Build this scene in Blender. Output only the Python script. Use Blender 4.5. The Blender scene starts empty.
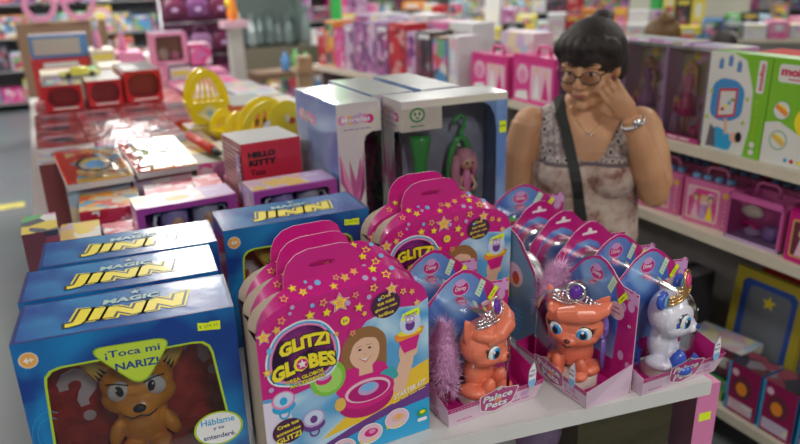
import bpy, math, random
from mathutils import Matrix, Vector, noise
random.seed(7)
C = bpy.context.scene.collection
SC = bpy.context.scene
# ---------------------------------------------------------------- camera
cam_d = bpy.data.cameras.new('camera'); cam = bpy.data.objects.new('camera', cam_d); C.objects.link(cam)
cam_d.sensor_width = 36.0; cam_d.lens = 31.5; cam_d.clip_start = 0.05; cam_d.clip_end = 100
_R = ((0.89002762, 0.17620252, -0.4204801), (-0.45525184, 0.29407891, -0.84039476), (-0.02442535, 0.93939889, 0.34195487))
cam.matrix_world = Matrix.Translation((0, 0, 1.75)) @ Matrix(_R).to_4x4()
cam_d.dof.use_dof = True; cam_d.dof.focus_distance = 1.34; cam_d.dof.aperture_fstop = 2.3
SC.camera = cam
SC.view_settings.view_transform = 'Standard'; SC.view_settings.look = 'None'
SC.view_settings.exposure = -0.1; SC.view_settings.gamma = 1.0; SC.view_settings.use_curve_mapping = False
# ---------------------------------------------------------------- world
wd = bpy.data.worlds.new('world'); SC.world = wd; wd.use_nodes = True
wd.node_tree.nodes['Background'].inputs[0].default_value = (0.80, 0.88, 1.0, 1); wd.node_tree.nodes['Background'].inputs[1].default_value = 0.25
# ---------------------------------------------------------------- ceiling lamps (fluorescent fittings)
LAMPS = [(-1.6, 2.2), (0.9, 3.3), (3.6, 2.2), (-1.6, 6.2), (0.9, 6.2), (3.6, 6.2), (6.4, 4.2), (6.4, 8.5), (0.9, 9.6), (3.6, 9.6), (-1.6, 9.6), (0.4, -1.1), (3.2, -1.1), (-2.4, -1.1)]  # row behind the camera is added to throw more light on front faces
LAMP_Z = 3.05
def lamp_light(x, y, power):
    l = bpy.data.lights.new('tube_light', 'AREA'); l.shape = 'RECTANGLE'; l.size = 0.45; l.size_y = 1.25; l.energy = power; l.color = (1.0, 0.98, 0.93)
    o = bpy.data.objects.new('tube_light', l); C.objects.link(o); o.location = (x, y, LAMP_Z - 0.09); return o
for i, (x, y) in enumerate(LAMPS):
    lamp_light(x, y, 50 if y < 0 else (22 if y < 4 else 62))

# ================================================================ materials
MT = {}
def node_mat(name):
    m = bpy.data.materials.new(name); m.use_nodes = True
    nt = m.node_tree; b = nt.nodes['Principled BSDF']
    return m, nt, b
def mat(name, col, rough=0.45, metal=0.0, bump=0.0, bscale=30, coat=0.0, var=0.0):
    if name in MT: return MT[name]
    m, nt, b = node_mat(name)
    b.inputs['Base Color'].default_value = (*col, 1); b.inputs['Roughness'].default_value = rough; b.inputs['Metallic'].default_value = metal
    b.inputs['Coat Weight'].default_value = coat; b.inputs['Coat Roughness'].default_value = 0.08
    tc = nt.nodes.new('ShaderNodeTexCoord')
    if bump:
        n = nt.nodes.new('ShaderNodeTexNoise'); n.inputs['Scale'].default_value = bscale; n.inputs['Detail'].default_value = 3
        bp = nt.nodes.new('ShaderNodeBump'); bp.inputs['Strength'].default_value = bump; bp.inputs['Distance'].default_value = 0.01
        nt.links.new(tc.outputs['Object'], n.inputs['Vector']); nt.links.new(n.outputs['Fac'], bp.inputs['Height']); nt.links.new(bp.outputs['Normal'], b.inputs['Normal'])
        if coat: nt.links.new(bp.outputs['Normal'], b.inputs['Coat Normal'])
    if var:
        n2 = nt.nodes.new('ShaderNodeTexNoise'); n2.inputs['Scale'].default_value = 9; n2.inputs['Detail'].default_value = 4
        r = nt.nodes.new('ShaderNodeValToRGB'); r.color_ramp.elements[0].color = (*[c * (1 - var) for c in col], 1); r.color_ramp.elements[1].color = (*[min(1, c * (1 + var)) for c in col], 1)
        r.color_ramp.elements[0].position = 0.35; r.color_ramp.elements[1].position = 0.65
        nt.links.new(tc.outputs['Object'], n2.inputs['Vector']); nt.links.new(n2.outputs['Fac'], r.inputs['Fac']); nt.links.new(r.outputs['Color'], b.inputs['Base Color'])
    MT[name] = m; return m
def two_tone(name, c1, c2, scale=6, rough=0.3, coat=0.3, lo=0.4, hi=0.62, dist=0.5):
    if name in MT: return MT[name]
    m, nt, b = node_mat(name)
    tc = nt.nodes.new('ShaderNodeTexCoord'); n = nt.nodes.new('ShaderNodeTexNoise'); n.inputs['Scale'].default_value = scale; n.inputs['Detail'].default_value = 2; n.inputs['Distortion'].default_value = dist
    r = nt.nodes.new('ShaderNodeValToRGB'); r.color_ramp.elements[0].color = (*c1, 1); r.color_ramp.elements[1].color = (*c2, 1)
    r.color_ramp.elements[0].position = lo; r.color_ramp.elements[1].position = hi
    nt.links.new(tc.outputs['Object'], n.inputs['Vector']); nt.links.new(n.outputs['Fac'], r.inputs['Fac']); nt.links.new(r.outputs['Color'], b.inputs['Base Color'])
    b.inputs['Roughness'].default_value = rough; b.inputs['Coat Weight'].default_value = coat; b.inputs['Coat Roughness'].default_value = 0.12
    n3 = nt.nodes.new('ShaderNodeTexNoise'); n3.inputs['Scale'].default_value = 14; bp = nt.nodes.new('ShaderNodeBump'); bp.inputs['Strength'].default_value = 0.12; bp.inputs['Distance'].default_value = 0.01
    nt.links.new(tc.outputs['Object'], n3.inputs['Vector']); nt.links.new(n3.outputs['Fac'], bp.inputs['Height']); nt.links.new(bp.outputs['Normal'], b.inputs['Normal']); nt.links.new(bp.outputs['Normal'], b.inputs['Coat Normal'])
    MT[name] = m; return m
def busy(name, cols, scale=28, rough=0.35):
    """many-coloured printed picture: cells of a voronoi pattern coloured from a palette"""
    if name in MT: return MT[name]
    m, nt, b = node_mat(name)
    tc = nt.nodes.new('ShaderNodeTexCoord'); oi = nt.nodes.new('ShaderNodeObjectInfo')
    mu = nt.nodes.new('ShaderNodeVectorMath'); mu.operation = 'MULTIPLY_ADD'; mu.inputs[1].default_value = (1, 1, 1)
    cb = nt.nodes.new('ShaderNodeCombineXYZ'); sc = nt.nodes.new('ShaderNodeMath'); sc.operation = 'MULTIPLY'; sc.inputs[1].default_value = 37.0
    nt.links.new(oi.outputs['Random'], sc.inputs[0])
    for k in range(3): nt.links.new(sc.outputs[0], cb.inputs[k])
    nt.links.new(tc.outputs['Object'], mu.inputs[0]); nt.links.new(cb.outputs[0], mu.inputs[2])
    dn = nt.nodes.new('ShaderNodeTexNoise'); dn.inputs['Scale'].default_value = scale * 0.5
    ad = nt.nodes.new('ShaderNodeMixRGB'); ad.blend_type = 'LINEAR_LIGHT'; ad.inputs[0].default_value = 0.03
    nt.links.new(mu.outputs[0], dn.inputs['Vector']); nt.links.new(mu.outputs[0], ad.inputs[1]); nt.links.new(dn.outputs['Color'], ad.inputs[2])
    vo = nt.nodes.new('ShaderNodeTexVoronoi'); vo.inputs['Scale'].default_value = scale
    nt.links.new(ad.outputs[0], vo.inputs['Vector'])
    sp = nt.nodes.new('ShaderNodeSeparateColor'); nt.links.new(vo.outputs['Color'], sp.inputs[0])
    r = nt.nodes.new('ShaderNodeValToRGB'); r.color_ramp.interpolation = 'CONSTANT'
    els = r.color_ramp.elements
    while len(els) < len(cols): els.new(0.5)
    for i, c in enumerate(cols): els[i].position = i / len(cols); els[i].color = (*c, 1)
    nt.links.new(sp.outputs[0], r.inputs['Fac']); nt.links.new(r.outputs['Color'], b.inputs['Base Color'])
    b.inputs['Roughness'].default_value = rough; b.inputs['Coat Weight'].default_value = 0.3; b.inputs['Coat Roughness'].default_value = 0.15
    MT[name] = m; return m
def film(name, tint=(0.97, 0.97, 0.98), rough=0.06, lo=1.45, bump=0.15, scale=18, extra=0.0):
    """thin clear packaging plastic: see-through with fresnel reflection"""
    if name in MT: return MT[name]
    m = bpy.data.materials.new(name); m.use_nodes = True; nt = m.node_tree; nt.nodes.clear()
    out = nt.nodes.new('ShaderNodeOutputMaterial'); mx = nt.nodes.new('ShaderNodeMixShader'); tr = nt.nodes.new('ShaderNodeBsdfTransparent'); gl = nt.nodes.new('ShaderNodeBsdfGlossy')
    tr.inputs[0].default_value = (*tint, 1); gl.inputs['Roughness'].default_value = rough
    fr = nt.nodes.new('ShaderNodeFresnel'); fr.inputs[0].default_value = lo
    tc = nt.nodes.new('ShaderNodeTexCoord'); n = nt.nodes.new('ShaderNodeTexNoise'); n.inputs['Scale'].default_value = scale
    bp = nt.nodes.new('ShaderNodeBump'); bp.inputs['Strength'].default_value = bump; bp.inputs['Distance'].default_value = 0.02
    nt.links.new(tc.outputs['Object'], n.inputs['Vector']); nt.links.new(n.outputs['Fac'], bp.inputs['Height'])
    nt.links.new(bp.outputs['Normal'], gl.inputs['Normal']); nt.links.new(bp.outputs['Normal'], fr.inputs['Normal'])
    ad = nt.nodes.new('ShaderNodeMath'); ad.operation = 'ADD'; ad.inputs[1].default_value = extra; ad.use_clamp = True
    nt.links.new(fr.outputs[0], ad.inputs[0]); nt.links.new(ad.outputs[0], mx.inputs[0]); nt.links.new(tr.outputs[0], mx.inputs[1]); nt.links.new(gl.outputs[0], mx.inputs[2]); nt.links.new(mx.outputs[0], out.inputs[0])
    MT[name] = m; return m

WHITE = mat('white_ink', (0.85, 0.84, 0.84), 0.4, coat=0.2)
BLACK = mat('black_ink', (0.012, 0.012, 0.016), 0.35)
YEL = mat('yellow_ink', (0.90, 0.74, 0.03), 0.35, coat=0.3)
STICK = mat('fluorescent_sticker', (0.78, 0.95, 0.02), 0.5)
MAG = mat('magenta_card', (0.50, 0.012, 0.20), 0.32, coat=0.4, bump=0.1, bscale=12)
HOT = mat('hot_pink_card', (0.66, 0.012, 0.22), 0.3, coat=0.5, bump=0.15, bscale=10)
PINK = mat('pink_card', (0.80, 0.25, 0.47), 0.35, coat=0.3)
LPINK = mat('light_pink_card', (0.80, 0.52, 0.62), 0.4)
LILAC = mat('lilac_card', (0.52, 0.36, 0.62), 0.4)
PURP = mat('purple_card', (0.16, 0.05, 0.26), 0.35)
DBLUE = mat('dark_blue_ink', (0.015, 0.05, 0.22), 0.35)
SKY = mat('sky_blue_ink', (0.20, 0.48, 0.80), 0.35)
CYAN = mat('cyan_ink', (0.03, 0.38, 0.70), 0.35)
LIME = mat('lime_ink', (0.42, 0.60, 0.03), 0.35)
GREEN = mat('green_ink', (0.05, 0.36, 0.06), 0.35)
ORANGE = mat('orange_ink', (0.85, 0.28, 0.03), 0.4)
GOLD = mat('gold_ink', (0.75, 0.48, 0.10), 0.35)
RED = mat('red_card', (0.52, 0.012, 0.02), 0.3, coat=0.4, bump=0.1, bscale=14)
CREAM = mat('cream_card', (0.78, 0.72, 0.62), 0.45)
KRAFT = mat('brown_cardboard_inside', (0.47, 0.36, 0.28), 0.8)
SKINP = mat('printed_skin', (0.78, 0.48, 0.34), 0.4)
HAIRP = mat('printed_hair', (0.30, 0.14, 0.05), 0.45)
SILVER = mat('silver_plastic', (0.78, 0.78, 0.80), 0.22, metal=1.0)
GREY = mat('grey_ink', (0.35, 0.35, 0.38), 0.45)
DARK = mat('dark_interior', (0.03, 0.028, 0.035), 0.6)
TAN = mat('tan_wood', (0.44, 0.32, 0.19), 0.55, var=0.12)
FILM = film('clear_window_film')
DOME = film('clear_blister_plastic', (0.97, 0.975, 0.985), 0.16, 1.22, 0.05, 8)
SHELFW = mat('white_shelf_laminate', (0.66, 0.65, 0.63), 0.32, coat=0.2, var=0.03)
SHELFC = mat('cream_shelf_laminate', (0.68, 0.62, 0.49), 0.4, var=0.04)

# ================================================================ mesh helpers
I4 = Matrix.Identity(4)
def T(x, y, z): return Matrix.Translation((x, y, z))
def RX(a): return Matrix.Rotation(math.radians(a), 4, 'X')
def RY(a): return Matrix.Rotation(math.radians(a), 4, 'Y')
def RZ(a): return Matrix.Rotation(math.radians(a), 4, 'Z')
def S3(x, y, z): return Matrix.Diagonal((x, y, z, 1))
def frame(o, u, v, w):
    return Matrix(((u[0], v[0], w[0], o[0]), (u[1], v[1], w[1], o[1]), (u[2], v[2], w[2], o[2]), (0, 0, 0, 1)))
def FRONT(x=0, y=0, z=0): return frame((x, y, z), (1, 0, 0), (0, 0, 1), (0, -1, 0))
def TOPF(x=0, y=0, z=0): return frame((x, y, z), (1, 0, 0), (0, 1, 0), (0, 0, 1))
def LEFTF(x=0, y=0, z=0): return frame((x, y, z), (0, -1, 0), (0, 0, 1), (-1, 0, 0))
def RIGHTF(x=0, y=0, z=0): return frame((x, y, z), (0, 1, 0), (0, 0, 1), (1, 0, 0))

class MB:
    def __init__(s): s.v = []; s.f = []; s.m = []; s.s = []; s.mats = []
    def mi(s, m):
        if m not in s.mats: s.mats.append(m)
        return s.mats.index(m)
    def add(s, vs, fs, m, M=None, smooth=False):
        b = len(s.v)
        for p in vs:
            p = Vector(p)
            s.v.append(tuple(M @ p) if M is not None else tuple(p))
        k = s.mi(m)
        for f in fs: s.f.append(tuple(i + b for i in f)); s.m.append(k); s.s.append(smooth)
        return s
    def box(s, x0, x1, y0, y1, z0, z1, m, M=None):
        return s.add([(x0, y0, z0), (x1, y0, z0), (x1, y1, z0), (x0, y1, z0), (x0, y0, z1), (x1, y0, z1), (x1, y1, z1), (x0, y1, z1)],
                     [(0, 3, 2, 1), (4, 5, 6, 7), (0, 1, 5, 4), (1, 2, 6, 5), (2, 3, 7, 6), (3, 0, 4, 7)], m, M)
    def prism(s, pts, w0, w1, m, M=None, side=None, smooth=False):
        n = len(pts)
        a = [(p[0], p[1], w1) for p in pts]; b = [(p[0], p[1], w0) for p in pts]
        s.add(a, [tuple(range(n))], m, M)
        s.add(b, [tuple(range(n - 1, -1, -1))], m, M)
        s.add(a + b, [(i, n + i, n + (i + 1) % n, (i + 1) % n) for i in range(n)], side or m, M, smooth)
        return s
    def ring(s, A, B, w, m, M=None):
        n = len(A)
        s.add([(p[0], p[1], w) for p in A] + [(p[0], p[1], w) for p in B], [(i, (i + 1) % n, n + (i + 1) % n, n + i) for i in range(n)], m, M); return s
    def loft(s, rings, m, M=None, closed=True, cap0=False, cap1=False, smooth=True):
        n = len(rings[0]); vs = [p for r in rings for p in r]; fs = []
        for k in range(len(rings) - 1):
            for i in range(n if closed else n - 1):
                j = (i + 1) % n
                fs.append((k * n + i, k * n + j, (k + 1) * n + j, (k + 1) * n + i))
        if cap0: fs.append(tuple(range(n - 1, -1, -1)))
        if cap1: fs.append(tuple((len(rings) - 1) * n + i for i in range(n)))
        return s.add(vs, fs, m, M, smooth)
    def ell(s, c, r, m, M=None, n=14, rot=None):
        vs = []; fs = []; K = n // 2
        Q = T(*c) @ (rot if rot is not None else I4) @ S3(*r)
        for k in range(K + 1):
            ph = math.pi * k / K - math.pi / 2
            for i in range(n):
                a = 2 * math.pi * i / n
                vs.append(Q @ Vector((math.cos(ph) * math.cos(a), math.cos(ph) * math.sin(a), math.sin(ph))))
        for k in range(K):
            for i in range(n):
                j = (i + 1) % n; fs.append((k * n + i, k * n + j, (k + 1) * n + j, (k + 1) * n + i))
        return s.add(vs, fs, m, M, True)
    def tube(s, path, r, m, M=None, n=8, closed=False, cap=True):
        P = [Vector(p) for p in path]; N = len(P); rings = []
        ref = None
        for i, p in enumerate(P):
            t = (P[(i + 1) % N] - P[i - 1]) if closed else (P[min(i + 1, N - 1)] - P[max(i - 1, 0)])
            t.normalize()
            if ref is None: ref = Vector((0, 0, 1)) if abs(t.z) < 0.9 else Vector((1, 0, 0))
            a = t.cross(ref); a.normalize(); b = a.cross(t); b.normalize(); ref = b
            rr = r[i] if isinstance(r, (list, tuple)) else r
            rings.append([p + a * (rr * math.cos(2 * math.pi * k / n)) + b * (rr * math.sin(2 * math.pi * k / n)) for k in range(n)])
        if closed: rings.append(rings[0]); cap = False
        return s.loft(rings, m, M, True, cap, cap)
    def lathe(s, prof, m, M=None, n=20, smooth=True):
        rings = [[(r * math.cos(2 * math.pi * i / n), r * math.sin(2 * math.pi * i / n), z) for i in range(n)] for r, z in prof]
        return s.loft(rings, m, M, True, True, True, smooth)
    def build(s, name, parent=None, loc=None, rz=0):
        me = bpy.data.meshes.new(name); me.from_pydata(s.v, [], s.f); me.update()
        for m in s.mats: me.materials.append(m)
        me.polygons.foreach_set('material_index', s.m); me.polygons.foreach_set('use_smooth', s.s)
        o = bpy.data.objects.new(name, me); C.objects.link(o)
        if parent is not None: o.parent = parent
        if loc is not None: o.location = loc
        if rz: o.rotation_euler = (0, 0, math.radians(rz))
        return o

def tag(o, label, cat, group=None, kind=None):
    o['label'] = label; o['category'] = cat
    if group: o['group'] = group
    if kind: o['kind'] = kind
    return o
def struct(o): o['kind'] = 'structure'; return o
def thing(name, label, cat, loc, rz=0, group=None):
    o = bpy.data.objects.new(name, None); C.objects.link(o); o.empty_display_size = 0.05
    o.location = loc; o.rotation_euler = (0, 0, math.radians(rz)); return tag(o, label, cat, group)
def copy_tree(o, parent=None):
    c = o.copy(); C.objects.link(c)
    if parent is not None: c.parent = parent
    for ch in list(o.children): copy_tree(ch, c)
    return c
def dup(o, loc, rz, label, group=None):
    c = copy_tree(o); c.location = loc; c.rotation_euler = (0, 0, math.radians(rz)); c['label'] = label
    if group: c['group'] = group
    return c

# ---------------------------------------------------------------- 2D outlines
def circ(cx, cy, rx, ry=None, n=28, a0=0, a1=360):
    ry = rx if ry is None else ry
    full = abs(a1 - a0) >= 360
    return [(cx + rx * math.cos(math.radians(a0 + (a1 - a0) * i / (n if full else n - 1))), cy + ry * math.sin(math.radians(a0 + (a1 - a0) * i / (n if full else n - 1)))) for i in range(n)]
def rrect(x0, y0, x1, y1, r, n=5):
    o = []
    for cx, cy, a in ((x1 - r, y0 + r, -90), (x1 - r, y1 - r, 0), (x0 + r, y1 - r, 90), (x0 + r, y0 + r, 180)):
        for i in range(n + 1): t = math.radians(a + 90 * i / n); o.append((cx + r * math.cos(t), cy + r * math.sin(t)))
    return o
def rpoly(pts, r, n=4):
    """round the corners of a polygon"""
    o = []; N = len(pts)
    for i in range(N):
        p = Vector(pts[i]).to_2d(); a = (Vector(pts[i - 1]).to_2d() - p); b = (Vector(pts[(i + 1) % N]).to_2d() - p)
        ra = min(r, a.length * 0.45, b.length * 0.45); A = p + a.normalized() * ra; B = p + b.normalized() * ra
        for k in range(n + 1): t = k / n; q = A * (1 - t) ** 2 + p * 2 * t * (1 - t) + B * t * t; o.append((q.x, q.y))
    return o
def star(cx, cy, r, k=0.45, n=5, rot=90):
    return [(cx + (r if i % 2 == 0 else r * k) * math.cos(math.radians(rot + 180 * i / n)), cy + (r if i % 2 == 0 else r * k) * math.sin(math.radians(rot + 180 * i / n))) for i in range(2 * n)]
def ray_out(poly, c, a):
    d = Vector((math.cos(a), math.sin(a))); best = 0
    for i in range(len(poly)):
        p = Vector(poly[i]) - Vector(c); q = Vector(poly[(i + 1) % len(poly)]) - Vector(c); e = q - p
        den = d.x * e.y - d.y * e.x
        if abs(den) < 1e-12: continue
        t = (p.x * e.y - p.y * e.x) / den; u = (p.x * d.y - p.y * d.x) / den
        if t > 0 and -1e-6 <= u <= 1 + 1e-6: best = max(best, t)
    return (c[0] + d.x * best, c[1] + d.y * best)
def radial(outer, inner, c, n=72):
    an = sorted([2 * math.pi * i / n for i in range(n)] + [math.atan2(p[1] - c[1], p[0] - c[0]) % (2 * math.pi) for p in (outer if len(outer) < 9 else [])])
    return [ray_out(outer, c, a) for a in an], [ray_out(inner, c, a) for a in an]

# ---------------------------------------------------------------- lettering
_TC = {}
def text_geo(body, off, sp):
    k = (body, off, sp)
    if k not in _TC:
        cu = bpy.data.curves.new('lettering', 'FONT'); cu.body = body; cu.size = 1; cu.offset = off; cu.resolution_u = 2; cu.space_character = sp; cu.fill_mode = 'FRONT'
        ob = bpy.data.objects.new('lettering', cu); C.objects.link(ob)
        dg = bpy.context.evaluated_depsgraph_get(); me = bpy.data.meshes.new_from_object(ob.evaluated_get(dg))
        vs = [(v.co.x, v.co.y) for v in me.vertices]; fs = [tuple(p.vertices) for p in me.polygons]
        bpy.data.objects.remove(ob); bpy.data.curves.remove(cu); bpy.data.meshes.remove(me)
        _TC[k] = (vs, fs)
    return _TC[k]
class Print:
    """ink laid on a face: every call is one layer of flat print above the last"""
    def __init__(s, mb, F, step=0.00003): s.mb = mb; s.F = F; s.w = 0.00015; s.step = step
    def poly(s, pts, m):
        s.mb.add([(p[0], p[1], s.w) for p in pts], [tuple(range(len(pts)))], m, s.F); s.w += s.step; return s
    def rect(s, x0, y0, x1, y1, m): return s.poly([(x0, y0), (x1, y0), (x1, y1), (x0, y1)], m)
    def band(s, A, B, m): s.mb.ring(A, B, s.w, m, s.F); s.w += s.step; return s
    def line(s, pts, wd, m):
        for i in range(len(pts) - 1):
            a = Vector(pts[i]); b = Vector(pts[i + 1]); d = (b - a).normalized() * wd / 2; nn = Vector((-d.y, d.x))
            s.mb.add([(*(a - d * .5 - nn), s.w), (*(b + d * .5 - nn), s.w), (*(b + d * .5 + nn), s.w), (*(a - d * .5 + nn), s.w)], [(0, 1, 2, 3)], m, s.F)
        s.w += s.step; return s
    def smalltype(s, body, cx, cy, h, m, w=None, off=0, rot=0, **k):
        """a line of print too small to read: short strokes, one per word"""
        w = w or h * 0.6 * len(body); n = max(1, len(body.split())); c_, s_ = math.cos(math.radians(rot)), math.sin(math.radians(rot))
        for i in range(n):
            a = -w / 2 + w * i / n; b = a + w / n * 0.8
            s.line([(cx + a * c_, cy + a * s_), (cx + b * c_, cy + b * s_)], h * 0.5, m)
        return s
    def text(s, body, cx, cy, h, m, w=None, off=0.02, rot=0, shear=0, out=None, outm=None, warp=None, sp=1.0):
        for o_, mm in (((out, outm),) if out else ()) + ((off, m),):
            vs, fs = text_geo(body, o_, sp)
            v0, _ = text_geo(body, off, sp)
            if not v0: return s
            x0 = min(v[0] for v in v0); x1 = max(v[0] for v in v0); y0 = min(v[1] for v in v0); y1 = max(v[1] for v in v0)
            sy = h / (y1 - y0); sx = (w / (x1 - x0)) if w else sy; c_ = math.cos(math.radians(rot)); s_ = math.sin(math.radians(rot)); q = []
            for (x, y) in vs:
                x = (x - (x0 + x1) / 2) * sx; y = (y - (y0 + y1) / 2) * sy; x += shear * y
                if warp: x, y = warp(x, y)
                q.append((cx + x * c_ - y * s_, cy + x * s_ + y * c_, s.w))
            s.mb.add(q, fs, mm, s.F); s.w += s.step
        return s
# ================================================================ the setting
def tiles_mat():
    m, nt, b = node_mat('grey_floor_tiles'); tc = nt.nodes.new('ShaderNodeTexCoord'); br = nt.nodes.new('ShaderNodeTexBrick')
    br.offset = 0; br.inputs['Scale'].default_value = 1; br.inputs['Brick Width'].default_value = 0.6; br.inputs['Row Height'].default_value = 0.6; br.inputs['Mortar Size'].default_value = 0.004
    br.inputs['Color1'].default_value = (0.19, 0.215, 0.24, 1); br.inputs['Color2'].default_value = (0.17, 0.195, 0.215, 1); br.inputs['Mortar'].default_value = (0.17, 0.18, 0.2, 1)
    n = nt.nodes.new('ShaderNodeTexNoise'); n.inputs['Scale'].default_value = 3; n.inputs['Detail'].default_value = 5; mx = nt.nodes.new('ShaderNodeMixRGB'); mx.blend_type = 'MULTIPLY'; mx.inputs[0].default_value = 0.35
    nt.links.new(tc.outputs['Object'], br.inputs['Vector']); nt.links.new(tc.outputs['Object'], n.inputs['Vector']); nt.links.new(br.outputs['Color'], mx.inputs[1]); nt.links.new(n.outputs['Color'], mx.inputs[2])
    nt.links.new(mx.outputs[0], b.inputs['Base Color']); b.inputs['Roughness'].default_value = 0.35; return m
WALLM = mat('painted_wall', (0.42, 0.42, 0.40), 0.8, var=0.04)
CEILM = mat('ceiling_board', (0.45, 0.45, 0.44), 0.85)
X0, X1, Y0, Y1, ZC = -4.0, 13.0, -3.5, 13.5, 3.1
struct(MB().box(X0, X1, Y0, Y1, -0.1, 0, tiles_mat()).build('floor'))
struct(MB().box(X0, X1, Y0, Y1, ZC, ZC + 0.1, CEILM).build('ceiling'))
struct(MB().box(X0, X1, Y1, Y1 + 0.1, 0, ZC, WALLM).build('wall_back'))
struct(MB().box(X0, X1, Y0 - 0.1, Y0, 0, ZC, WALLM).build('wall_front'))
struct(MB().box(X0 - 0.1, X0, Y0, Y1, 0, ZC, WALLM).build('wall_left'))
struct(MB().box(X1, X1 + 0.1, Y0, Y1, 0, ZC, WALLM).build('wall_right'))
ym = mat('worn_yellow_floor_paint', (0.62, 0.55, 0.12), 0.6, var=0.2)
tag(MB().box(-0.75, -0.30, 6.2, 6.34, 0.0, 0.002, ym).build('floor_marking'), 'worn yellow stripe painted across the grey aisle floor', 'floor marking')
TUBE = bpy.data.materials.new('lit_tube'); TUBE.use_nodes = True; _b = TUBE.node_tree.nodes['Principled BSDF']; _b.inputs['Emission Color'].default_value = (1, 0.98, 0.93, 1); _b.inputs['Emission Strength'].default_value = 6
for i, (x, y) in enumerate(LAMPS):
    t = thing('ceiling_lamp', 'white twin-tube fluorescent ceiling lamp over the toy shop aisles', 'lamp', (x, y, LAMP_Z), 0, 'fluorescent ceiling lamps')
    MB().box(-0.25, 0.25, -0.66, 0.66, 0, 0.045, SHELFW).build('housing', t)
    for sx in (-0.1, 0.1): MB().tube([(sx, -0.6, -0.03), (sx, 0.6, -0.03)], 0.015, TUBE).build('tube', t)

# ---------------------------------------------------------------- display table (island) in the middle
tb = thing('display_table', 'long white laminate display table the toys stand on', 'table', (0, 0, 0))
top_out = [(-0.13, 1.085), (0.518, 0.974), (1.17, 0.862), (1.2, 5.9), (-0.1, 5.9)]
MB().prism(top_out, 0.878, 0.9, SHELFW).build('table_top', tb)
lipm = MB()
for k in range(1): lipm.prism([(-0.13, 1.080), (1.168, 0.857), (1.168, 0.8625), (-0.13, 1.0865)], 0.866, 0.9, SHELFW)
lipm.build('front_lip', tb)
MB().prism([(-0.10, 1.11), (1.16, 0.895), (1.16, 5.85), (-0.10, 5.85)], 0.50, 0.52, SHELFW).build('lower_shelf', tb)
MB().prism([(-0.10, 1.16), (1.16, 1.0), (1.16, 5.85), (-0.10, 5.85)], 0.10, 0.13, SHELFW).build('base_shelf', tb)
MB().box(0.45, 0.50, 1.35, 5.8, 0.0, 0.878, mat('grey_metal_panel', (0.30, 0.30, 0.31), 0.5)).build('spine_panel', tb)
for px_, py_ in ((-0.09, 1.25), (1.12, 1.55), (-0.09, 3.4), (1.12, 3.4), (-0.09, 5.75), (1.12, 5.75)):
    MB().box(px_, px_ + 0.03, py_, py_ + 0.05, 0, 0.878, mat('beige_upright', (0.50, 0.42, 0.30), 0.5)).build('leg', tb)

# ---------------------------------------------------------------- right gondola shelving
def gondola(name, label, loc, rz, L, depth, levels, board, back, lip=0.035, top=None, H=None):
    t = thing(name, label, 'shelving', loc, rz)
    for z in levels:
        mb = MB().box(0, L, 0, depth, z - 0.02, z, board).box(0, L, -0.012, 0.0, z - lip, z + 0.002, board)
        mb.build('shelf_board', t)
    H = H or levels[-1] + 0.3
    MB().box(0, L, depth, depth + 0.03, 0, H, back).build('back_panel', t)
    for x in (0, L - 0.03): MB().box(x, x + 0.03, 0.05, depth, 0, levels[-1] - 0.02, back).build('upright', t)
    return t
BACKP = mat('grey_shelf_back', (0.26, 0.25, 0.24), 0.55, var=0.08)
gondola('shelving_unit', 'cream shelving unit along the aisle behind the woman', (2.05, 2.85, 0), -90, 2.6, 0.46, [0.17, 0.82, 1.12], SHELFC, BACKP, H=1.14)
# far piece, turned a little
gondola('shelving_unit', 'far cream shelving unit running back to the tan pillar', (1.74, 4.78, 0), -81.9, 1.92, 0.42, [0.17, 0.60, 1.12], SHELFC, BACKP, H=1.14)
pl = thing('shelf_pillar', 'tan wooden pillar with stepped cap at the end of the far shelf', 'pillar', (1.72, 4.9, 0), -8)
MB().box(-0.055, 0.055, 0, 0.11, 0, 1.10, TAN).build('shaft', pl)
MB().box(-0.07, 0.07, -0.015, 0.125, 1.04, 1.075, TAN).box(-0.05, 0.05, 0.005, 0.105, 1.10, 1.16, TAN).build('cap', pl)

# ================================================================ toy-cat box (blue)
JBLUE = two_tone('blue_swirl_print', (0.004, 0.045, 0.26), (0.006, 0.24, 0.56), scale=7, rough=0.28, coat=0.5)
JTOP = two_tone('blue_sky_print', (0.008, 0.07, 0.34), (0.05, 0.36, 0.68), scale=5, rough=0.25, coat=0.7, lo=0.35, hi=0.7)
JEDGE = mat('navy_card_edge', (0.012, 0.02, 0.16), 0.3, coat=0.4)
JRED = two_tone('red_swirl_liner', (0.42, 0.015, 0.015), (0.62, 0.05, 0.03), scale=30, rough=0.5, coat=0.0)
OCAT = mat('orange_vinyl', (0.92, 0.36, 0.02), 0.3, coat=0.4)
def remesh_obj(o, vox, it=4, fac=0.6):
    m = o.modifiers.new('fuse', 'REMESH'); m.mode = 'VOXEL'; m.voxel_size = vox; m.use_smooth_shade = True
    s = o.modifiers.new('soften', 'SMOOTH'); s.iterations = it; s.factor = fac
    return o
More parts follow.
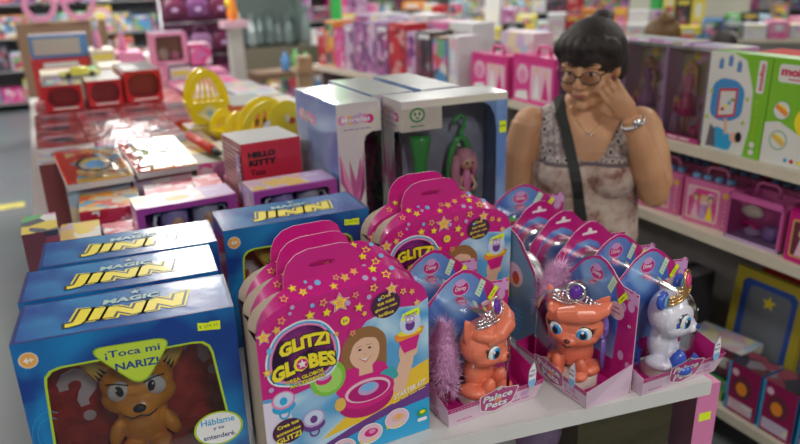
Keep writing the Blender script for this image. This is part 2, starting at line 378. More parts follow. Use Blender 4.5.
def qmark(P, cx, cy, h, rot, m):
    c_, s_ = math.cos(math.radians(rot)), math.sin(math.radians(rot)); R_ = lambda p: (cx + p[0] * h * c_ - p[1] * h * s_, cy + p[0] * h * s_ + p[1] * h * c_)
    mid = [(-0.20, 0.22), (-0.19, 0.34), (-0.10, 0.43), (0.03, 0.45), (0.15, 0.39), (0.20, 0.27), (0.16, 0.14), (0.06, 0.05), (0.0, -0.04), (0.0, -0.16)]; wd = [0.07, 0.085, 0.10, 0.11, 0.12, 0.12, 0.115, 0.10, 0.085, 0.07]; a = []; b = []
    for i, p in enumerate(mid):
        q = Vector(mid[min(i + 1, 9)]) - Vector(mid[max(i - 1, 0)]); q.normalize(); n_ = Vector((-q.y, q.x)) * wd[i]; a.append((p[0] + n_.x, p[1] + n_.y)); b.append((p[0] - n_.x, p[1] - n_.y))
    P.mb.add([(*R_(p), P.w) for p in a + b], [(i, i + 1, 11 + i, 10 + i) for i in range(9)], m, P.F); P.w += P.step
    P.poly([R_(p) for p in circ(0, -0.36, 0.10, 0.10, n=16)], m)
def jinn_box(toy=True, front=True):
    w, d, h = 0.352, 0.15, 0.30
    t = bpy.data.objects.new('toy_cat_box', None); C.objects.link(t)
    mb = MB()
    win = rpoly([(0.030, 0.035), (0.042, 0.243), (0.302, 0.243), (0.322, 0.035)], 0.025)
    out = [(0, 0), (w, 0), (w, h), (0, h)]
    A, B = radial(out, win, (0.17, 0.14))
    F = FRONT(0, 0, 0)
    mb.ring(A, B, 0, JBLUE, F)
    win2 = [(0.17 + (x - 0.17) * 1.03, 0.14 + (y - 0.14) * 1.035) for x, y in win]
    # body shell
    mb.add([(0, 0, 0), (w, 0, 0), (w, d, 0), (0, d, 0), (0, 0, h), (w, 0, h), (w, d, h), (0, d, h)], [(0, 1, 2, 3)], JBLUE)
    mb.add([(0, 0, 0), (0, d, 0), (0, d, h), (0, 0, h)], [(0, 1, 2, 3)], JBLUE)
    mb.add([(w, 0, 0), (w, d, 0), (w, d, h), (w, 0, h)], [(0, 1, 2, 3)], JBLUE)
    mb.add([(0, d, 0), (w, d, 0), (w, d, h), (0, d, h)], [(0, 1, 2, 3)], JBLUE)
    mb.add([(0, 0, h), (w, 0, h), (w, d, h), (0, d, h)], [(0, 1, 2, 3)], JTOP)
    P = Print(mb, F)
    wa, wb = radial(win2, win, (0.17, 0.14))
    P.band(wa, wb, LIME)
    for r, cx, cy in ((0.022, 0.012, 0.12), (0.03, 0.012, 0.12)):
        P.line(circ(cx + 0.02, cy, r, r * 1.6, 16, 60, 300), 0.0008, CYAN)
    # 4+ badge
    P.poly(circ(0.022, 0.268, 0.0135), mat('badge_orange', (0.80, 0.40, 0.10), 0.35)); P.band(circ(0.022, 0.268, 0.0145), circ(0.022, 0.268, 0.0130), CREAM)
    P.text('4+', 0.022, 0.268, 0.0105, WHITE, off=0.03)
    # top print
    PT = Print(mb, TOPF(0, 0, h))
    PT.rect(0, 0, w, 0.006, JEDGE); PT.rect(0, 0, 0.006, d, JEDGE); PT.rect(w - 0.006, 0, w, d, JEDGE); PT.rect(0, d - 0.004, w, d, JEDGE)
    body = mb.build('carton', t)
    # lettering logo on the top
    lg = MB(); L = Print(lg, TOPF(0, 0, h + 0.0006))
    wv = lambda x, y: (x, y * (1.0 + 0.9 * abs(x) / 0.09 * 0.35) + 0.10 * abs(x) - 0.006)
    navy = mat('title_navy', (0.02, 0.04, 0.16), 0.4)
    L.text('JINN', 0.176, 0.058, 0.050, YEL, w=0.188, off=0.07, warp=wv, shear=0.25, out=0.175, outm=YEL, sp=1.06)
    L.text('JINN', 0.176, 0.058, 0.050, YEL, w=0.188, off=0.06, warp=wv, shear=0.25, out=0.12, outm=BLACK, sp=1.06)
    L.text('MAGIC', 0.184, 0.105, 0.020, mat('title_teal', (0.35, 0.55, 0.55), 0.35), w=0.095, off=0.04, out=0.10, outm=navy, shear=0.1)
    L.poly(star(0.190, 0.131, 0.013), navy); L.poly(star(0.190, 0.131, 0.009), mat('title_teal', (0.35, 0.55, 0.55), 0.35))
    lg.build('logo', t)
    # price
    pr = MB(); Q = Print(pr, FRONT(0, -0.0012, 0)); Q.poly([(0.287, 0.266), (0.325, 0.262), (0.326, 0.279), (0.308, 0.280), (0.307, 0.278), (0.288, 0.281)], STICK)
    Q.text('$ 599.90', 0.306, 0.2715, 0.0065, mat('sticker_ink', (0.25, 0.33, 0.03), 0.6), w=0.032, off=0.0); pr.build('price_sticker', t)
    # liner with question marks
    ln = MB(); e = 0.004
    ln.box(0.012, w - 0.012, d - 0.02, d - 0.016, 0.012, 0.285, JRED); ln.box(0.008, 0.011, e, d - 0.02, 0.012, 0.285, JRED); ln.box(w - 0.011, w - 0.008, e, d - 0.02, 0.012, 0.285, JRED)
    ln.box(0.012, w - 0.012, e, d - 0.02, 0.282, 0.285, JRED); ln.box(0.012, w - 0.012, e, d - 0.02, 0.008, 0.012, JRED)
    PL = Print(ln, FRONT(0, d - 0.0205, 0)); qm = mat('question_mark_white', (0.80, 0.72, 0.76), 0.5); qp = mat('question_mark_pink', (0.70, 0.50, 0.60), 0.5)
    for (qx, qy, qh, rr, mm) in ((0.068, 0.105, 0.115, 10, qm), (0.045, 0.225, 0.05, 15, qm), (0.085, 0.235, 0.045, -8, qm), (0.292, 0.150, 0.120, 25, qp), (0.275, 0.235, 0.05, -20, qm), (0.16, 0.24, 0.03, 5, qm)):
        qmark(PL, qx, qy, qh, rr, mm)
    ln.build('liner', t)
    if toy:
        head = MB(); hc = (0.172, 0.072, 0.152)
        head.ell(hc, (0.064, 0.044, 0.046), OCAT, n=24)
        head.ell((hc[0], 0.066, 0.128), (0.066, 0.043, 0.034), OCAT, n=20)
        head.ell((hc[0], 0.036, 0.118), (0.034, 0.020, 0.021), OCAT, n=16)
        head.ell((0.172, 0.085, 0.066), (0.046, 0.036, 0.060), OCAT, n=20)
        ca = [2 * math.pi * i / 14 for i in range(14)]
        for s in (-1, 1):
            Me = T(hc[0] + s * 0.052, 0.080, 0.178) @ RY(s * 48)
            head.loft([[(a_ * math.cos(a), b_ * math.sin(a), z_) for a in ca] for a_, b_, z_ in ((0.024, 0.012, -0.014), (0.023, 0.010, 0.008), (0.015, 0.007, 0.034), (0.003, 0.002, 0.060))], OCAT, Me, True, True, True)
            head.ell((0.172 + s * 0.048, 0.066, 0.055), (0.014, 0.014, 0.030), OCAT, rot=RY(-s * 20))
            head.ell((0.172 + s * 0.025, 0.062, 0.020), (0.020, 0.028, 0.016), OCAT)
        ho = remesh_obj(head.build('toy_cat', t), 0.0022, 5)
        ew = mat('eye_white', (0.8, 0.8, 0.78), 0.15, coat=0.6)
        for s in (-1, 1):
            ey = MB(); ex, ez = hc[0] + s * 0.031, 0.158
            ey.ell((ex, 0.0345, ez), (0.0185, 0.007, 0.0205), ew, rot=RY(-s * 30), n=18)
            ey.ell((ex - 0.002 - s * 0.004, 0.0285, ez + 0.003), (0.0068, 0.0026, 0.0115), BLACK, rot=RY(s * 12), n=12)
            ey.ell((ex - 0.003, 0.0262, ez + 0.008), (0.002, 0.001, 0.0028), WHITE, n=8)
            ey.tube([(ex - 0.018, 0.031, ez + (0.020 if s < 0 else 0.010)), (ex, 0.0275, ez + 0.0195), (ex + 0.018, 0.031, ez + (0.010 if s < 0 else 0.020))], 0.0013, BLACK)
            ey.build('eye', ho)
            er = MB(); Me = T(hc[0] + s * 0.052, 0.0715, 0.178) @ RY(s * 48); f_ = mat('ear_yellow', (0.80, 0.55, 0.08), 0.4)
            er.add([(-0.016, -0.003, 0.004), (0.014, -0.003, 0.004), (0.010, -0.001, 0.028), (0, 0.003, 0.050), (-0.010, -0.001, 0.028)], [(0, 1, 2, 3, 4)], f_, Me)
            for k in range(3): er.add([(s * (0.010 - 0.008 * k), -0.0045, -0.002), (s * (0.016 - 0.008 * k), -0.004, 0.0), (s * (0.008 - 0.007 * k), -0.003, 0.018)], [(0, 1, 2)], BLACK, Me)
            er.build('inner_ear', ho)
        no = MB(); no.ell((hc[0], 0.0165, 0.1270), (0.0115, 0.007, 0.0080), BLACK); no.build('nose', ho)
        mo = MB(); mo.tube([(hc[0] - 0.028, 0.027, 0.112), (hc[0] - 0.014, 0.0185, 0.107), (hc[0], 0.0165, 0.113), (hc[0] + 0.014, 0.0185, 0.107), (hc[0] + 0.028, 0.027, 0.112)], 0.0014, BLACK); mo.build('mouth', ho)
        st = MB()
        for k, (sx, l) in enumerate(((-0.020, 0.017), (0.0, 0.022), (0.020, 0.017))): st.ell((hc[0] + sx, 0.048 + abs(sx) * 0.2, 0.1870 - abs(sx) * 0.25), (0.0050, l * 0.9, 0.0040), BLACK, rot=RX(-32))
        st.build('forehead_stripe', ho)
    wn = MB(); wn.prism([(0.17 + (x - 0.17) * 1.01, 0.14 + (y - 0.14) * 1.01) for x, y in win], -0.0010, -0.0007, FILM, F); wn.build('window', t)
    # green speech tab over the window
    sg = MB(); Q = Print(sg, FRONT(0, -0.0009, 0))
    tri = rpoly([(0.108, 0.268), (0.244, 0.264), (0.184, 0.180)], 0.03, 6); cc = (0.179, 0.239)
    Q.poly([(cc[0] + (x - cc[0]) * 1.05, cc[1] + (y - cc[1]) * 1.06) for x, y in tri], mat('tab_edge', (0.25, 0.42, 0.02), 0.4)); Q.poly(tri, mat('tab_green', (0.50, 0.66, 0.05), 0.35))
    Q.text('¡Toca mi', 0.178, 0.2495, 0.0165, DBLUE, w=0.088, off=0.02, rot=-1); Q.text('NARIZ!', 0.182, 0.2255, 0.0150, DBLUE, w=0.070, off=0.03, rot=-1)
    sg.build('speech_tab', t)
    sb = MB(); Q = Print(sb, FRONT(0, -0.0009, 0))
    Q.poly(circ(0.300, 0.062, 0.044, 0.036), LIME); Q.poly(circ(0.300, 0.062, 0.040, 0.0325), WHITE)
    for k, s_ in enumerate(('Háblame', 'y te', 'entenderé.')): Q.text(s_, 0.300, 0.078 - 0.016 * k, (0.0135, 0.008, 0.0105)[k], CYAN if k == 0 else DBLUE, w=(0.060, 0.020, 0.058)[k], off=0.02)
    sb.build('speech_circle', t)
    return t
jb = jinn_box()
jb.location = (-0.120, 1.158, 0.9); jb.rotation_euler = (0, 0, math.radians(-7.0))
tag(jb, 'nearest blue toy cat carton, its window showing the orange cat', 'toy box', 'blue toy cat cartons')
for (x, y, r, lab) in ((-0.108, 1.320, -5.8, 'middle one of the three blue toy cat cartons lined up behind each other'),
                       (-0.072, 1.479, -5.4, 'rearmost of the three blue toy cat cartons lined up behind each other'),
                       (0.304, 1.500, -3.5, 'lone blue toy cat carton standing behind the pink handled boxes')):
    dup(jb, (x, y, 0.9), r, lab)

# ================================================================ pink handled craft-kit boxes
GPINK = mat('craft_box_pink', (0.58, 0.012, 0.22), 0.3, coat=0.5, bump=0.12, bscale=9)
LORANGE = mat('star_orange', (0.88, 0.42, 0.12), 0.35)
def confetti(P, pts, r0=0.006):
    for k, (x, y, r) in enumerate(pts):
        m_ = (LORANGE, GOLD, LILAC, YEL, SKY)[k % 5]
        r *= 1.15
        if k % 5 in (0, 1, 3): P.poly(star(x, y, r * 1.25, 0.5, rot=70 + 23 * k), m_); P.poly(star(x, y, r * 0.75, 0.5, rot=70 + 23 * k), (HOT, YEL, LORANGE)[k % 3])
        else: P.poly(circ(x, y, r * 0.7, n=14), m_)
def glitzi_box(detail=True):
    w, d = 0.325, 0.054
    t = bpy.data.objects.new('craft_kit_box', None); C.objects.link(t)
    # arch outline of the front panel (x, z), left to right over the top
    arch = [(0, 0.285), (0.004, 0.302), (0.014, 0.318), (0.030, 0.330), (0.052, 0.3385), (0.080, 0.343), (0.125, 0.345), (0.20, 0.345), (0.245, 0.343), (0.273, 0.3385), (0.295, 0.330), (0.311, 0.318), (0.321, 0.302), (w, 0.285)]
    mb = MB()
    front = [(0, 0)] + arch + [(w, 0)]
    mb.add([(x, 0, z) for x, z in front], [tuple(range(len(front)))], GPINK)
    mb.add([(x, d, z) for x, z in front], [tuple(range(len(front)))], KRAFT)
    n = len(arch); mid = []
    for x, z in arch:
        k = max(0, min(1, min(x, w - x) / 0.08)); k = k * k * (3 - 2 * k)
        mid.append((x + (0.163 - x) * 0.04, d * 0.55, z + 0.020 * k))
    A = [(x, 0, z) for x, z in arch]; B = [(x, d, z) for x, z in arch]
    mb.add(A + mid, [(i, i + 1, n + i + 1, n + i) for i in range(n - 1)], GPINK, None, True)
    mb.add(mid + B, [(i, i + 1, n + i + 1, n + i) for i in range(n - 1)], KRAFT, None, True)
    for x, m_ in ((0, KRAFT), (w, GPINK)): mb.add([(x, 0, 0), (x, d, 0), (x, d, 0.285), (x, 0, 0.285)], [(0, 1, 2, 3)], m_)
    mb.add([(0, 0, 0), (w, 0, 0), (w, d, 0), (0, d, 0)], [(0, 1, 2, 3)], GPINK)
    P = Print(mb, FRONT())
    if detail:
        blue = two_tone('craft_box_sky', (0.10, 0.36, 0.66), (0.60, 0.78, 0.90), scale=9, rough=0.3, coat=0.4)
        swoosh = [(0.325, 0.288), (0.300, 0.278), (0.25, 0.285), (0.20, 0.272), (0.165, 0.238), (0.150, 0.20), (0.12, 0.176), (0.06, 0.166), (0.0, 0.172), (0, 0), (0.325, 0)]
        P.poly(swoosh, blue)
        P.poly([(0.0, 0.165), (0.04, 0.160), (0.055, 0.10), (0.02, 0.03), (0, 0.03)], mat('craft_box_pale', (0.75, 0.68, 0.82), 0.4))
        # yellow swoosh and purple foot band
        P.poly([(0.10, 0.055), (0.19, 0.115), (0.325, 0.160), (0.325, 0.09), (0.20, 0.07)], mat('craft_box_yellow', (0.85, 0.55, 0.04), 0.35))
        P.poly([(0, 0), (0.0, 0.035), (0.08, 0.034), (0.16, 0.062), (0.325, 0.106), (0.325, 0.0)], PURP)
        P.poly([(0.11, 0), (0.13, 0.036), (0.24, 0.066), (0.325, 0.074), (0.325, 0)], CYAN)
        # printed girl
        P.poly(rpoly([(0.142, 0.150), (0.150, 0.236), (0.176, 0.262), (0.212, 0.262), (0.238, 0.236), (0.236, 0.16), (0.20, 0.12)], 0.03, 6), HAIRP)
        P.poly(rpoly([(0.128, 0.135), (0.150, 0.186), (0.232, 0.186), (0.255, 0.12)], 0.02), HOT)
        P.poly([(0.180, 0.165), (0.208, 0.165), (0.206, 0.200), (0.182, 0.200)], SKINP)
        P.poly(circ(0.193, 0.213, 0.030, 0.036), SKINP)
        P.poly(rpoly([(0.162, 0.205), (0.166, 0.244), (0.190, 0.256), (0.222, 0.244), (0.226, 0.214), (0.216, 0.236), (0.190, 0.242), (0.172, 0.232)], 0.008), HAIRP)
        for ex in (0.184, 0.203): P.poly(circ(ex, 0.218, 0.0035, 0.002, n=10), BLACK); P.line([(ex - 0.005, 0.2245), (ex + 0.005, 0.2250)], 0.001, HAIRP)
        P.poly([(0.190, 0.206), (0.197, 0.206), (0.1935, 0.211)], mat('printed_nose', (0.66, 0.36, 0.25), 0.4))
        P.poly([(0.180, 0.201), (0.194, 0.190), (0.207, 0.201), (0.194, 0.1965)], mat('printed_lips', (0.60, 0.10, 0.12), 0.4)); P.poly([(0.184, 0.1995), (0.194, 0.1935), (0.203, 0.1995), (0.194, 0.1975)], WHITE)
        # arms and hands
        P.poly([(0.240, 0.108), (0.262, 0.17), (0.282, 0.20), (0.298, 0.20), (0.290, 0.16), (0.272, 0.105)], SKINP); P.poly(rpoly([(0.262, 0.170), (0.262, 0.205), (0.300, 0.210), (0.302, 0.176)], 0.012), SKINP)
        for k in range(4): P.line([(0.266 + 0.009 * k, 0.181), (0.267 + 0.009 * k, 0.203)], 0.0012, mat('printed_nose', (0.66, 0.36, 0.25), 0.4))
        P.poly(rpoly([(0.092, 0.150), (0.096, 0.175), (0.112, 0.180), (0.116, 0.150)], 0.01), SKINP)
        P.poly(rpoly([(0.222, 0.135), (0.220, 0.160), (0.250, 0.168), (0.262, 0.14)], 0.01), mat('teal_ink', (0.05, 0.38, 0.42), 0.4))
        # green dish
        P.poly(circ(0.120, 0.180, 0.034, 0.036), mat('dish_green', (0.22, 0.55, 0.06), 0.35)); P.poly(circ(0.121, 0.178, 0.026, 0.027), mat('dish_green2', (0.38, 0.68, 0.14), 0.35)); P.poly(circ(0.112, 0.180, 0.0155, 0.011), HOT); P.poly(circ(0.112, 0.186, 0.0135, 0.008), LILAC)
        # pink press machine
        P.poly(circ(0.192, 0.112, 0.056, 0.036), mat('machine_dark', (0.48, 0.01, 0.17), 0.35)); P.poly(circ(0.194, 0.128, 0.056, 0.033), HOT); P.poly(circ(0.196, 0.131, 0.046, 0.024), LPINK); P.poly(circ(0.197, 0.129, 0.041, 0.020), mat('machine_dark', (0.48, 0.01, 0.17), 0.35))
        P.poly(circ(0.197, 0.134, 0.021, 0.013), LILAC); P.poly(circ(0.197, 0.1375, 0.015, 0.008), SKY); P.poly(circ(0.140, 0.118, 0.011, 0.014), GOLD)
        # glitter cup with dome
        P.poly([(0.262, 0.212), (0.306, 0.218), (0.298, 0.190), (0.272, 0.186)], HOT); P.poly(rpoly([(0.252, 0.228), (0.258, 0.212), (0.310, 0.218), (0.316, 0.234)], 0.006), ORANGE); P.poly(circ(0.285, 0.228, 0.025, 0.007), YEL)
        P.poly(circ(0.286, 0.247, 0.022, 0.024), mat('dome_ink', (0.60, 0.68, 0.86), 0.25)); P.poly(circ(0.286, 0.242, 0.010, 0.012), PURP); P.poly(circ(0.286, 0.254, 0.0105, 0.0085), LILAC); P.poly(circ(0.282, 0.254, 0.003, n=10), WHITE); P.poly(circ(0.290, 0.254, 0.003, n=10), WHITE)
        P.poly(star(0.276, 0.262, 0.006, 0.4, 3), LILAC); P.poly(star(0.296, 0.262, 0.006, 0.4, 3), LILAC)
        # ring toys lower left
        for (cx, cy, m1, m2) in ((0.036, 0.160, CYAN, PINK), (0.088, 0.105, PURP, LILAC), (0.060, 0.040, LIME, ORANGE)):
            P.poly(circ(cx, cy - 0.012, 0.021, 0.013), m1); P.poly(circ(cx, cy + 0.002, 0.021, 0.018), m2); P.poly(circ(cx, cy + 0.003, 0.0175, 0.0145), mat('dome_ink', (0.60, 0.68, 0.86), 0.25)); P.poly(circ(cx, cy, 0.007, 0.008), m1)
            P.band(circ(cx, cy - 0.026, 0.010, 0.011, n=20), circ(cx, cy - 0.026, 0.0068, 0.0075, n=20), m1)
        P.poly(circ(0.040, 0.098, 0.029, 0.025), mat('badge_dark', (0.07, 0.02, 0.06), 0.4))
        for k, (s_, ww) in enumerate((('Crea tus', 0.040), ('accesorios', 0.045), ('GLITZI', 0.046))): P.text(s_, 0.040, 0.111 - 0.0135 * k, (0.0075, 0.0065, 0.0110)[k], YEL, w=ww, off=0.03, rot=8)
        P.poly(circ(0.238, 0.296, 0.029, 0.026), mat('badge_dark', (0.07, 0.02, 0.06), 0.4))
        for k, s_ in enumerate(('Crea', 'tus mini', 'globos con', 'brillos')): P.text(s_, 0.238, 0.313 - 0.0115 * k, 0.0070, YEL, w=(0.020, 0.034, 0.044, 0.030)[k], off=0.02, rot=8)
        P.text('STARTER KIT', 0.282, 0.106, 0.0100, WHITE, w=0.070, off=0.03, rot=14, shear=0.3)
        P.smalltype('CREA TUS PROPIOS GLOBOS', 0.282, 0.094, 0.0045, YEL, w=0.074, off=0.02, rot=13)
        for k, (cx, cy) in enumerate(((0.140, 0.022), (0.196, 0.036), (0.253, 0.050))):
            P.poly(circ(cx, cy, 0.026, 0.022), WHITE); P.poly(circ(cx, cy, 0.024, 0.020), LPINK); P.poly(circ(cx + 0.002, cy + 0.002, 0.014, 0.009), (CYAN, HOT, SKINP)[k]); P.poly(circ(cx + 0.004, cy + 0.004, 0.007, 0.005), (WHITE, PINK, LORANGE)[k])
            P.text(str(k + 1) + '.', cx - 0.020, cy - 0.013, 0.009, YEL, off=0.04); P.smalltype('MOLDEA' if k == 0 else ('RELLENA' if k == 1 else 'DECORA'), cx + 0.004, cy - 0.015, 0.0055, YEL, w=0.028, off=0.02, rot=12)
        P.poly(circ(0.308, 0.045, 0.011, 0.008), GREEN); P.poly(circ(0.308, 0.047, 0.006, 0.004), YEL); P.poly(rrect(0.297, 0.026, 0.318, 0.034, 0.003), WHITE)
        P.poly(circ(0.158, 0.285, 0.0085), YEL); P.text('5+', 0.158, 0.285, 0.0065, PURP, off=0.03)
        for (x, y, r) in ((0.150, 0.322, 0.015), (0.250, 0.325, 0.010), (0.012, 0.292, 0.011), (0.300, 0.285, 0.006)):
            P.poly(star(x, y, r * 1.35, 0.5), LPINK); P.poly(star(x, y, r * 1.15, 0.5), HOT); P.poly(star(x, y, r, 0.5), YEL); P.poly(star(x, y, r * 0.62, 0.5), LORANGE)
    confetti(P, [(0.045, 0.315, 0.006), (0.095, 0.312, 0.007), (0.165, 0.318, 0.006), (0.215, 0.335, 0.006), (0.225, 0.31, 0.004), (0.29, 0.31, 0.005), (0.12, 0.33, 0.006), (0.065, 0.335, 0.005), (0.195, 0.29, 0.004), (0.020, 0.265, 0.007), (0.012, 0.225, 0.006), (0.035, 0.30, 0.006), (0.016, 0.19, 0.006), (0.125, 0.31, 0.006), (0.115, 0.29, 0.004), (0.180, 0.33, 0.005), (0.185, 0.305, 0.007), (0.205, 0.32, 0.006), (0.272, 0.315, 0.005), (0.10, 0.33, 0.005), (0.14, 0.265, 0.004), (0.17, 0.258, 0.005), (0.06, 0.325, 0.004)])
    # confetti on the roof slope
    PR = Print(mb, Matrix.Translation((0, 0, 0)) @ frame((0, 0.001, 0.3456), (1, 0, 0), (0, 0.82, 0.56), (0, -0.56, 0.82)))
    confetti(PR, [(0.055, 0.006, 0.006), (0.075, 0.022, 0.006), (0.105, 0.016, 0.005), (0.245, 0.008, 0.007), (0.26, 0.018, 0.006), (0.19, 0.028, 0.006), (0.155, 0.024, 0.005), (0.22, 0.004, 0.005), (0.09, 0.010, 0.006), (0.12, 0.022, 0.007), (0.145, 0.008, 0.006), (0.17, 0.02, 0.007), (0.205, 0.010, 0.007), (0.225, 0.024, 0.006), (0.10, 0.028, 0.004)])
    mb.build('carton', t)
    # logo: purple dome with yellow letters
    lg = MB(); L = Print(lg, FRONT(0, -0.0012, 0))
    base = rpoly([(0.018, 0.200), (0.014, 0.245), (0.035, 0.288), (0.078, 0.304), (0.118, 0.292), (0.140, 0.255), (0.142, 0.225), (0.128, 0.192), (0.07, 0.182)], 0.03, 6); cc = (0.079, 0.243)
    sc_ = lambda k: [(cc[0] + (x - cc[0]) * k, cc[1] + (y - cc[1]) * k) for x, y in base]
    L.poly(sc_(1.08), WHITE); L.poly(sc_(1.03), CYAN); L.poly(sc_(0.97), PINK); L.poly(sc_(0.90), two_tone('logo_purple', (0.02, 0.0, 0.03), (0.22, 0.02, 0.18), 20))
    aw = lambda x, y: (x, y - x * x * 3.0 + 0.02 * x)
    for (s_, cx, cy, hh, ww, rr) in (('GLiTZi', 0.082, 0.264, 0.026, 0.092, 2), ('GLOBES', 0.078, 0.224, 0.030, 0.118, 2)):
        L.text(s_, cx, cy, hh, YEL, w=ww, off=0.055, out=0.12, outm=BLACK, rot=rr, warp=aw)
    L.poly(circ(0.075, 0.2225, 0.0105), HOT); L.poly(star(0.075, 0.2225, 0.009, 0.45), WHITE)
    L.text('CREA GLOBOS', 0.078, 0.197, 0.0075, YEL, w=0.07, off=0.03, out=0.09, outm=BLACK, rot=6); L.text('ACCESORIOS', 0.082, 0.187, 0.0075, YEL, w=0.066, off=0.03, out=0.09, outm=BLACK, rot=6)
    lg.build('logo', t)
    # handle with slot
    hx0, hx1, z0, z1 = 0.062, 0.204, 0.352, 0.418
    hp = [(hx0, z0), (hx1, z0)] + [(hx1, z1 - 0.030), (hx1 - 0.006, z1 - 0.014), (hx1 - 0.020, z1 - 0.003), (hx1 - 0.035, z1), (hx0 + 0.048, z1), (hx0 + 0.026, z1 - 0.006), (hx0 + 0.010, z1 - 0.020), (hx0 + 0.002, z1 - 0.040)]
    slot = rpoly([(0.108, 0.388), (0.118, 0.3925), (0.128, 0.3925), (0.134, 0.396), (0.142, 0.3925), (0.153, 0.3925), (0.160, 0.388), (0.153, 0.3835), (0.116, 0.3835)], 0.002, 2)
    A_, B_ = radial(hp, slot, (0.134, 0.388), 96); A_ = [ray_out(hp, (0.134, 0.388), math.atan2(b[1] - 0.388, b[0] - 0.134)) for b in B_]
    hb = MB(); Fh = FRONT(0, d * 0.55, 0); hb.ring(A_, B_, 0.0, GPINK, Fh); hb.ring(A_, B_, -0.0016, GPINK, Fh)
    N_ = len(A_); hb.add([(p[0], p[1], 0) for p in A_] + [(p[0], p[1], -0.0016) for p in A_], [(i, (i + 1) % N_, N_ + (i + 1) % N_, N_ + i) for i in range(N_)], LPINK, Fh)
    hb.build('carry_handle', t)
    pr = MB(); Q = Print(pr, FRONT(0, -0.0012, 0)); Q.poly([(0.270, 0.252), (0.306, 0.260), (0.306, 0.274), (0.290, 0.272), (0.270, 0.267)], STICK); Q.smalltype('$ 349.90', 0.289, 0.2640, 0.006, mat('sticker_ink', (0.25, 0.33, 0.03), 0.6), w=0.028, off=0, rot=10); pr.build('price_sticker', t)
    return t
# height of the kit is scaled so its shoulders sit where the shelf shows them
gb = glitzi_box(); gb.scale = (0.985, 1, 0.985)
gb.location = (0.236, 1.006, 0.9); tag(gb, 'pink handled craft kit box with girl picture, foremost beside the toy cat carton', 'craft kit', 'pink craft kit boxes with carry handles')
for (x, y, r, lab) in ((0.244, 1.066, 0, 'pink handled craft kit box, middle one of the three beside the toy cat carton'),
                       (0.252, 1.126, 0, 'pink handled craft kit box, rearmost of the three beside the toy cat carton'),
                       (0.584, 1.262, -5, 'pink handled craft kit box in front of the clear-fronted doll mirror sets'),
                       (0.583, 1.324, -5, 'pink handled craft kit box directly behind the one facing the blister packs')):
    dup(gb, (x, y, 0.9), r, lab)

# ================================================================ toy pet blister packs
PBLUE = two_tone('pack_blue_gradient', (0.05, 0.14, 0.50), (0.26, 0.48, 0.78), scale=6, rough=0.32, coat=0.3)
PDOT = mat('pack_dots_lilac', (0.62, 0.33, 0.62), 0.4)
TRAYP = mat('tray_pale_pink', (0.76, 0.56, 0.70), 0.4)
TRAYM = mat('tray_magenta', (0.50, 0.012, 0.19), 0.35)
def fur(path, r, mat_, n, L, seed, parent, name, base):
    rnd = random.Random(seed); mb = MB(); P = [Vector(p) for p in path]
    mb.tube(P, r, base, n=10)
    for k in range(n):
        u = rnd.random() * (len(P) - 1); i = min(int(u), len(P) - 2); f = u - i
        c = P[i].lerp(P[i + 1], f); rr = r[i] * (1 - f) + r[i + 1] * f; t = (P[i + 1] - P[i]).normalized()
        d = Vector((rnd.gauss(0, 1), rnd.gauss(0, 1), rnd.gauss(0, 1))); d -= t * d.dot(t); d.normalize()
        a = c + d * rr * 0.9; tip = a + (d * 0.8 + t * rnd.uniform(-0.1, 0.9) + Vector((rnd.gauss(0, .3), rnd.gauss(0, .3), rnd.gauss(0, .3)))) * L * rnd.uniform(0.5, 1.1)
        sd = t.cross(d) * 0.0011
        mb.add([a - sd, a + sd, tip], [(0, 1, 2)], mat_)
    return mb.build(name, parent)
def tiara(parent, M, metal, gem, band=0.026):
    mb = MB(); M = M @ S3(1.15, 1.1, 1.25)
    pts = [(band * math.cos(math.radians(a)), -band * 0.55 * math.sin(math.radians(a)), 0) for a in range(0, 181, 12)]
    mb.tube(pts, 0.0018, metal, M, n=6)
    mb.tube([(p[0], p[1], 0.004) for p in pts], 0.0012, metal, M, n=6)
    for i, p in enumerate(pts[1:-1]):
        hgt = 0.006 + 0.012 * max(0, 1 - abs(i - 6.5) / 5.0)
        mb.tube([(p[0], p[1], 0), (p[0], p[1] - 0.001, hgt)], 0.0010, metal, M, n=5); mb.ell((p[0], p[1] - 0.001, hgt + 0.0015), (0.0021, 0.0021, 0.0024), metal, M, n=8)
    mb.tube([(0.010 * math.cos(math.radians(a)), -band * 0.58, 0.016 + 0.0105 * math.sin(math.radians(a))) for a in range(0, 360, 24)], 0.0016, metal, M, n=6, closed=True)
    o = mb.build('tiara', parent)
    g = MB(); g.ell((0, -band * 0.60, 0.016), (0.0068, 0.004, 0.0085), gem, M, n=12); g.build('gem', parent); return o
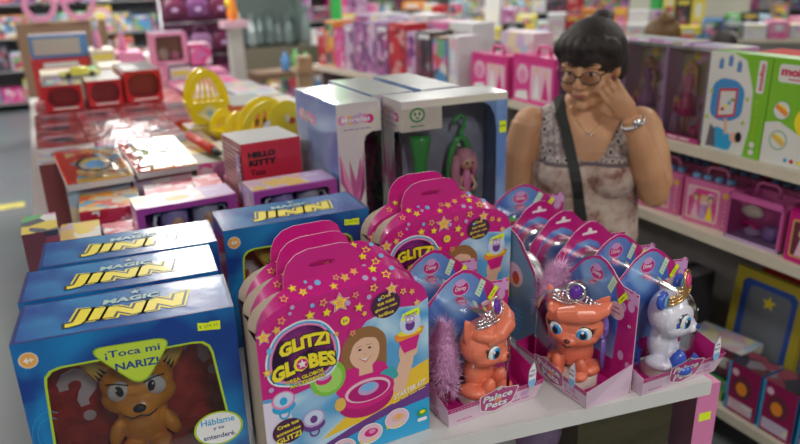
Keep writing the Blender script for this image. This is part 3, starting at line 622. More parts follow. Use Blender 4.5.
def toy_pet(parent, style, M):
    """big-headed little toy animal: 'fox' orange-red with hair tuft, 'bear' white and blue"""
    if style == 'fox': main = mat('coral_vinyl', (0.80, 0.20, 0.11), 0.32, coat=0.3); face = mat('peach_vinyl', (0.82, 0.42, 0.26), 0.32, coat=0.3)
    else: main = mat('white_vinyl', (0.74, 0.73, 0.82), 0.3, coat=0.3); face = main
    blue = mat('blue_vinyl', (0.04, 0.10, 0.50), 0.3, coat=0.3)
    bodym = main if style == 'fox' else main
    b = MB(); b.ell((0, 0.004, 0.030), (0.024, 0.022, 0.030), bodym, M, n=28)
    b.ell((0, -0.004, 0.078), (0.038, 0.033, 0.032), main, M, n=32); b.ell((0, -0.012, 0.066), (0.033, 0.028, 0.020), main, M, n=26); b.ell((0, -0.036, 0.062), (0.011, 0.009, 0.008), main, M, n=12)
    for s in (-1, 1):
        if style == 'fox':
            b.loft([[(a_ * math.cos(2 * math.pi * i / 10), 0.5 * a_ * math.sin(2 * math.pi * i / 10), z_) for i in range(10)] for a_, z_ in ((0.015, -0.008), (0.013, 0.008), (0.007, 0.022), (0.001, 0.032))], main, M @ T(s * 0.025, 0.002, 0.100) @ RY(s * 26), True, True, True)
        b.ell((s * 0.015, -0.022, 0.012), (0.009, 0.011, 0.020), main, M, n=22, rot=RX(14)); b.ell((s * 0.015, -0.030, 0.005), (0.0105, 0.014, 0.0075), main, M, n=22)
        b.ell((s * 0.024, -0.002, 0.009), (0.012, 0.022, 0.010), main, M, n=22)
    if style == 'fox':
        for k, (x, z, a) in enumerate(((-0.020, 0.100, 30), (-0.006, 0.104, 14))): b.ell((x, -0.014, z), (0.015, 0.022, 0.011), main, M, n=20, rot=RY(a))
    if style == 'fox': b.tube([(-0.024, -0.024, 0.092), (-0.010, -0.034, 0.101), (0.008, -0.033, 0.106), (0.024, -0.024, 0.107), (0.036, -0.012, 0.112), (0.043, -0.004, 0.122)], [0.006, 0.012, 0.015, 0.014, 0.010, 0.002], main, M, n=16)
    o = remesh_obj(b.build('toy_animal', parent), 0.0015, 8, 0.5)
    iris = mat('iris_blue', (0.03, 0.30, 0.70), 0.1, coat=0.8)
    for s in (-1, 1):
        e = MB(); Me = M @ T(s * 0.0175, -0.0345 + (0.0035), 0.076) @ RZ(s * 24)
        if style == 'bear': e.ell((0, 0.0030, 0.0), (0.0155, 0.0045, 0.0165), blue, Me, n=16)
        else: e.ell((0, 0.0036, -0.002), (0.0140, 0.0045, 0.0150), face, Me, n=16)
        e.ell((0, 0.0012, 0), (0.0118, 0.0042, 0.0128), BLACK, Me, n=16); e.ell((0.0, -0.0006, -0.0006), (0.0103, 0.0036, 0.0112), mat('eye_white', (0.8, 0.8, 0.78), 0.15, coat=0.6), Me, n=16)
        e.ell((-s * 0.002, -0.0022, -0.0012), (0.0080, 0.0028, 0.0092), iris, Me, n=14); e.ell((-s * 0.002, -0.0040, -0.0014), (0.0046, 0.0016, 0.0062), BLACK, Me, n=12); e.ell((-0.003, -0.0056, 0.004), (0.0020, 0.0010, 0.0024), WHITE, Me, n=8)
        for k in range(3): e.tube([(s * 0.009, -0.001, 0.007 - 0.003 * k), (s * (0.0155 - 0.001 * k), -0.002, 0.0115 - 0.0035 * k)], [0.0011, 0.0003], BLACK, Me, n=5)
        e.build('eye', o)
        if style == 'bear':
            q = MB(); q.ell((s * 0.031, 0.0, 0.106), (0.0135, 0.008, 0.0135), blue, M, n=14); q.ell((s * 0.031, -0.006, 0.106), (0.0085, 0.003, 0.0085), SKY, M, n=12); q.build('ear', o)
            q = MB(); q.ell((s * 0.0155, -0.026, 0.013), (0.0105, 0.0135, 0.0195), blue, M, rot=RX(14)); q.ell((s * 0.0155, -0.034, 0.0055), (0.0118, 0.0150, 0.0082), blue, M); q.build('paw', o)
    n_ = MB(); n_.ell((0, -0.0455, 0.0655), (0.0042, 0.0030, 0.0034), mat('nose_dark', (0.10, 0.02, 0.03), 0.25) if style == 'fox' else DBLUE, M); n_.build('nose', o)
    m_ = MB(); m_.tube([(-0.006, -0.0415, 0.0570), (0, -0.0440, 0.0550), (0.006, -0.0415, 0.0570)], 0.0009, BLACK, M, n=5); m_.build('mouth', o)
    return o
def pet_pack(style='fox', depth=0.115, header='blue', toyrz=12, tail=True, brush=False, lift=0.0, shield=True, w=0.285, price=True):
    t = bpy.data.objects.new('toy_pet_pack', None); C.objects.link(t)
    cd = depth  # card depth position
    # backing card
    left = [(0.0, 0.0), (0.0, 0.175), (0.008, 0.198), (0.026, 0.214), (0.048, 0.230), (0.076, 0.252), (0.108, 0.266), (0.136, 0.272), (0.162, 0.267), (0.188, 0.254), (0.208, 0.240), (0.226, 0.230), (w, 0.226), (w, 0.0)]
    card = MB(); F = FRONT(0, cd, 0)
    card.prism(left, -0.002, 0.0, MAG, F, side=LPINK)
    P = Print(card, F)
    inner = [(0.020, 0.055)] + [(0.022 + (x - 0.135) * 0.0, z) for x, z in ()] + [(0.012, 0.170), (0.020, 0.196), (0.046, 0.222), (0.078, 0.246), (0.108, 0.260), (0.136, 0.265), (0.162, 0.259), (0.186, 0.243), (0.204, 0.220), (0.216, 0.185), (0.220, 0.140), (0.214, 0.09), (0.212, 0.055)]
    if header == 'blue':
        P.poly(inner, PBLUE)
        for (x, y, r) in ((0.245, 0.215, 0.011), (0.262, 0.195, 0.013), (0.235, 0.185, 0.010), (0.270, 0.225, 0.007), (0.268, 0.06, 0.009), (0.24, 0.075, 0.011)): P.poly(circ(x, y, r, r, n=16), PDOT)
        P.poly([(0.228, 0.226), (0.262, 0.223), (w, 0.222), (w, 0.200), (0.262, 0.206)], PDOT)
        P.poly(circ(0.212, 0.170, 0.028, 0.020), LPINK); P.smalltype('¡VEN A', 0.212, 0.176, 0.006, MAG, off=0.02); P.smalltype('CONOCERLOS!', 0.212, 0.166, 0.005, MAG, w=0.042, off=0.02)
        P.text('4+', 0.262, 0.150, 0.009, WHITE, off=0.03)
    else:
        P.poly([(0.03, 0.05), (0.03, 0.165), (0.055, 0.20), (0.09, 0.222), (0.135, 0.228), (0.175, 0.214), (0.20, 0.175), (0.205, 0.05)], PBLUE)
        P.poly(rpoly([(0.106, 0.245), (0.127, 0.247), (0.130, 0.256), (0.142, 0.256), (0.145, 0.247), (0.166, 0.245), (0.166, 0.240), (0.106, 0.240)], 0.002, 2), WHITE)
        P.poly(circ(0.245, 0.215, 0.010, 0.010, n=16), PDOT)
    card.build('backing_card', t)
    if header == 'blue':
        lg = MB(); L = Print(lg, FRONT(0, cd - 0.0008, 0)); L.poly(circ(0.128, 0.232, 0.0265, 0.0165), LPINK); L.poly(circ(0.128, 0.232, 0.025, 0.0150), MAG); L.poly(circ(0.128, 0.2445, 0.016, 0.008), PDOT)
        L.text('Disney', 0.128, 0.2305, 0.0125, WHITE, w=0.034, off=0.01, shear=0.15); lg.build('logo', t)
    # tray: open box flaring to the front
    yb, h = cd - 0.0005, 0.055
    tr = MB(); fb = [(0.004, 0.0), (w - 0.004, 0.0)]  # front bottom edge, y=0
    base = [(0.004, 0.004), (w - 0.006, 0.004), (w - 0.002, yb), (0.0, yb)]
    topo = [(-0.010, -0.010), (w + 0.010, -0.010), (w + 0.004, yb), (-0.004, yb)]
    hs = [0.050, 0.050, 0.075, 0.075]
    v0 = [(x, y, 0) for x, y in base]; v1 = [(x, y, hs[i]) for i, (x, y) in enumerate(topo)]
    tr.add(v0, [(0, 1, 2, 3)], TRAYP)
    for a, b in ((0, 1), (1, 2), (3, 0)): tr.add([v0[a], v0[b], v1[b], v1[a]], [(0, 1, 2, 3)], TRAYP)
    ins = lambda p, k: (p[0] + (w / 2 - p[0]) * k, p[1] + (yb * 0.5 - p[1]) * k * 1.6, p[2])
    i0 = [ins((x, y, 0.004), 0.012) for x, y in base]; i1 = [ins(p, 0.012) for p in v1]
    for a, b in ((0, 1), (1, 2), (3, 0)): tr.add([i0[a], i0[b], i1[b], i1[a]], [(0, 1, 2, 3)], TRAYM); tr.add([v1[a], v1[b], i1[b], i1[a]], [(0, 1, 2, 3)], TRAYM)
    tr.add(i0, [(0, 1, 2, 3)], TRAYM)
    fdir = Vector(v1[0]) - Vector(v0[0]); fd = Vector((0, fdir.y, fdir.z)).normalized()
    Ff = frame(v0[0], (1, 0, 0), tuple(fd), (0, -fd.z, fd.y)); P = Print(tr, Ff); L_ = fdir.length
    P.poly([(-0.012, 0.040), (w + 0.002, 0.040), (w + 0.006, 0.0512), (-0.0138, 0.0512)], TRAYM)
    for k in range(30): P.rect(-0.004 + k * 0.0095, 0.0445, 0.0015 + k * 0.0095, 0.0460, LPINK)
    P.smalltype('¡VEN A CONOCERLOS!', 0.045, 0.012, 0.0045, MAG, w=0.05, off=0.01); P.smalltype('CEPILLO MÁGICO', 0.225, 0.0135, 0.0052, MAG, w=0.06, off=0.02)
    P.rect(0.218, 0.022, 0.240, 0.034, PDOT); P.poly(circ(0.200, 0.027, 0.005, n=12), PDOT)
    # left cheek of the tray
    Fl = frame(v0[3], tuple((Vector(v0[0]) - Vector(v0[3])).normalized()), (0, 0, 1), (-1, 0, 0)); PLft = Print(tr, frame((v0[3][0] - 0.0005, v0[3][1], 0), (0, -1, 0), tuple(Vector((-0.12, 0, 1)).normalized()), (-1, 0, 0)))
    PLft.rect(0.015, 0.012, 0.045, 0.016, PDOT); PLft.rect(0.055, 0.010, 0.080, 0.028, PDOT)
    tr.build('tray', t)
    if shield:
        lg = MB(); L = Print(lg, frame((v0[0][0], v0[0][1] - 0.0014, 0.0), (1, 0, 0), tuple(fd), (0, -fd.z, fd.y)))
        sh = rpoly([(0.080, 0.060), (0.120, 0.067), (0.137, 0.076), (0.154, 0.067), (0.200, 0.060), (0.190, 0.018), (0.137, 0.005), (0.092, 0.018)], 0.008, 3)
        L.poly([(0.137 + (x - 0.137) * 1.06, 0.042 + (y - 0.042) * 1.08) for x, y in sh], WHITE); L.poly(sh, MAG); L.poly(circ(0.137, 0.070, 0.009, 0.0055), SILVER)
        L.text('Palace', 0.139, 0.0485, 0.0195, WHITE, w=0.092, off=0.03, out=0.07, outm=PURP); L.text('Pets', 0.139, 0.0255, 0.0190, WHITE, w=0.070, off=0.03, out=0.07, outm=PURP)
        lg.build('logo', t)
        lf = MB(); Lp = Print(lf, frame((0.245, -0.0165, 0.052), (1, 0, 0), (0, 0, 1), (0, -1, 0)))
        leaf = rpoly([(-0.012, 0.002), (0.0, -0.014), (0.013, 0.002), (0.013, 0.030), (0.006, 0.052), (-0.010, 0.034)], 0.006, 4)
        lf.prism(leaf, -0.0012, 0, LPINK, frame((0.245, -0.0165, 0.052), (1, 0, 0), (0, 0, 1), (0, -1, 0)), side=SKY)
        Lp.poly([(x * 0.88, 0.012 + (y - 0.012) * 0.9) for x, y in leaf], WHITE); Lp.poly([(-0.011, 0.003), (0, -0.011), (0.012, 0.003), (0.010, 0.012), (-0.010, 0.010)], SKY)
        Lp.text('¡VEN', 0.001, 0.030, 0.0065, PURP, off=0.03); Lp.text('MEET', 0.001, 0.021, 0.0060, PURP, off=0.02); lf.build('pointed_tag', t)
    # inner stand
    if toyrz is not None:
        sd = MB(); sd.prism(rpoly([(0.085, 0.012), (0.215, 0.012), (0.215, 0.085), (0.085, 0.085)], 0.02), 0.0045, 0.028, CREAM, TOPF()); sd.build('stand', t)
        M = T(0.145, 0.056, 0.0285) @ S3(1 / 0.755, 1, 1) @ RZ(toyrz) @ (S3(1.66, 1.36, 1.42) if style == 'fox' else S3(1.72, 1.38, 1.56))
        pet = toy_pet(t, style, M)
        if style == 'fox': tiara(pet, M @ T(0.0, -0.012, 0.112) @ RX(-14) @ RY(6), SILVER, mat('purple_gem', (0.12, 0.02, 0.35), 0.1, coat=0.9))
        else: tiara(pet, M @ T(-0.004, -0.010, 0.108) @ RX(-10) @ RY(-6), mat('gold_plastic', (0.80, 0.52, 0.22), 0.25, metal=0.9), mat('pink_gem', (0.80, 0.05, 0.22), 0.1, coat=0.9), band=0.028)
        if tail and style == 'fox': fur([(0.050, 0.080, 0.030), (0.036, 0.066, 0.065 + lift * .3), (0.032, 0.060, 0.105 + lift * .6), (0.034, 0.062, 0.150 + lift), (0.044, 0.070, 0.190 + lift)], [0.016, 0.026, 0.030, 0.026, 0.012], mat('lilac_fur', (0.78, 0.46, 0.70), 0.8), 3000, 0.022, 5, pet, 'fluffy_tail', mat('lilac_fur_base', (0.62, 0.32, 0.55), 0.9))
        if style == 'bear': fur([(0.060, 0.085, 0.030), (0.046, 0.083, 0.060), (0.044, 0.083, 0.095)], [0.014, 0.020, 0.010], mat('blue_fur', (0.05, 0.12, 0.55), 0.8), 900, 0.015, 6, pet, 'fluffy_tail', blue_base)
    if brush:
        br = MB(); pu = mat('purple_vinyl', (0.20, 0.12, 0.48), 0.25, coat=0.5)
        br.tube([(0.218, 0.085, 0.045), (0.216, 0.085, 0.09), (0.214, 0.085, 0.115)], [0.005, 0.0065, 0.006], pu); br.ell((0.212, 0.085, 0.142), (0.018, 0.008, 0.028), pu, n=16)
        for k in range(6): br.ell((0.212 + 0.015 * math.cos(k), 0.080, 0.142 + 0.024 * math.sin(k)), (0.006, 0.005, 0.007), pu, n=10)
        br.build('toy_hairbrush', t)
    # clear dome: arch shaped blister standing in front of the card
    def arch(k, n=26, y=0.0, sx=1.0):
        cx, hw, zb, zs = 0.118, 0.094 * sx, 0.03, 0.128
        pts = [(cx - hw, y, zb)]
        for i in range(n + 1):
            a = math.pi - math.pi * i / n; pts.append((cx + hw * math.cos(a), y, zs + (0.088 * k) * math.sin(a)))
        return pts + [(cx + hw, y, zb)]
    ds = MB(); dd = cd - 0.012
    rings = [arch(1.0, y=cd - 0.0012), arch(0.99, y=cd - dd * 0.45, sx=0.995), arch(0.96, y=cd - dd * 0.75, sx=0.98), arch(0.92, y=cd - dd * 0.90, sx=0.95), arch(0.84, y=cd - dd * 0.97, sx=0.90), arch(0.6, y=cd - dd, sx=0.75), arch(0.1, y=cd - dd, sx=0.2)]
    ds.loft(rings, DOME, closed=False); ds.build('blister_dome', t)
    if price:
        pr = MB(); Q = Print(pr, FRONT(0, cd - 0.0016, 0)); Q.poly([(0.172, 0.212), (0.192, 0.244), (0.208, 0.234), (0.188, 0.202)], mat('mint_sticker', (0.60, 0.78, 0.62), 0.5))
        for k in range(4): Q.line([(0.180 + 0.004 * k, 0.214 + 0.006 * k), (0.188 + 0.004 * k, 0.209 + 0.006 * k)], 0.0016, GREEN)
        pr.build('security_sticker', t)
        pr = MB(); Q = Print(pr, FRONT(0, cd - 0.0019, 0)); Q.poly([(0.214, 0.196), (0.240, 0.222), (0.250, 0.213), (0.224, 0.187)], STICK); Q.smalltype('$ 269', 0.232, 0.2045, 0.006, mat('sticker_ink', (0.25, 0.33, 0.03), 0.6), rot=45, off=0); pr.build('price_sticker', t)
    return t
blue_base = mat('blue_fur_base', (0.03, 0.08, 0.4), 0.9)
G_P = 'toy pet blister packs on the display table'
def put(o, x, y, rz, label, sx=0.755):
    o.location = (x, y, 0.9); o.rotation_euler = (0, 0, math.radians(rz)); o.scale = (sx, 1, 1); return tag(o, label, 'toy pack', G_P)
p1 = put(pet_pack('fox', toyrz=30), 0.588, 0.986, 0, 'blister pack with coral toy cat and lilac fluffy tail, beside the craft kit box')
p2 = put(pet_pack('fox', toyrz=32, brush=True, tail=True, lift=0.045, depth=0.118), 0.856, 1.118, -89, 'blister pack with coral toy cat and a purple toy hairbrush, middle of the front three')
p3 = put(pet_pack('bear', toyrz=28), 0.990, 0.884, -2, 'blister pack holding the white and blue toy panda with gold tiara')
p1b = put(pet_pack('fox', depth=0.105, toyrz=None, shield=False), 0.588, 1.118, 0, 'blue-headed blister pack directly behind the coral cat with lilac tail')
p3b = put(pet_pack('fox', depth=0.080, toyrz=None, shield=False), 0.992, 1.016, -2, 'blue-headed blister pack directly behind the toy panda')
GD = film('glossy_blister_plastic', (0.93, 0.94, 0.96), 0.38, 1.4, 0.05, 8, 0.14)
ps = put(pet_pack('fox', depth=0.064, toyrz=None, shield=False, price=False), 0.974, 1.140, 90, 'blister pack turned to show the blue back of its card, behind the middle coral cat')
for ch in ps.children:
    if ch.name.startswith('blister_dome'): ch.data.materials[0] = GD
Pb = MB(); Q = Print(Pb, frame((0, 0.0665, 0), (-1, 0, 0), (0, 0, 1), (0, 1, 0)))
Q.poly([(-0.283, 0.002), (-0.283, 0.236), (-0.23, 0.231), (-0.208, 0.234), (-0.162, 0.264), (-0.136, 0.270), (-0.108, 0.264), (-0.05, 0.220), (-0.008, 0.188), (-0.002, 0.165), (-0.002, 0.002)], mat('card_back_blue', (0.16, 0.30, 0.48), 0.4))
Q.poly(circ(-0.11, 0.165, 0.045, 0.030), LPINK); Q.poly(circ(-0.10, 0.160, 0.018, 0.016), RED); Q.rect(-0.225, 0.12, -0.18, 0.175, mat('panel_green_grey', (0.25, 0.33, 0.30), 0.4))
for k in range(5): Q.rect(-0.23, 0.03 + k * 0.012, -0.06, 0.034 + k * 0.012, SKY)
Pb.build('card_back_print', ps)
for k, (y, lab) in enumerate(((1.112, 'magenta-headed blister pack, nearest the camera of the three in the row behind the toy panda'), (1.206, 'magenta-headed blister pack, middle of the three in the row behind the toy panda'), (1.300, 'magenta-headed blister pack, farthest of the three in the row behind the toy panda'))):
    o = pet_pack('fox', depth=0.080, header='magenta', toyrz=None, shield=False, price=False) if k == 0 else dup(pm, (0, 0, 0), 0, '')
    if k == 0:
        pm = o
        for ch in pm.children:
            if ch.name.startswith('blister_dome'): ch.data.materials[0] = film('silvery_blister', (0.94, 0.95, 0.97), 0.2, 1.4, 0.05, 8, 0.10)
    put(o, 0.996 - 0.002 * k, y, -2, lab, 0.74)
pa = put(pet_pack('fox', depth=0.09, toyrz=None, shield=False), 1.012, 1.440, -6, 'blister pack of green and pink toy accessories, farthest pack next to the woman', 0.92)
for (x, z, c1, c2) in ((0.075, 0.165, GREEN, mat('berry_vinyl', (0.5, 0.02, 0.10), 0.3)), (0.160, 0.165, mat('gold_plastic', (0.80, 0.52, 0.22), 0.25, metal=0.9), PINK)):
    a = MB(); a.ell((x, 0.055, z), (0.036, 0.014, 0.030), c1, n=16)
    for q in range(5): a.ell((x + 0.016 * math.cos(q * 1.257), 0.043, z + 0.013 * math.sin(q * 1.257)), (0.012, 0.006, 0.009), c2, n=10)
    a.build('toy_accessory', pa)

# ================================================================ mermaid mirror sets (tall clear-fronted boxes)
DOLLSKIN = mat('doll_skin', (0.78, 0.46, 0.34), 0.4, coat=0.2)
def doll(mb, M, hair, dress, dress2, h=0.26, legs=True):
    """fashion doll standing on z=0, height h, facing -Y"""
    k = h / 0.30; Q = M @ S3(k, k, k)
    mb.ell((0, 0, 0.277), (0.0125, 0.013, 0.017), DOLLSKIN, Q, n=12)
    mb.tube([(0, 0, 0.245), (0, 0, 0.268)], 0.0048, DOLLSKIN, Q, n=8)
    mb.tube([(0, 0, 0.150), (0, 0, 0.185), (0, -0.001, 0.215), (0, 0, 0.240), (0, 0, 0.248)], [0.018, 0.0125, 0.019, 0.021, 0.008], dress, Q, n=10)
    mb.ell((0, 0.007, 0.278), (0.019, 0.014, 0.022), hair, Q, n=12); mb.ell((0, -0.001, 0.291), (0.0145, 0.014, 0.010), hair, Q, n=10)
    for s in (-1, 1):
        mb.tube([(s * 0.014, 0.002, 0.285), (s * 0.021, 0.006, 0.262), (s * 0.023, 0.008, 0.225), (s * 0.018, 0.010, 0.195)], [0.008, 0.010, 0.010, 0.004], hair, Q, n=8)
        mb.tube([(s * 0.020, 0, 0.238), (s * 0.032, 0, 0.205), (s * 0.036, -0.012, 0.165)], [0.0055, 0.0045, 0.0035], DOLLSKIN, Q, n=7); mb.ell((s * 0.0365, -0.015, 0.158), (0.004, 0.004, 0.007), DOLLSKIN, Q, n=8)
        mb.ell((s * 0.005, -0.0118, 0.279), (0.0022, 0.0015, 0.0022), BLACK, Q, n=8)
        if legs: mb.tube([(s * 0.009, 0, 0.15), (s * 0.010, -0.002, 0.08), (s * 0.009, 0, 0.012)], [0.011, 0.008, 0.0045], DOLLSKIN, Q, n=8); mb.ell((s * 0.009, -0.006, 0.006), (0.005, 0.011, 0.006), dress2, Q, n=8)
    mb.ell((0, -0.0125, 0.2695), (0.0035, 0.0015, 0.0014), RED, Q, n=8)
    mb.tube([(0, 0, 0.172), (0, 0, 0.150), (0, 0, 0.115), (0, 0, 0.075 if legs else 0.0)], [0.013, 0.022, 0.032, 0.045 if not legs else 0.040], dress2, Q, n=14)
MCREAM = two_tone('mirror_box_cream', (0.66, 0.58, 0.60), (0.74, 0.70, 0.58), scale=5, rough=0.3, coat=0.5)
MBLUE = two_tone('mirror_box_blue', (0.14, 0.26, 0.60), (0.30, 0.46, 0.72), scale=5, rough=0.3, coat=0.5)
WTOP = mat('white_top_and_glare', (0.66, 0.68, 0.66), 0.25, coat=0.6, bump=0.2, bscale=7)
MGREEN = mat('green_glitter_vinyl', (0.04, 0.34, 0.07), 0.25, coat=0.6)
def logo_blobs(P, cx, cy, s, word='Morellas'):
    cols = (PINK, LORANGE, GOLD, LIME, LILAC, PINK, PURP, LILAC)
    n = 7
    for k in range(n): P.poly(circ(cx + (k - (n - 1) / 2) * 0.016 * s, cy + 0.003 * s * math.sin(k * 1.9), 0.0145 * s, 0.015 * s, n=14), (PINK, LPINK, GOLD, LILAC, LILAC, PINK, HOT)[k])
    P.text(word, cx, cy, 0.018 * s, WHITE, w=0.098 * s, off=0.03, out=0.08, outm=mat('logo_plum', (0.45, 0.05, 0.30), 0.4))
def mirror_box(content=True):
    w, d, h = 0.342, 0.135, 0.50
    t = bpy.data.objects.new('mirror_doll_set', None); C.objects.link(t)
    mb = MB()
    mb.add([(0, 0, h), (w, 0, h), (w, d, h), (0, d, h)], [(0, 1, 2, 3)], WTOP); mb.add([(0, 0, 0), (w, 0, 0), (w, d, 0), (0, d, 0)], [(0, 1, 2, 3)], MBLUE)
    mb.add([(0, d, 0), (w, d, 0), (w, d, h), (0, d, h)], [(0, 1, 2, 3)], MBLUE); mb.add([(w, 0, 0), (w, d, 0), (w, d, h), (w, 0, h)], [(0, 1, 2, 3)], MBLUE)
    F = FRONT()
    # front: window runs round the left corner
    mb.add([(0, 0, h - 0.085), (0.125, 0, h - 0.085), (0.125, 0, h), (0, 0, h)], [(0, 1, 2, 3)], MCREAM)
    mb.add([(0.125, 0, h - 0.022), (w, 0, h - 0.022), (w, 0, h), (0.125, 0, h)], [(0, 1, 2, 3)], MCREAM)
    cor = rpoly([(w - 0.085, h - 0.022), (w - 0.04, h - 0.06), (w - 0.035, h - 0.14)], 0.04, 8)
    mb.add([(x, 0, z) for x, z in [(w, 0.0), (w, h - 0.022), (w - 0.085, h - 0.022), (w - 0.060, h - 0.035), (w - 0.043, h - 0.065), (w - 0.036, h - 0.11), (w - 0.032, 0.0)]], [tuple(range(7))], MBLUE)
    mb.add([(0, 0, 0), (w, 0, 0), (w, 0, 0.05), (0, 0, 0.05)], [(0, 1, 2, 3)], MCREAM)
    # left narrow side
    mb.add([(0, y, z) for y, z in [(d, 0), (d, h), (0, h), (0, h - 0.085), (0.030, h - 0.085), (0.048, h - 0.095), (0.055, h - 0.115), (0.055, 0.05), (0, 0.05), (0, 0)]], [tuple(range(10))], MCREAM)
    P = Print(mb, F); P.poly(circ(0.048, h - 0.040, 0.024, 0.021), MGREEN); P.poly(circ(0.048, h - 0.040, 0.018, 0.015), CREAM)
    for sx in (-1, 1): P.poly(circ(0.048 + sx * 0.007, h - 0.037, 0.004, 0.006, n=12), MGREEN)
    P.poly(circ(0.048, h - 0.048, 0.006, 0.003, n=12), MGREEN); P.smalltype('mirror doll', 0.050, h - 0.071, 0.007, MGREEN, w=0.045, off=0.02)
    P.rect(w - 0.026, h - 0.12, w - 0.002, h - 0.085, STICK); P.smalltype('$ 499', w - 0.014, h - 0.10, 0.008, mat('sticker_ink', (0.25, 0.33, 0.03), 0.6), w=0.02, off=0)
    PL = Print(mb, LEFTF(0, d, 0)); logo_blobs(PL, 0.058, h - 0.045, 0.88)
    PL.smalltype('fashion doll and magic mirror', 0.062, h - 0.073, 0.0045, PURP, w=0.085, off=0)
    plum = mat('plant_plum', (0.50, 0.10, 0.28), 0.45)
    for k, a in enumerate((-38, -22, -8, 6, 20, 34, 48)):
        L_ = 0.17 + 0.03 * math.cos(k * 1.3); x0, z0 = 0.052, 0.20; dx = math.sin(math.radians(a)); dz = math.cos(math.radians(a))
        pts = [(x0 - 0.006 * dz, z0), (x0 + dx * L_ * 0.5 - 0.009 * dz - 0.01 * dx, z0 + dz * L_ * 0.5), (max(0.004, min(0.076, x0 + dx * L_)), z0 + dz * L_), (x0 + dx * L_ * 0.5 + 0.009 * dz, z0 + dz * L_ * 0.5 - 0.009 * dx), (x0 + 0.006 * dz, z0)]
        PL.poly([(max(0.003, min(0.078, px)), pz) for px, pz in pts], (plum, PINK, plum)[k % 3])
    PB = Print(mb, frame((w, d, 0), (-1, 0, 0), (0, 0, 1), (0, 1, 0))); logo_blobs(PB, 0.10, h - 0.07, 1.15); PB.poly(rrect(0.05, 0.06, 0.30, 0.30, 0.02), mat('back_photo', (0.30, 0.40, 0.60), 0.4)); PB.poly(circ(0.17, 0.20, 0.035, 0.05), MGREEN); PB.poly(circ(0.17, 0.21, 0.018, 0.025), PINK); PB.poly(circ(0.09, 0.16, 0.02, 0.04), HAIRP)
    mb.build('carton', t)
    ln = MB(); pv = mat('mirror_backdrop', (0.30, 0.32, 0.40), 0.4, var=0.25); ln.box(0.004, w - 0.004, d - 0.012, d - 0.008, 0.004, h - 0.004, pv); ln.box(0.004, w - 0.004, 0.004, d - 0.012, 0.045, 0.050, LILAC); ln.build('liner', t)
    wn = MB(); wn.add([(0.001, -0.0005, 0.05), (w - 0.034, -0.0005, 0.05), (w - 0.036, -0.0005, h - 0.02), (0.001, -0.0005, h - 0.02)], [(0, 1, 2, 3)], FILM); wn.add([(-0.0005, 0.001, 0.05), (-0.0005, 0.055, 0.05), (-0.0005, 0.055, h - 0.09), (-0.0005, 0.001, h - 0.09)], [(0, 1, 2, 3)], FILM); wn.build('window', t)
    # green wand
    wa = MB(); wa.lathe([(0.019, 0.05), (0.021, 0.10), (0.020, 0.22), (0.022, 0.27), (0.020, 0.30), (0.027, 0.34), (0.033, 0.375), (0.031, 0.385), (0.012, 0.388)], MGREEN, T(0.085, 0.062, 0), n=18)
    for k in range(5): wa.tube([(0.085 + 0.021 * math.cos(a + k), 0.062 + 0.021 * math.sin(a + k), 0.08 + 0.035 * k + 0.012 * a) for a in [j * 0.5 for j in range(8)]], 0.003, SILVER, n=5)
    wa.build('green_wand', t)
    # mirror with hook and small mermaid doll
    mr = MB(); mr.tube([(0.225 + 0.052 * math.cos(a) * (1.0 if math.sin(a) < 0 else 0.75), 0.075, 0.245 + 0.115 * math.sin(a)) for a in [2 * math.pi * i / 28 for i in range(28)]], 0.010, MGREEN, n=10, closed=True)
    mr.tube([(0.225, 0.075, 0.355), (0.228, 0.075, 0.375), (0.238, 0.075, 0.395), (0.240, 0.075, 0.415), (0.225, 0.075, 0.430), (0.208, 0.075, 0.420), (0.205, 0.075, 0.403)], [0.009, 0.008, 0.007, 0.0065, 0.006, 0.006, 0.005], MGREEN, n=10)
    mr.tube([(0.180, 0.06, 0.06), (0.225, 0.06, 0.10), (0.27, 0.06, 0.06)], [0.008, 0.016, 0.008], MGREEN); mr.ell((0.225, 0.085, 0.245), (0.045, 0.004, 0.10), SILVER, n=20)
    mr.build('mermaid_mirror', t)
    dl = MB(); dl.ell((0.235, 0.052, 0.290), (0.024, 0.022, 0.026), DOLLSKIN, n=16)
    ph = mat('doll_pink_hair', (0.60, 0.25, 0.33), 0.5)
    dl.ell((0.233, 0.060, 0.302), (0.031, 0.026, 0.030), ph, n=16); dl.tube([(0.208, 0.06, 0.31), (0.198, 0.058, 0.27), (0.200, 0.055, 0.22), (0.205, 0.055, 0.18)], [0.013, 0.016, 0.017, 0.008], ph); dl.tube([(0.258, 0.06, 0.31), (0.266, 0.058, 0.27), (0.262, 0.055, 0.23)], [0.012, 0.013, 0.006], ph)
    for s in (-1, 1): dl.ell((0.235 + s * 0.009, 0.0315, 0.290), (0.004, 0.002, 0.005), BLACK, n=8); dl.tube([(0.235 + s * 0.016, 0.052, 0.245), (0.235 + s * 0.028, 0.045, 0.215), (0.235 + s * 0.012, 0.032, 0.205)], 0.006, DOLLSKIN)
    dl.tube([(0.235, 0.052, 0.27), (0.235, 0.052, 0.24), (0.235, 0.052, 0.21), (0.235, 0.05, 0.17), (0.225, 0.05, 0.12), (0.215, 0.05, 0.09)], [0.007, 0.018, 0.013, 0.020, 0.014, 0.008], PINK, n=12)
    dl.build('small_doll', t)
    return t
G_M = 'tall clear-fronted doll mirror sets'
ma = mirror_box(); ma.location = (0.868, 1.708, 0.9); ma.rotation_euler = (0, 0, math.radians(-3)); tag(ma, 'tall doll mirror set with its clear front and green wand facing the camera', 'toy box', G_M)
dup(ma, (0.836, 1.775, 0.9), 90, 'tall doll mirror set turned side-on, its pale blue back facing the small red cup box')
dup(ma, (0.985, 1.862, 0.9), 90, 'tall doll mirror set hidden behind the one showing the green wand, left of the pair')
dup(ma, (1.150, 1.862, 0.9), 90, 'tall doll mirror set hidden behind the one showing the green wand, right of the pair')

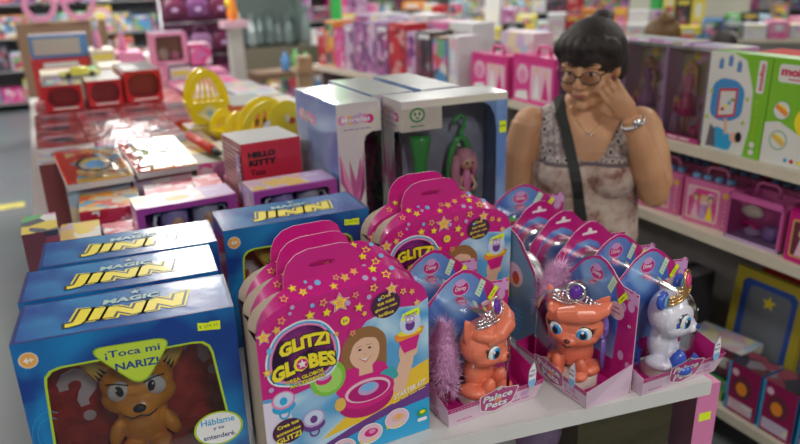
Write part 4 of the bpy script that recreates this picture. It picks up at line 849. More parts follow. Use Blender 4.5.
# ================================================================ piles further back on the table
B_RED = busy('print_red', [(0.45, 0.01, 0.02), (0.50, 0.02, 0.04), (0.30, 0.02, 0.03), (0.62, 0.16, 0.16), (0.48, 0.01, 0.02), (0.60, 0.30, 0.28)], 22)
B_RW = busy('print_red_white', [(0.55, 0.02, 0.05), (0.60, 0.04, 0.10), (0.80, 0.74, 0.72), (0.55, 0.02, 0.06), (0.75, 0.35, 0.42)], 34)
B_PINK = busy('print_pink', [(0.70, 0.06, 0.28), (0.78, 0.40, 0.52), (0.72, 0.15, 0.38), (0.80, 0.62, 0.68), (0.55, 0.20, 0.42), (0.70, 0.06, 0.28)], 20)
B_PUR = busy('print_purple', [(0.20, 0.05, 0.22), (0.38, 0.14, 0.34), (0.55, 0.32, 0.52), (0.16, 0.06, 0.14), (0.45, 0.10, 0.28), (0.60, 0.45, 0.55)], 20)
B_PAST = busy('print_pastel', [(0.72, 0.70, 0.68), (0.70, 0.48, 0.56), (0.45, 0.62, 0.75), (0.76, 0.70, 0.45), (0.60, 0.52, 0.70), (0.75, 0.74, 0.72)], 16)
B_MIX = busy('print_mixed', [(0.60, 0.08, 0.12), (0.72, 0.55, 0.10), (0.10, 0.30, 0.55), (0.70, 0.68, 0.66), (0.15, 0.42, 0.18), (0.65, 0.22, 0.42), (0.10, 0.10, 0.12)], 16)
B_YEL = busy('print_yellow_picture', [(0.78, 0.60, 0.12), (0.75, 0.48, 0.48), (0.72, 0.68, 0.62), (0.62, 0.48, 0.66), (0.80, 0.55, 0.16)], 22)
B_BOOK = busy('print_book_cover', [(0.66, 0.06, 0.03), (0.74, 0.32, 0.05), (0.70, 0.52, 0.22), (0.66, 0.10, 0.04), (0.60, 0.52, 0.42), (0.16, 0.34, 0.48)], 24)
B_DARK = busy('print_dark', [(0.04, 0.03, 0.05), (0.16, 0.04, 0.06), (0.25, 0.22, 0.26), (0.05, 0.05, 0.08), (0.30, 0.06, 0.10)], 18)
def pack(name, w, d, h, side, front, top, win=None, band=None, topband=None, cavity=None):
    """carton as one mesh: printed faces, optional front window showing a dark cavity behind film"""
    mb = MB(); vs = [(0, 0, 0), (w, 0, 0), (w, d, 0), (0, d, 0), (0, 0, h), (w, 0, h), (w, d, h), (0, d, h)]
    mb.add(vs, [(0, 3, 2, 1), (1, 2, 6, 5), (2, 3, 7, 6), (3, 0, 4, 7)], side); mb.add(vs, [(4, 5, 6, 7)], top)
    if win:
        x0, z0, x1, z1, r = win; A, B = radial([(0, 0), (w, 0), (w, h), (0, h)], rrect(x0 * w, z0 * h, x1 * w, z1 * h, r), ((x0 + x1) / 2 * w, (z0 + z1) / 2 * h), 40)
        mb.ring(A, B, 0, front, FRONT()); dd = min(d * 0.7, 0.05)
        mb.add([(p[0], p[1], -dd) for p in B], [tuple(range(len(B)))], cavity or DARK, FRONT()); n = len(B)
        mb.add([(p[0], p[1], 0) for p in B] + [(p[0], p[1], -dd) for p in B], [(i, (i + 1) % n, n + (i + 1) % n, n + i) for i in range(n)], side, FRONT())
        mb.add([(p[0], p[1], -0.0005) for p in B], [tuple(range(n))], FILM, FRONT())
    else: mb.add(vs, [(0, 1, 5, 4)], front)
    P = Print(mb, FRONT())
    if band: P.rect(w * 0.0, h * band[0], w, h * band[1], band[2])
    PT = Print(mb, TOPF(0, 0, h))
    if topband: PT.rect(w * topband[0], d * topband[1], w * topband[2], d * topband[3], topband[4])
    return mb, P, PT
def place(mb, name, x, y, z, rz, label, cat, group=None):
    return tag(mb.build(name, None, (x, y, z), rz), label, cat, group)
def redup(o, x, y, z, rz, label):
    c = o.copy(); C.objects.link(c); c.location = (x, y, z); c.rotation_euler = (0, 0, math.radians(rz)); c['label'] = label; return c

# --- red cup box with polka-dot side
kt = thing('cup_gift_box', 'small red cup box with black lettering, white top and polka-dot side', 'gift box', (0.480, 1.980, 1.080), 4)
mb, P, PT = pack('k', 0.186, 0.180, 0.195, mat('dotted_side_red', (0.30, 0.01, 0.035), 0.35, coat=0.4), mat('kit_red', (0.66, 0.03, 0.06), 0.3, coat=0.4), mat('kit_top_white', (0.78, 0.76, 0.74), 0.3, coat=0.5, bump=0.2, bscale=9))
PL = Print(mb, LEFTF(0, 0.19, 0))
for a in range(14):
    for b in range(13): PL.poly(circ(0.008 + a * 0.0135 + (0.006 if b % 2 else 0), 0.010 + b * 0.0138, 0.0034, n=8), WHITE)
PL.rect(0.150, 0.02, 0.178, 0.165, LILAC); PL.rect(0.155, 0.05, 0.172, 0.12, WHITE); PL.poly(circ(0.163, 0.09, 0.007, 0.02), BLACK)
P.text('HELLO', 0.062, 0.158, 0.019, BLACK, w=0.086, off=0.08); P.text('KITTY', 0.064, 0.134, 0.019, BLACK, w=0.088, off=0.08); P.text('Taza', 0.046, 0.105, 0.018, BLACK, w=0.046, off=0.02)
mb.build('carton', kt)
# --- purple boxes with two cups inside
def cup_box():
    w, d, h = 0.275, 0.125, 0.115; t = bpy.data.objects.new('cup_pair_box', None); C.objects.link(t)
    mb = MB(); vs = [(0, 0, 0), (w, 0, 0), (w, d, 0), (0, d, 0), (0, 0, h), (w, 0, h), (w, d, h), (0, d, h)]; side = mat('cup_box_purple', (0.36, 0.05, 0.30), 0.3, coat=0.4)
    mb.add(vs, [(0, 3, 2, 1), (1, 2, 6, 5), (2, 3, 7, 6)], side); mb.add(vs, [(3, 0, 4, 7)], LILAC); mb.add(vs, [(4, 5, 6, 7)], B_YEL)
    A, B = radial([(0, 0), (w, 0), (w, h), (0, h)], rrect(0.020, 0.015, w - 0.028, h - 0.016, 0.004), (w / 2, h / 2), 40); mb.ring(A, B, 0, side, FRONT())
    n = len(B); mb.add([(p[0], p[1], 0) for p in B] + [(p[0], p[1], -0.012) for p in B], [(i, (i + 1) % n, n + (i + 1) % n, n + i) for i in range(n)], side, FRONT())
    PT = Print(mb, TOPF(0, 0, h)); PT.rect(0, 0, w, 0.014, side); PT.rect(0.19, 0.014, w, d, LILAC); PT.poly(circ(0.12, 0.055, 0.035, 0.025), mat('cover_gold', (0.76, 0.50, 0.16), 0.4)); PT.smalltype('PRINCESS', 0.225, 0.085, 0.013, WHITE, w=0.06, off=0.03)
    PL = Print(mb, LEFTF(0, d, 0)); PL.poly(circ(0.06, 0.06, 0.03, 0.035), LPINK); PL.rect(0.0, 0.0, d, 0.02, side)
    mb.build('carton', t)
    for k, (cx, cm) in enumerate(((0.105, mat('cup_lilac', (0.36, 0.28, 0.56), 0.2, coat=0.6)), (0.195, mat('cup_grey_lilac', (0.46, 0.42, 0.52), 0.2, coat=0.6)))):
        cb = MB(); cb.lathe([(0.0, 0.005), (0.036, 0.005), (0.038, 0.012), (0.038, 0.090), (0.036, 0.092), (0.034, 0.088), (0.034, 0.02), (0.0, 0.018)], cm, T(cx, 0.060, 0), n=24); 
        cb.tube([(cx + 0.036, 0.050, 0.078), (cx + 0.052, 0.045, 0.076), (cx + 0.058, 0.043, 0.052), (cx + 0.050, 0.045, 0.030), (cx + 0.036, 0.050, 0.026)] if k else [(cx - 0.036, 0.050, 0.078), (cx - 0.052, 0.045, 0.076), (cx - 0.058, 0.043, 0.052), (cx - 0.050, 0.045, 0.030), (cx - 0.036, 0.050, 0.026)], 0.0055, WHITE, n=8)
        cb.ell((cx + 0.004, 0.0235, 0.050), (0.016, 0.004, 0.018), LORANGE, n=12); cb.ell((cx + 0.004, 0.0215, 0.056), (0.009, 0.003, 0.009), SKINP, n=10); cb.build('cup', t)
    wn = MB(); wn.add([(p[0], p[1], 0.0006) for p in B], [tuple(range(n))], FILM, FRONT()); wn.build('window', t)
    return t
cbx = cup_box(); cbx.location = (0.165, 1.915, 1.035); cbx.rotation_euler = (0, 0, math.radians(1)); tag(cbx, 'open-fronted purple box of two cups, behind the rearmost toy cat carton', 'gift box', 'purple boxes with pairs of cups')
_c = dup(cbx, (0.452, 1.775, 1.075), 0, 'open-fronted purple box of two cups, directly in front of the red cup box'); _c.scale = (0.875, 0.95, 1.0)
# --- supports under them
def plain(w, d, h, m, front, top, **k): return pack('p', w, d, h, m, front, top, **k)[0]
base1 = place(plain(0.27, 0.12, 0.133, RED, B_RW, B_RW), 'gift_box', 0.172, 1.910, 0.9, 1, 'red and white gift box under the purple cup box behind the toy cat cartons', 'gift box', 'red and white gift boxes')
_c = redup(base1, 0.452, 1.775, 0.9, 0, 'red and white gift box under the purple cup box beside the mirror sets'); _c.scale = (0.87, 0.95, 1.31)
base2 = place(plain(0.20, 0.19, 0.178, RED, B_RW, B_RW), 'gift_box', 0.480, 1.980, 0.9, 4, 'red and white gift box that the red cup box stands on', 'gift box')
# left edge pile
place(plain(0.10, 0.19, 0.19, mat('spine_blue', (0.03, 0.10, 0.38), 0.35), CREAM, B_YEL), 'gift_box', -0.032, 1.90, 0.9, -3, 'white-fronted box with blue side at the table edge behind the toy cat cartons', 'gift box')
place(plain(0.085, 0.15, 0.185, PINK, B_RW, B_RW), 'gift_box', 0.080, 1.90, 0.9, 0, 'pink and white box squeezed beside the left purple cup box', 'gift box')
place(plain(0.085, 0.16, 0.23, B_DARK, B_DARK, B_MIX), 'gift_box', -0.115, 1.93, 0.9, 0, 'dark narrow box at the outer table edge, mixed colours on top', 'gift box')
for k, (x, y, w, d, h, tp, lab) in enumerate(((0.03, 2.13, 0.17, 0.20, 0.205, B_BOOK, 'orange and blue topped box in front of the activity books'), (0.215, 2.08, 0.148, 0.20, 0.215, B_RW, 'crimson box with white flower top in front of the activity books'), (0.3685, 2.14, 0.085, 0.15, 0.22, B_RW, 'crimson box with white flower top tucked beside the red cup box'))):
    place(plain(w, d, h, mat('crimson_card', (0.38, 0.01, 0.05), 0.35), B_RW, tp), 'gift_box', x, y, 0.9, -4, lab, 'gift box')
# --- activity books
def book(cover_kind):
    w, d = 0.196, 0.31; mb = MB(); mb.box(0, w, 0, d, 0, 0.020, mat('book_pages', (0.62, 0.64, 0.66), 0.6)); mb.box(-0.001, w + 0.001, -0.001, d + 0.001, 0.020, 0.022, B_BOOK)
    P = Print(mb, TOPF(0, 0, 0.0225))
    P.rect(0.0, 0.0, w, 0.035, LORANGE if cover_kind else GOLD); P.rect(0, 0.0, 0.03, d, mat('cover_red', (0.66, 0.04, 0.02), 0.3))
    if cover_kind == 0:
        P.poly(circ(0.105, 0.155, 0.058, 0.075), mat('purse_dark', (0.10, 0.06, 0.07), 0.3)); P.poly(circ(0.105, 0.150, 0.047, 0.060), B_YEL); P.poly(circ(0.105, 0.145, 0.030, 0.038), SKY); P.poly(circ(0.09, 0.24, 0.03, 0.018), RED)
    else:
        P.poly(circ(0.085, 0.165, 0.052, 0.040), MGREEN); P.poly(circ(0.085, 0.175, 0.035, 0.02), LIME); P.poly(circ(0.10, 0.245, 0.045, 0.022), WHITE); P.rect(0.045, 0.03, 0.17, 0.09, B_YEL)
    mb.add([(0.004, 0.004, 0.0245), (w - 0.004, 0.004, 0.0245), (w - 0.004, d - 0.004, 0.0245), (0.004, d - 0.004, 0.0245)], [(0, 1, 2, 3)], film('crinkled_wrap', (0.93, 0.93, 0.94), 0.15, 1.4, 0.35, 16, 0.02)); return mb
o = place(book(0), 'activity_book', 0.014, 2.30, 1.125, 4, 'activity book with purse picture and red spine, in crinkled clear wrap', 'book'); o.rotation_euler.x = math.radians(7)
o = place(book(1), 'activity_book', 0.222, 2.315, 1.128, 4, 'activity book with green shape on its cover, beside the red marker', 'book'); o.rotation_euler.x = math.radians(7)
for k, (x, lab) in enumerate(((0.01, 'closed carton under the activity book with the purse picture'), (0.208, 'closed carton under the activity book with the green shape'))): place(plain(0.19, 0.28, 0.222, TAN, B_PAST, B_PINK), 'gift_box', x, 2.355, 0.9, 0, lab, 'gift box')
mk = thing('fat_marker', 'fat red marker with black tip lying beside the activity books', 'pen', (0.500, 2.40, 1.162), 10)
MB().tube([(0, 0.03, 0), (0, 0.26, 0.012)], 0.016, mat('marker_red', (0.65, 0.04, 0.02), 0.3), n=14).build('barrel', mk); MB().tube([(0, 0.03, 0), (0, 0.0, -0.001), (0, -0.03, -0.002)], [0.013, 0.012, 0.005], BLACK, n=12).build('tip', mk)
place(plain(0.17, 0.30, 0.245, mat('olive_card', (0.16, 0.16, 0.10), 0.4), B_PINK, mat('olive_card', (0.16, 0.16, 0.10), 0.4), topband=(0.0, 0.5, 1.0, 1.0, B_YEL)), 'gift_box', 0.412, 2.34, 0.9, -3, 'olive and yellow topped carton the red marker lies on', 'gift box')
# --- rows of flat red and pink cartons
CW = film('shrink_wrap', (0.95, 0.95, 0.96), 0.18, 1.35, 0.3, 14, 0.01)
def flat(w, d, h, m, tp, wrap=True):
    mb = pack('f', w, d, h, m, m, tp)[0]
    P = Print(mb, TOPF(0, 0, h)); P.rect(0.01, 0.01, w - 0.01, 0.03, RED); P.poly(circ(w * 0.5, d * 0.55, w * 0.3, d * 0.22), B_DARK); P.rect(w * 0.12, d * 0.8, w * 0.75, d * 0.9, LPINK)
    if wrap: mb.add([(0, 0, h + 0.003), (w, 0, h + 0.002), (w, d, h + 0.003), (0, d, h + 0.002)], [(0, 1, 2, 3)], CW)
    return mb
rows = [(2.665, 0.26, 0.235, (B_PAST, B_PINK, B_YEL)), (2.94, 0.26, 0.230, (B_RED, B_RED, B_RW)), (3.215, 0.27, 0.225, (B_RED, B_RED, B_RED, B_RW)), (3.50, 0.27, 0.22, (B_RED, B_RW, B_RED, B_RED))]
nm = ('first', 'second', 'third', 'fourth'); rn = ('just behind the activity books', 'second row behind the activity books', 'third row behind the activity books', 'row just before the upright red boxes')
for r, (y, d, h, tops) in enumerate(rows):
    x = -0.06
    for c_, tp in enumerate(tops):
        w = 0.178 if r else 0.2
        place(flat(w, d, h, (mat('dull_maroon', (0.22, 0.05, 0.06), 0.4), RED, RED, RED)[r], tp), 'flat_gift_box', x, y, 0.9, 0, '%s flat wrapped carton from the aisle edge, %s' % (nm[c_], rn[r]), 'gift box', 'flat wrapped cartons on the display table'); x += w + 0.006
# --- upright red boxes with dark round windows
for k, (x, w, h, y) in enumerate(((-0.005, 0.175, 0.125, 3.80), (0.192, 0.165, 0.130, 3.82), (0.372, 0.185, 0.160, 3.84))):
    mb, P, PT = pack('r', w, 0.42, h, RED, RED, WTOP if k == 1 else mat('grey_glossy_top', (0.42, 0.38, 0.40), 0.2, coat=0.7, bump=0.3, bscale=8), win=(0.10, 0.16, 0.93, 0.90, 0.045), cavity=mat('window_maroon', (0.42, 0.02, 0.035), 0.4))
    P.rect(w * 0.2, 0.010, w * 0.85, 0.017, WHITE); PT.rect(w * 0.1, 0.05, w * 0.5, 0.3, B_MIX if k == 0 else WTOP)
    place(mb, 'red_window_box', x, y, 1.125, (-2, 0, 1)[k], ('red box with dark window and grey top, nearest the aisle', 'red box with dark window and white top, middle of the row', 'tallest red box with dark window, beside the pink picture box')[k], 'toy box', 'red boxes with dark windows')
for k, x in enumerate((-0.05, 0.19, 0.43)): place(plain(0.235, 0.46, 0.218, RED, B_RED, B_RED), 'gift_box', x, 3.79, 0.9, 0, ('red carton under the aisle-side red window box', 'red carton under the middle red window box', 'red carton under the tallest red window box')[k], 'gift box')

# ================================================================ people
from mathutils.bvhtree import BVHTree
def skin_mat(name, col):
    if name in MT: return MT[name]
    m, nt, b = node_mat(name); b.inputs['Base Color'].default_value = (*col, 1); b.inputs['Roughness'].default_value = 0.48; b.inputs['Subsurface Weight'].default_value = 0.12; b.inputs['Subsurface Radius'].default_value = (0.02, 0.008, 0.004); b.inputs['Subsurface Scale'].default_value = 0.5
    tc = nt.nodes.new('ShaderNodeTexCoord'); n = nt.nodes.new('ShaderNodeTexNoise'); n.inputs['Scale'].default_value = 14; n.inputs['Detail'].default_value = 5
    r = nt.nodes.new('ShaderNodeValToRGB'); r.color_ramp.elements[0].position = 0.3; r.color_ramp.elements[1].position = 0.7; r.color_ramp.elements[0].color = (col[0] * .88, col[1] * .80, col[2] * .78, 1); r.color_ramp.elements[1].color = (*col, 1)
    nt.links.new(tc.outputs['Object'], n.inputs['Vector']); nt.links.new(n.outputs['Fac'], r.inputs['Fac']); nt.links.new(r.outputs['Color'], b.inputs['Base Color']); MT[name] = m; return m
SKIN = skin_mat('tanned_skin', (0.66, 0.36, 0.19))
HAIRD = mat('dark_brown_hair', (0.022, 0.014, 0.012), 0.62, bump=0.35, bscale=120)
def evaluated(o):
    bpy.context.view_layer.update(); dg = bpy.context.evaluated_depsgraph_get(); return bpy.data.meshes.new_from_object(o.evaluated_get(dg))
def torso_loft(mb, secs, m, n=28):
    rings = []
    for z, rx, ry, cx, cy in secs: rings.append([(cx + rx * math.copysign(abs(math.cos(a)) ** 0.85, math.cos(a)), cy + ry * math.copysign(abs(math.sin(a)) ** 0.85, math.sin(a)), z) for a in [2 * math.pi * i / n for i in range(n)]])
    mb.loft(rings, m, None, True, True, True)
def finger(mb, base, d1, curl, L, r, m):
    """three-bone finger: starts along d1, bends towards curl"""
    p = Vector(base); d = Vector(d1).normalized(); c = Vector(curl).normalized(); pts = [p - d * 0.015, p]
    for k, f in enumerate((0.45, 0.30, 0.25)):
        d = (d + c * (0.25 + 0.35 * k)).normalized(); p = p + d * L * f; pts.append(p)
    mb.tube(pts, [r * 1.05, r * 1.05, r, r * 0.93, r * 0.78], m, n=10); mb.ell(tuple(pts[-1]), (r * 0.8,) * 3, m, n=8)
    for q in pts[1:-1]: mb.ell(tuple(q), (r * 1.04,) * 3, m, n=8)
    return pts
def head_geo(mb, H, m):
    mb.ell((0, 0.014, 0.020), (0.076, 0.090, 0.083), m, H, n=24); mb.ell((0, -0.022, -0.022), (0.064, 0.068, 0.088), m, H, n=24); mb.ell((0, -0.040, -0.078), (0.044, 0.042, 0.032), m, H, n=20)
    for s in (-1, 1):
        mb.ell((s * 0.036, -0.058, -0.034), (0.028, 0.026, 0.030), m, H, n=16); mb.ell((s * 0.032, -0.072, 0.022), (0.026, 0.014, 0.009), m, H, n=14)
        mb.ell((s * 0.0725, 0.010, -0.012), (0.012, 0.020, 0.029), m, H, n=14, rot=RZ(s * 18)); mb.ell((s * 0.0115, -0.092, -0.030), (0.008, 0.011, 0.007), m, H, n=12)
    mb.tube([(0, -0.082, 0.020), (0, -0.092, 0.0), (0, -0.103, -0.022)], [0.008, 0.009, 0.011], m, H, n=12); mb.ell((0, -0.103, -0.026), (0.012, 0.011, 0.010), m, H, n=12)
    mb.ell((0, -0.084, -0.055), (0.026, 0.014, 0.014), m, H, n=14); mb.ell((0, -0.078, -0.092), (0.018, 0.014, 0.014), m, H, n=14)
def face_features(root, body, H, brow=HAIRD):
    for s in (-1, 1):
        e = MB(); e.ell((s * 0.031, -0.0745, 0.005), (0.0135, 0.009, 0.0075), mat('eyeball', (0.75, 0.72, 0.68), 0.2, coat=0.5), H, n=16); e.ell((s * 0.031, -0.0815, 0.003), (0.0055, 0.003, 0.0055), mat('iris_brown', (0.06, 0.025, 0.012), 0.15, coat=0.7), H, n=12)
        e.ell((s * 0.031, -0.0745, 0.0105), (0.0158, 0.0100, 0.0062), SKIN, H, n=14); e.tube([(s * 0.017, -0.0790, 0.0075), (s * 0.031, -0.0845, 0.0085), (s * 0.046, -0.0745, 0.0065)], 0.0012, BLACK, H, n=5); e.build('eye', body)
        b = MB(); b.tube([(s * 0.014, -0.0875, 0.024), (s * 0.030, -0.0880, 0.031), (s * 0.052, -0.0720, 0.026)], [0.0026, 0.0030, 0.0012], brow, H, n=6); b.build('eyebrow', body)
    l = MB(); lm = mat('lips', (0.40, 0.13, 0.10), 0.5); l.ell((0, -0.0945, -0.0520), (0.020, 0.006, 0.0030), lm, H, n=14); l.ell((0, -0.0940, -0.0580), (0.016, 0.0062, 0.0036), lm, H, n=14); l.build('lips', body)

wr = thing('person', 'woman in patterned sleeveless top touching her glasses, black strap across her chest', 'person', (1.590, 1.775, 0), -33)
Hm = T(-0.006, -0.045, 1.447) @ RZ(-27) @ RX(15) @ S3(1.11, 1.12, 1.17)
bm_ = MB()
torso_loft(bm_, [(0.78, 0.185, 0.135, 0, 0.02), (0.86, 0.195, 0.145, 0, 0.02), (0.95, 0.185, 0.138, 0, 0.01), (1.03, 0.178, 0.135, 0, 0.005), (1.10, 0.180, 0.135, 0, 0.005), (1.18, 0.188, 0.125, 0, 0.01), (1.24, 0.178, 0.100, 0, 0.02), (1.288, 0.140, 0.075, 0, 0.022), (1.318, 0.088, 0.060, 0, 0.018), (1.345, 0.062, 0.058, 0, 0.006), (1.40, 0.058, 0.058, -0.003, -0.010)], SKIN)
for s in (-1, 1):
    bm_.ell((s * 0.075, -0.098, 1.095), (0.078, 0.062, 0.072), SKIN, n=20); bm_.ell((s * 0.180, 0.012, 1.238), (0.062, 0.062, 0.062), SKIN, n=18)
    bm_.tube([(s * 0.095, 0.02, 0.84), (s * 0.098, 0.015, 0.62), (s * 0.095, 0.02, 0.46), (s * 0.095, 0.035, 0.28), (s * 0.095, 0.035, 0.08)], [0.098, 0.085, 0.062, 0.056, 0.040], SKIN, n=16)
    bm_.ell((s * 0.10, -0.035, 0.035), (0.042, 0.115, 0.033), SKIN, n=14)
# her left arm (to her glasses) and right arm (reaching down to the table edge)
LA = [(0.186, 0.010, 1.240), (0.212, -0.030, 1.15), (0.228, -0.075, 1.060), (0.218, -0.098, 1.035), (0.184, -0.130, 1.118), (0.146, -0.158, 1.212), (0.108, -0.172, 1.298)]
RA = [(-0.186, 0.010, 1.240), (-0.214, -0.005, 1.14), (-0.222, -0.020, 1.035), (-0.222, -0.035, 0.985), (-0.195, -0.085, 0.955), (-0.160, -0.150, 0.930), (-0.135, -0.195, 0.915)]
AR = [0.060, 0.060, 0.053, 0.050, 0.049, 0.039, 0.028]
bm_.tube(LA, AR, SKIN, n=18); bm_.tube(RA, AR, SKIN, n=18); bm_.ell(LA[3], (0.047,) * 3, SKIN, n=14); bm_.ell(RA[3], (0.047,) * 3, SKIN, n=14)
W = Vector(LA[-1]); u_ = Vector((-0.60, 0.16, 0.78)).normalized(); wv = Vector((0.84, -0.30, 0.46)); wv = (wv - u_ * wv.dot(u_)).normalized(); nv = u_.cross(wv).normalized()
if nv.y > 0: nv = -nv   # back of the hand towards the camera
Mh = Matrix(((wv.x, nv.x, u_.x, W.x), (wv.y, nv.y, u_.y, W.y), (wv.z, nv.z, u_.z, W.z), (0, 0, 0, 1)))
bm_.ell((0, 0, 0.045), (0.038, 0.017, 0.052), SKIN, Mh, n=18)
fp = []
for k, (bx, L_, fo) in enumerate(((-0.029, 0.072, 0.0), (-0.010, 0.080, 0.004), (0.010, 0.074, 0.0), (0.028, 0.060, -0.008))):
    b0 = Mh @ Vector((bx, 0.0, 0.082 + fo)); fp.append(finger(bm_, b0, u_ + wv * (bx * 0.3), -nv * (0.75 + 0.35 * k) + wv * (-0.15), L_, 0.0088, SKIN))
b0 = Mh @ Vector((-0.034, -0.006, 0.030)); finger(bm_, b0, u_ * 0.6 - wv * 0.75 - nv * 0.3, u_ * 0.6 - nv * 0.3, 0.062, 0.0102, SKIN)
W2 = Vector(RA[-1]); u2 = Vector((0.40, -0.80, -0.30)).normalized(); w2 = Vector((0.85, 0.45, 0.0)); w2 = (w2 - u2 * w2.dot(u2)).normalized(); n2 = u2.cross(w2).normalized(); n2 = n2 if n2.z > 0 else -n2
M2 = Matrix(((w2.x, n2.x, u2.x, W2.x), (w2.y, n2.y, u2.y, W2.y), (w2.z, n2.z, u2.z, W2.z), (0, 0, 0, 1)))
bm_.ell((0, 0, 0.045), (0.038, 0.016, 0.050), SKIN, M2, n=18)
for k, (bx, L_) in enumerate(((-0.029, 0.060), (-0.010, 0.078), (0.010, 0.074), (0.028, 0.070))): finger(bm_, M2 @ Vector((bx, 0, 0.082)), u2 + w2 * bx, -n2, L_, 0.0088, SKIN)
finger(bm_, M2 @ Vector((0.034, -0.004, 0.030)), u2 * 0.6 + w2 * 0.75 - n2 * 0.2, u2, 0.06, 0.0102, SKIN)
head_geo(bm_, Hm, SKIN)
bo = bm_.build('body', wr); remesh_obj(bo, 0.0042, 5, 0.5)
me = evaluated(bo); bo.modifiers.clear(); bo.data = me; me.materials.clear(); me.materials.append(SKIN)
for p in me.polygons: p.use_smooth = True
face_features(wr, bo, Hm)
bvh = BVHTree.FromPolygons([v.co for v in me.vertices], [tuple(p.vertices) for p in me.polygons])
def seg_d(p, a, b):
    a = Vector(a); b = Vector(b); ab = b - a; t = max(0, min(1, (p - a).dot(ab) / ab.length_squared)); return (p - a - ab * t).length
def arm_d(p): return min(min(seg_d(p, A[i], A[i + 1]) - AR[i] * 1.12 for i in range(1, len(A) - 1)) for A in (LA, RA))
def garment(name, me, test, off, m, parent, thick=0.003, fn=None):
    vi = {}; vs = []; fs = []
    for p in me.polygons:
        if all(test(me.vertices[i].co) for i in p.vertices):
            f = []
            for i in p.vertices:
                if i not in vi:
                    vi[i] = len(vs); v = me.vertices[i]; q = v.co + v.normal * off
                    if fn: q = fn(q)
                    vs.append(tuple(q))
                f.append(vi[i])
            fs.append(tuple(f))
    mb = MB(); mb.add(vs, fs, m, None, True); o = mb.build(name, parent); s = o.modifiers.new('thick', 'SOLIDIFY'); s.thickness = thick; s.offset = -1; return o
def top_test(c):
    if c.z < 0.80 or c.z > 1.335: return False
    if c.z > 0.84 and arm_d(c) < 0.0: return False
    x = abs(c.x)
    if x > 0.150 and c.z > 1.145 - (x - 0.150) * 0.6: return False
    if c.y < 0.02 and c.z > 1.150 + 1.6 * max(0, x - 0.030) and x < 0.100: return False
    if c.y >= 0.02 and x < 0.096 and c.z > 1.23: return False
    if c.z > 1.30 and x < 0.090: return False
    return True
def top_mat():
    m, nt, b = node_mat('floral_top_cloth'); N = nt.nodes.new; L = nt.links.new
    tc = N('ShaderNodeTexCoord'); sx = N('ShaderNodeSeparateXYZ'); L(tc.outputs['Object'], sx.inputs[0])
    n1 = N('ShaderNodeTexNoise'); n1.inputs['Scale'].default_value = 17; n1.inputs['Detail'].default_value = 6; n1.inputs['Roughness'].default_value = 0.7; L(tc.outputs['Object'], n1.inputs['Vector'])
    r1 = N('ShaderNodeValToRGB'); e = r1.color_ramp.elements; e[0].position = 0.36; e[0].color = (0.22, 0.09, 0.07, 1); e[1].position = 0.60; e[1].color = (0.60, 0.50, 0.42, 1); k = e.new(0.46); k.color = (0.48, 0.33, 0.27, 1); L(n1.outputs['Fac'], r1.inputs['Fac'])
    mp = N('ShaderNodeMapping'); mp.inputs['Scale'].default_value = (48, 48, 34); L(tc.outputs['Object'], mp.inputs['Vector']); vo = N('ShaderNodeTexVoronoi'); vo.inputs['Scale'].default_value = 1.0; vo.inputs['Randomness'].default_value = 0.35; L(mp.outputs[0], vo.inputs['Vector'])
    r2 = N('ShaderNodeValToRGB'); e = r2.color_ramp.elements; e[0].position = 0.22; e[0].color = (0.035, 0.03, 0.045, 1); e[1].position = 0.36; e[1].color = (0.60, 0.52, 0.46, 1); k = e.new(0.62); k.color = (0.26, 0.2, 0.2, 1); L(vo.outputs['Distance'], r2.inputs['Fac'])
    gt = N('ShaderNodeMath'); gt.operation = 'GREATER_THAN'; gt.inputs[1].default_value = 1.146; L(sx.outputs['Z'], gt.inputs[0])
    mx = N('ShaderNodeMixRGB'); L(gt.outputs[0], mx.inputs[0]); L(r1.outputs[0], mx.inputs[1]); L(r2.outputs[0], mx.inputs[2])
    # dark band
    sb = N('ShaderNodeMath'); sb.operation = 'SUBTRACT'; sb.inputs[1].default_value = 1.142; L(sx.outputs['Z'], sb.inputs[0]); ab = N('ShaderNodeMath'); ab.operation = 'ABSOLUTE'; L(sb.outputs[0], ab.inputs[0]); lt = N('ShaderNodeMath'); lt.operation = 'LESS_THAN'; lt.inputs[1].default_value = 0.006; L(ab.outputs[0], lt.inputs[0])
    m2 = N('ShaderNodeMixRGB'); L(lt.outputs[0], m2.inputs[0]); L(mx.outputs[0], m2.inputs[1]); m2.inputs[2].default_value = (0.14, 0.10, 0.11, 1); L(m2.outputs[0], b.inputs['Base Color']); b.inputs['Roughness'].default_value = 0.85; b.inputs['Sheen Weight'].default_value = 0.2
    return m
garment('sleeveless_top', me, top_test, 0.008, top_mat(), wr)
TROU = mat('charcoal_trousers', (0.05, 0.05, 0.06), 0.8)
garment('trousers', me, lambda c: 0.085 < c.z < 0.83 and arm_d(c) > 0, 0.010, TROU, wr)
garment('shoes', me, lambda c: c.z < 0.085, 0.006, BLACK, wr)
